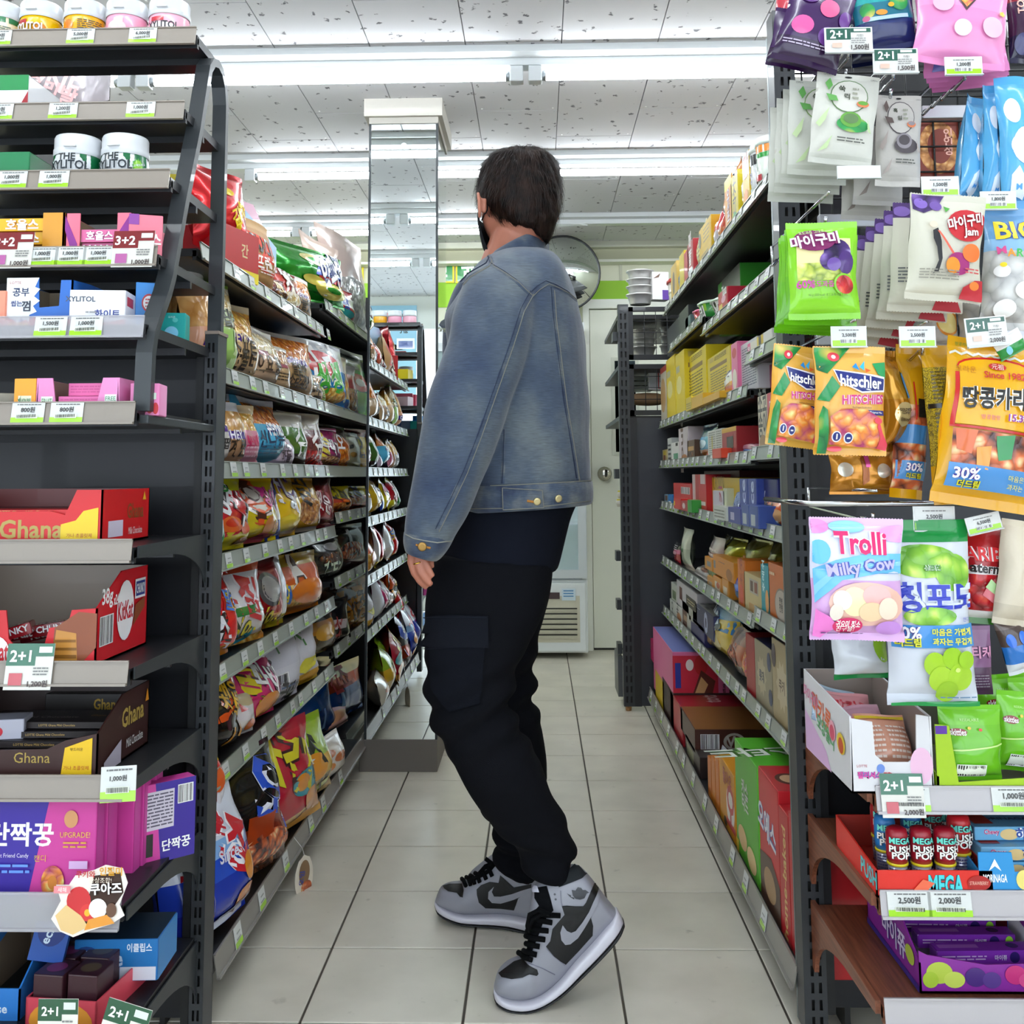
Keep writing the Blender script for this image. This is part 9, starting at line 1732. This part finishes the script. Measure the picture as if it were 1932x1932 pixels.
body = merged('body', [head_geo()] + ear_geo(-1, atY(913, 387, 2.088)) + [tube_geo([atY(913, 392, 2.098), hp(.01, -.05, -.02)], [.008, .012], 12)] + ear_geo(1) + hand + [
 tube_geo([neck1, neck1.lerp(neck0, .5), neck0], [.058, .060, .066], 18), tube_geo([neck0, J['ch'], J['ch'].lerp(J['hip'], .5), J['hip']], [.08, .12, .115, .12], 18),
 tube_geo([neck0, J['sh'], J['el'], J['wr']], [.05, .05, .040, .028], 12), tube_geo([neck0, J['sh2'], J['el2'], J['wr2']], [.05, .05, .036, .026], 12), ball_geo(J['wr2'] + Vector((.0, 0, -.03)), (.03, .02, .04)),
 tube_geo([J['hip'] + Vector((-.02, -.07, 0)), J['k1'], J['a1'], atY(1062, 1665, 2.10), atY(1090, 1710, 2.10)], [.085, .052, .036, .034, .026], 14), tube_geo([J['hip'] + Vector((0, .07, 0)), J['k2'], J['a2'], atY(985, 1648, 2.375)], [.085, .052, .032, .02], 14)], SKIN, .0034, 1)
g = MB(PO); c = hx(788, 1062, HY - .006); g.tube([c + Vector((.0078 * math.cos(a * PI / 10), .0078 * math.sin(a * PI / 10), .0022 * math.cos(a * PI / 10))) for a in range(20)], .0014, mat('e0b84a', 'chrome'), 8, closed=True); g.build('ring', body)
# eyes and mask
for s in (-1, 1):
 g = MB(PO); v, f = ball_geo(hp(.080, .031 * s, .006), .0115); g.add(v, f, mat('e8e4e0', 'plastic'), True); v, f = ball_geo(hp(.0865, .031 * s, .006), .0060); g.add(v, f, mat('1c1410', 'plastic'), True); fixnormals(g.build('eye', body))
mk = []; fs = []; nn_ = 16
for j in range(9):
 t = j / 8; u_ = -.012 - .092 * t
 for k in range(nn_ + 1):
  w = -1.25 + 2.5 * k / nn_; rr = .100 + .012 * math.cos(w) ** 4 * (1 - abs(t - .35)); sq = 1 - .22 * t ** 2.2
  mk.append(hp(rr * math.cos(w) * (1 - .04 * t) * (1 if t < .8 else .96) + .004, .080 * math.sin(w) * sq, u_))
for j in range(8):
 for k in range(nn_): fs.append((j * 17 + k, j * 17 + k + 1, (j + 1) * 17 + k + 1, (j + 1) * 17 + k))
g = MB(PO); g.add(mk, fs, mat('1a1c1f', 'cloth'), True); o = g.build('face_mask', body); s = o.modifiers.new('s', 'SOLIDIFY'); s.thickness = .0015
bb_ = bvh(body)
g = MB(PO)
P = path(bb_, [(914, 366), (919, 375), (918, 395), (912, 412), (903, 430), (900, 436)], 3, .002); g.tube([q[0] for q in P], .0014, mat('101114', 'cloth'), 6); g.build('mask_strap', body)
g = MB(PO); q = onto(bb_, 923, 407, .0006)
if q:
 p, nr = q; a = nr.orthogonal().normalized(); c_ = nr.cross(a); n = 10
 g.add([p + (a * math.cos(2 * PI * k / n) * .0028 + c_ * math.sin(2 * PI * k / n) * .0040) for k in range(n)], [tuple(range(n))], mat('2a2624', 'ink')); g.build('tattoo', body)
# --- hair: a thick cap with strands
hm, nt, b = new_mat('dark_brown_hair'); b.inputs['Base Color'].default_value = lin('1d1512'); b.inputs['Roughness'].default_value = .55; b.inputs['Specular IOR Level'].default_value = .22
tc = N(nt, 'ShaderNodeTexCoord'); nz = N(nt, 'ShaderNodeTexNoise'); nz.inputs['Scale'].default_value = 45; nz.inputs['Detail'].default_value = 5; cr = N(nt, 'ShaderNodeValToRGB')
cr.color_ramp.elements[0].color = lin('0c0605'); cr.color_ramp.elements[1].color = lin('2c1a12'); cr.color_ramp.elements[0].position = .35; cr.color_ramp.elements[1].position = .75
nt.links.new(tc.outputs['Object'], nz.inputs[0]); nt.links.new(nz.outputs[0], cr.inputs[0]); nt.links.new(cr.outputs[0], b.inputs['Base Color'])
# silhouette-true cap: rings read off the head outline
cap = loft([(962, 283, 1008, 282, 2.165, .018), (936, 291, 1030, 290, 2.165, .050), (918, 305, 1046, 303, 2.16, .080), (906, 325, 1054, 322, 2.16, .092), (901, 350, 1059, 346, 2.16, .098), (900, 375, 1060, 372, 2.16, .098), (915, 396, 1056, 398, 2.155, .094), (936, 418, 1050, 420, 2.15, .086), (955, 432, 1044, 438, 2.145, .074), (985, 440, 1038, 452, 2.14, .05), (1005, 444, 1032, 458, 2.13, .03)], 3, 40, 2.15)
hair = merged('hair', [cap], hm, .004, 1, lambda p: .0035 * nz3(Vector((p.x * 3, p.y * 3, p.z)), 18) + .002 * nz3(p, 60), parent=body)
hb = bvh(hair); me = hair.data; r = random.Random(11); g = MB(PO); vs, fs = [], []
crown = hp(-.045, .0, .10); nv = len(me.vertices)
for _ in range(9000):
 v = me.vertices[r.randrange(nv)]; p = v.co + PO; nr = v.normal
 d = (p - crown); t = (d - nr * d.dot(nr))
 if t.length < 1e-4: continue
 t = (t.normalized() + Vector((r.uniform(-.35, .35), r.uniform(-.35, .35), r.uniform(-.5, .0)))).normalized(); L = r.uniform(.016, .034); lift = r.uniform(.0, .003); s = t.cross(nr).normalized() * .0007
 if p.z < hd_c.z - .045: L *= .5; lift = 0
 k = len(vs); q = p + nr * .0008
 for j in range(4): u = j / 3; c_ = q + t * L * u + nr * (lift * math.sin(u * 2.2) * 2 - .004 * u * u) ; w = 1 - .85 * u; vs += [c_ - s * w, c_ + s * w]
 for j in range(3): fs.append((k + 2 * j, k + 2 * j + 1, k + 2 * j + 3, k + 2 * j + 2))
g.add(vs, fs, hm, True); o = g.build('hair_strands', hair); o['kind'] = 'stuff'
# --- shoes
GRY, BK, WH = mat('94959f', 'card'), mat('050608', 'matte'), mat('cfcdd8', 'plastic')
def shoe(st, hw_pad, Yf, label, top_in):
 """st: stations from toe to heel: bottom pixel, sole-top pixel, upper-top pixel, half width, depth"""
 def ringz(p0, p1, hw, ex, n=28, flat=False):
  c = (p0 + p1) / 2; a = (p1 - p0) / 2; out = []
  for k in range(n):
   w = 2 * PI * k / n; cw, sw = math.cos(w), math.sin(w); out.append(c + Vector((0, hw, 0)) * (abs(cw) ** (2 / ex) * (1 if cw >= 0 else -1)) + a * (abs(sw) ** (2 / ex) * (1 if sw >= 0 else -1)))
  return out
 def skin(R, n=28, sub=3):
  out = []; L = len(R)
  for i in range(L - 1):
   p0, p1, p2, p3 = R[max(i - 1, 0)], R[i], R[i + 1], R[min(i + 2, L - 1)]
   for s in range(sub):
    t = s / sub; out.append([.5 * ((2 * b_) + (c - a) * t + (2 * a - 5 * b_ + 4 * c - d) * t * t + (3 * b_ - a - 3 * c + d) * t ** 3) for a, b_, c, d in zip(p0, p1, p2, p3)])
  out.append(R[-1]); vs = [p for r_ in out for p in r_]
  fs = [(i * n + k, i * n + (k + 1) % n, (i + 1) * n + (k + 1) % n, (i + 1) * n + k) for i in range(len(out) - 1) for k in range(n)]
  return vs, fs + [tuple(range(n))[::-1], tuple(range((len(out) - 1) * n, len(out) * n))]
 up, so, out_ = [], [], []
 for (bx, by, sx_, sy, tx_, ty, hw, Y) in st:
  B, S_, T = atY(bx, by, Y), atY(sx_, sy, Y), atY(tx_, ty, Y)
  up.append(ringz(B.lerp(S_, .6), T, hw, 2.4)); so.append(ringz(B.lerp(S_, .18), S_, hw + hw_pad, 4.5)); out_.append(ringz(B, B.lerp(S_, .22), hw + hw_pad * .8, 5))
 u = merged('shoe', [skin(up)], GRY, .003, 2, None)
 g = MB(PO); v, f = skin(so); g.add(v, f, WH, True); s = g.build('midsole', u); fixnormals(s)
 g = MB(PO); v, f = skin(out_); g.add(v, f, mat('16171b', 'matte'), True); s2 = g.build('outsole', u); fixnormals(s2)
 u['label'] = label
 return u, s2
near_st = [(931, 1869, 932, 1858, 934, 1852, .010, 2.075), (938, 1880, 938, 1862, 940, 1835, .030, 2.072), (958, 1887, 957, 1869, 957, 1819, .042, 2.07), (984, 1889, 982, 1871, 978, 1810, .047, 2.07), (1012, 1884, 1006, 1868, 992, 1800, .048, 2.072), (1040, 1872, 1030, 1857, 996, 1768, .046, 2.08), (1070, 1852, 1056, 1836, 1000, 1715, .043, 2.085),
 (1100, 1825, 1084, 1803, 1008, 1672, .041, 2.09), (1130, 1796, 1112, 1773, 1040, 1645, .040, 2.095), (1156, 1769, 1137, 1744, 1082, 1632, .038, 2.10), (1170, 1752, 1154, 1726, 1105, 1648, .032, 2.10), (1178, 1742, 1163, 1716, 1128, 1680, .014, 2.10)]
far_st = [(821, 1704, 821, 1698, 824, 1690, .012, 2.44), (828, 1714, 828, 1699, 832, 1675, .030, 2.44), (846, 1722, 848, 1706, 850, 1668, .042, 2.435), (872, 1729, 874, 1712, 872, 1665, .048, 2.43), (902, 1732, 902, 1714, 890, 1645, .047, 2.425), (932, 1735, 930, 1714, 915, 1624, .045, 2.42), (962, 1740, 960, 1716, 938, 1608, .042, 2.41),
 (990, 1748, 990, 1722, 968, 1600, .040, 2.40), (1018, 1756, 1018, 1730, 1000, 1602, .038, 2.39), (1042, 1762, 1044, 1736, 1028, 1612, .034, 2.385), (1056, 1764, 1058, 1742, 1046, 1650, .014, 2.38)]
def T5(pts): return [(800 + x / 4.83, 1560 + y / 4.83) for x, y in pts]
SKW = []
sh, outs = shoe(near_st, .0045, 2.08, 'grey and black high-top trainer raised on its toe', None); sb = bvh(sh)
def L_(name, pts, mt, eps, sub=3): return patch(sb, T5(pts), mt, name, sh, eps, sub)
L_('toe_panel', [(680, 1335), (740, 1290), (820, 1230), (900, 1205), (960, 1265), (1030, 1300), (1042, 1340), (1025, 1358), (960, 1345), (900, 1375), (800, 1390), (710, 1372)], BK, .0012)
L_('side_panel', [(1255, 722), (1300, 716), (1380, 722), (1450, 722), (1475, 690), (1560, 490), (1585, 500), (1590, 600), (1575, 680), (1520, 830), (1540, 900), (1535, 990), (1400, 1140), (1290, 1255), (1200, 1200), (1110, 1090), (1150, 1040), (1170, 930), (1230, 860), (1280, 800)], BK, .0010, 4)
L_('collar_lining', [(1200, 480), (1290, 420), (1400, 315), (1490, 420), (1440, 470), (1340, 510), (1230, 552)], mat('2a2d2f', 'cloth'), .0014)
L_('swoosh', [(1262, 893), (1300, 945), (1340, 962), (1380, 945), (1440, 870), (1500, 775), (1560, 640), (1590, 560), (1602, 600), (1580, 700), (1530, 800), (1460, 920), (1400, 1010), (1330, 1066), (1285, 1072), (1250, 1030), (1240, 960)], GRY, .0024, 4)
for pts in ([(1300, 605), (1340, 625), (1335, 640)], [(1325, 635), (1370, 645), (1365, 660)], [(1345, 575), (1380, 580), (1400, 550), (1430, 555), (1445, 575), (1470, 575), (1490, 590), (1460, 650), (1420, 662), (1380, 655), (1355, 625)], [(1480, 585), (1505, 598), (1480, 606)]): L_('wing_emblem', pts, mat('23252c', 'ink'), .0018, 1)
for x, y in ((1192, 615), (1200, 660)): L_('eyelet', [(x + 11 * math.cos(k), y + 11 * math.sin(k)) for k in range(6)], mat('3a3a44', 'ink'), .0018, 1)
seam(sb, T5([(1245, 580), (1250, 690), (1262, 720)]), .0012, mat('8a8a9a', 'cloth'), 'stitching', sh, .002)
seam(sb, T5([(1115, 1110), (1180, 1180), (1280, 1260)]), .0012, mat('8a8a9a', 'cloth'), 'stitching', sh, .002)
seam(sb, T5([(950, 1240), (1080, 1290), (1190, 1345)]), .0014, mat('7c7c8c', 'cloth'), 'stitching', sh, .002)
L_('tongue', [(1010, 560), (1120, 540), (1150, 640), (1180, 760), (1090, 860), (1040, 1000), (990, 1130), (940, 1220), (895, 1200), (900, 1050), (960, 820), (1050, 720), (1010, 650)], mat('0c0d10', 'cloth'), .0016, 3)
L_('tongue_label', [(985, 540), (1040, 545), (1055, 600), (1000, 600)], mat('c8c8d4', 'cloth'), .003, 1)
for i, (x, y, dx, dy) in enumerate(((1110, 800, 130, 0), (1050, 850, 115, 15), (1030, 935, 100, 5), (1000, 1010, 100, 10), (970, 1070, 85, 15), (950, 1140, 80, 20), (930, 1195, 60, 15))):
 P = path(sb, T5([(x - 60, y - 20), (x, y), (x + dx, y + dy)]), 3, .006); g = MB(PO)
 if len(P) > 1: g.tube([q[0] for q in P], .0050, mat('08090b', 'cloth'), 8); g.build('lace', sh)
for pts in (((1160, 790), (1040, 760), (960, 800), (940, 900), (950, 960)), ((1150, 800), (1080, 790), (985, 850), (955, 930), (935, 950))):
 g = MB(PO); g.tube([atY(*T5([p])[0], 2.02 + .004 * i) for i, p in enumerate(pts)], .0040, mat('08090b', 'cloth'), 8); g.build('lace', sh)
sh2, _ = shoe(far_st, .0045, 2.42, 'grey and black high-top trainer standing flat behind', None); sb2 = bvh(sh2)
def L2(name, pts, mt, eps, sub=3): return patch(sb2, T5(pts), mt, name, sh2, eps, sub)
L2('toe_panel', [(172, 540), (230, 522), (350, 520), (365, 580), (355, 645), (330, 640), (300, 605), (220, 590), (185, 565)], BK, .0012)
L2('side_panel', [(480, 570), (520, 530), (600, 500), (680, 510), (695, 440), (820, 550), (980, 520), (980, 570), (860, 650), (820, 760), (700, 745), (560, 740), (500, 690), (482, 620)], BK, .0010, 4)
L2('swoosh', [(640, 542), (620, 590), (640, 630), (700, 632), (800, 610), (900, 575), (990, 550), (985, 590), (820, 660), (700, 695), (620, 688), (585, 650), (590, 590)], GRY, .0024, 4)
for x, y in ((677, 313), (671, 350)): L2('eyelet', [(x + 9 * math.cos(k), y + 9 * math.sin(k)) for k in range(6)], mat('3a3a44', 'ink'), .0018, 1)
for (x, y, dx, dy) in ((375, 500, 20, 45), (420, 480, 15, 55), (455, 465, 15, 60), (495, 440, 20, 70), (550, 420, 25, 60), (600, 380, 30, 70)):
 P = path(sb2, T5([(x - 20, y - 10), (x, y), (x + dx, y + dy)]), 3, .005); g = MB(PO)
 if len(P) > 1: g.tube([q[0] for q in P], .0046, mat('08090b', 'cloth'), 8); g.build('lace', sh2)
for pts in (((560, 290), (600, 320), (640, 350)), ((650, 340), (600, 400), (520, 440), (400, 500)), ((640, 330), (560, 360), (500, 430))):
 g = MB(PO); g.tube([atY(*T5([p])[0], 2.385) for p in pts], .0048, mat('08090b', 'cloth'), 8); g.build('lace', sh2)
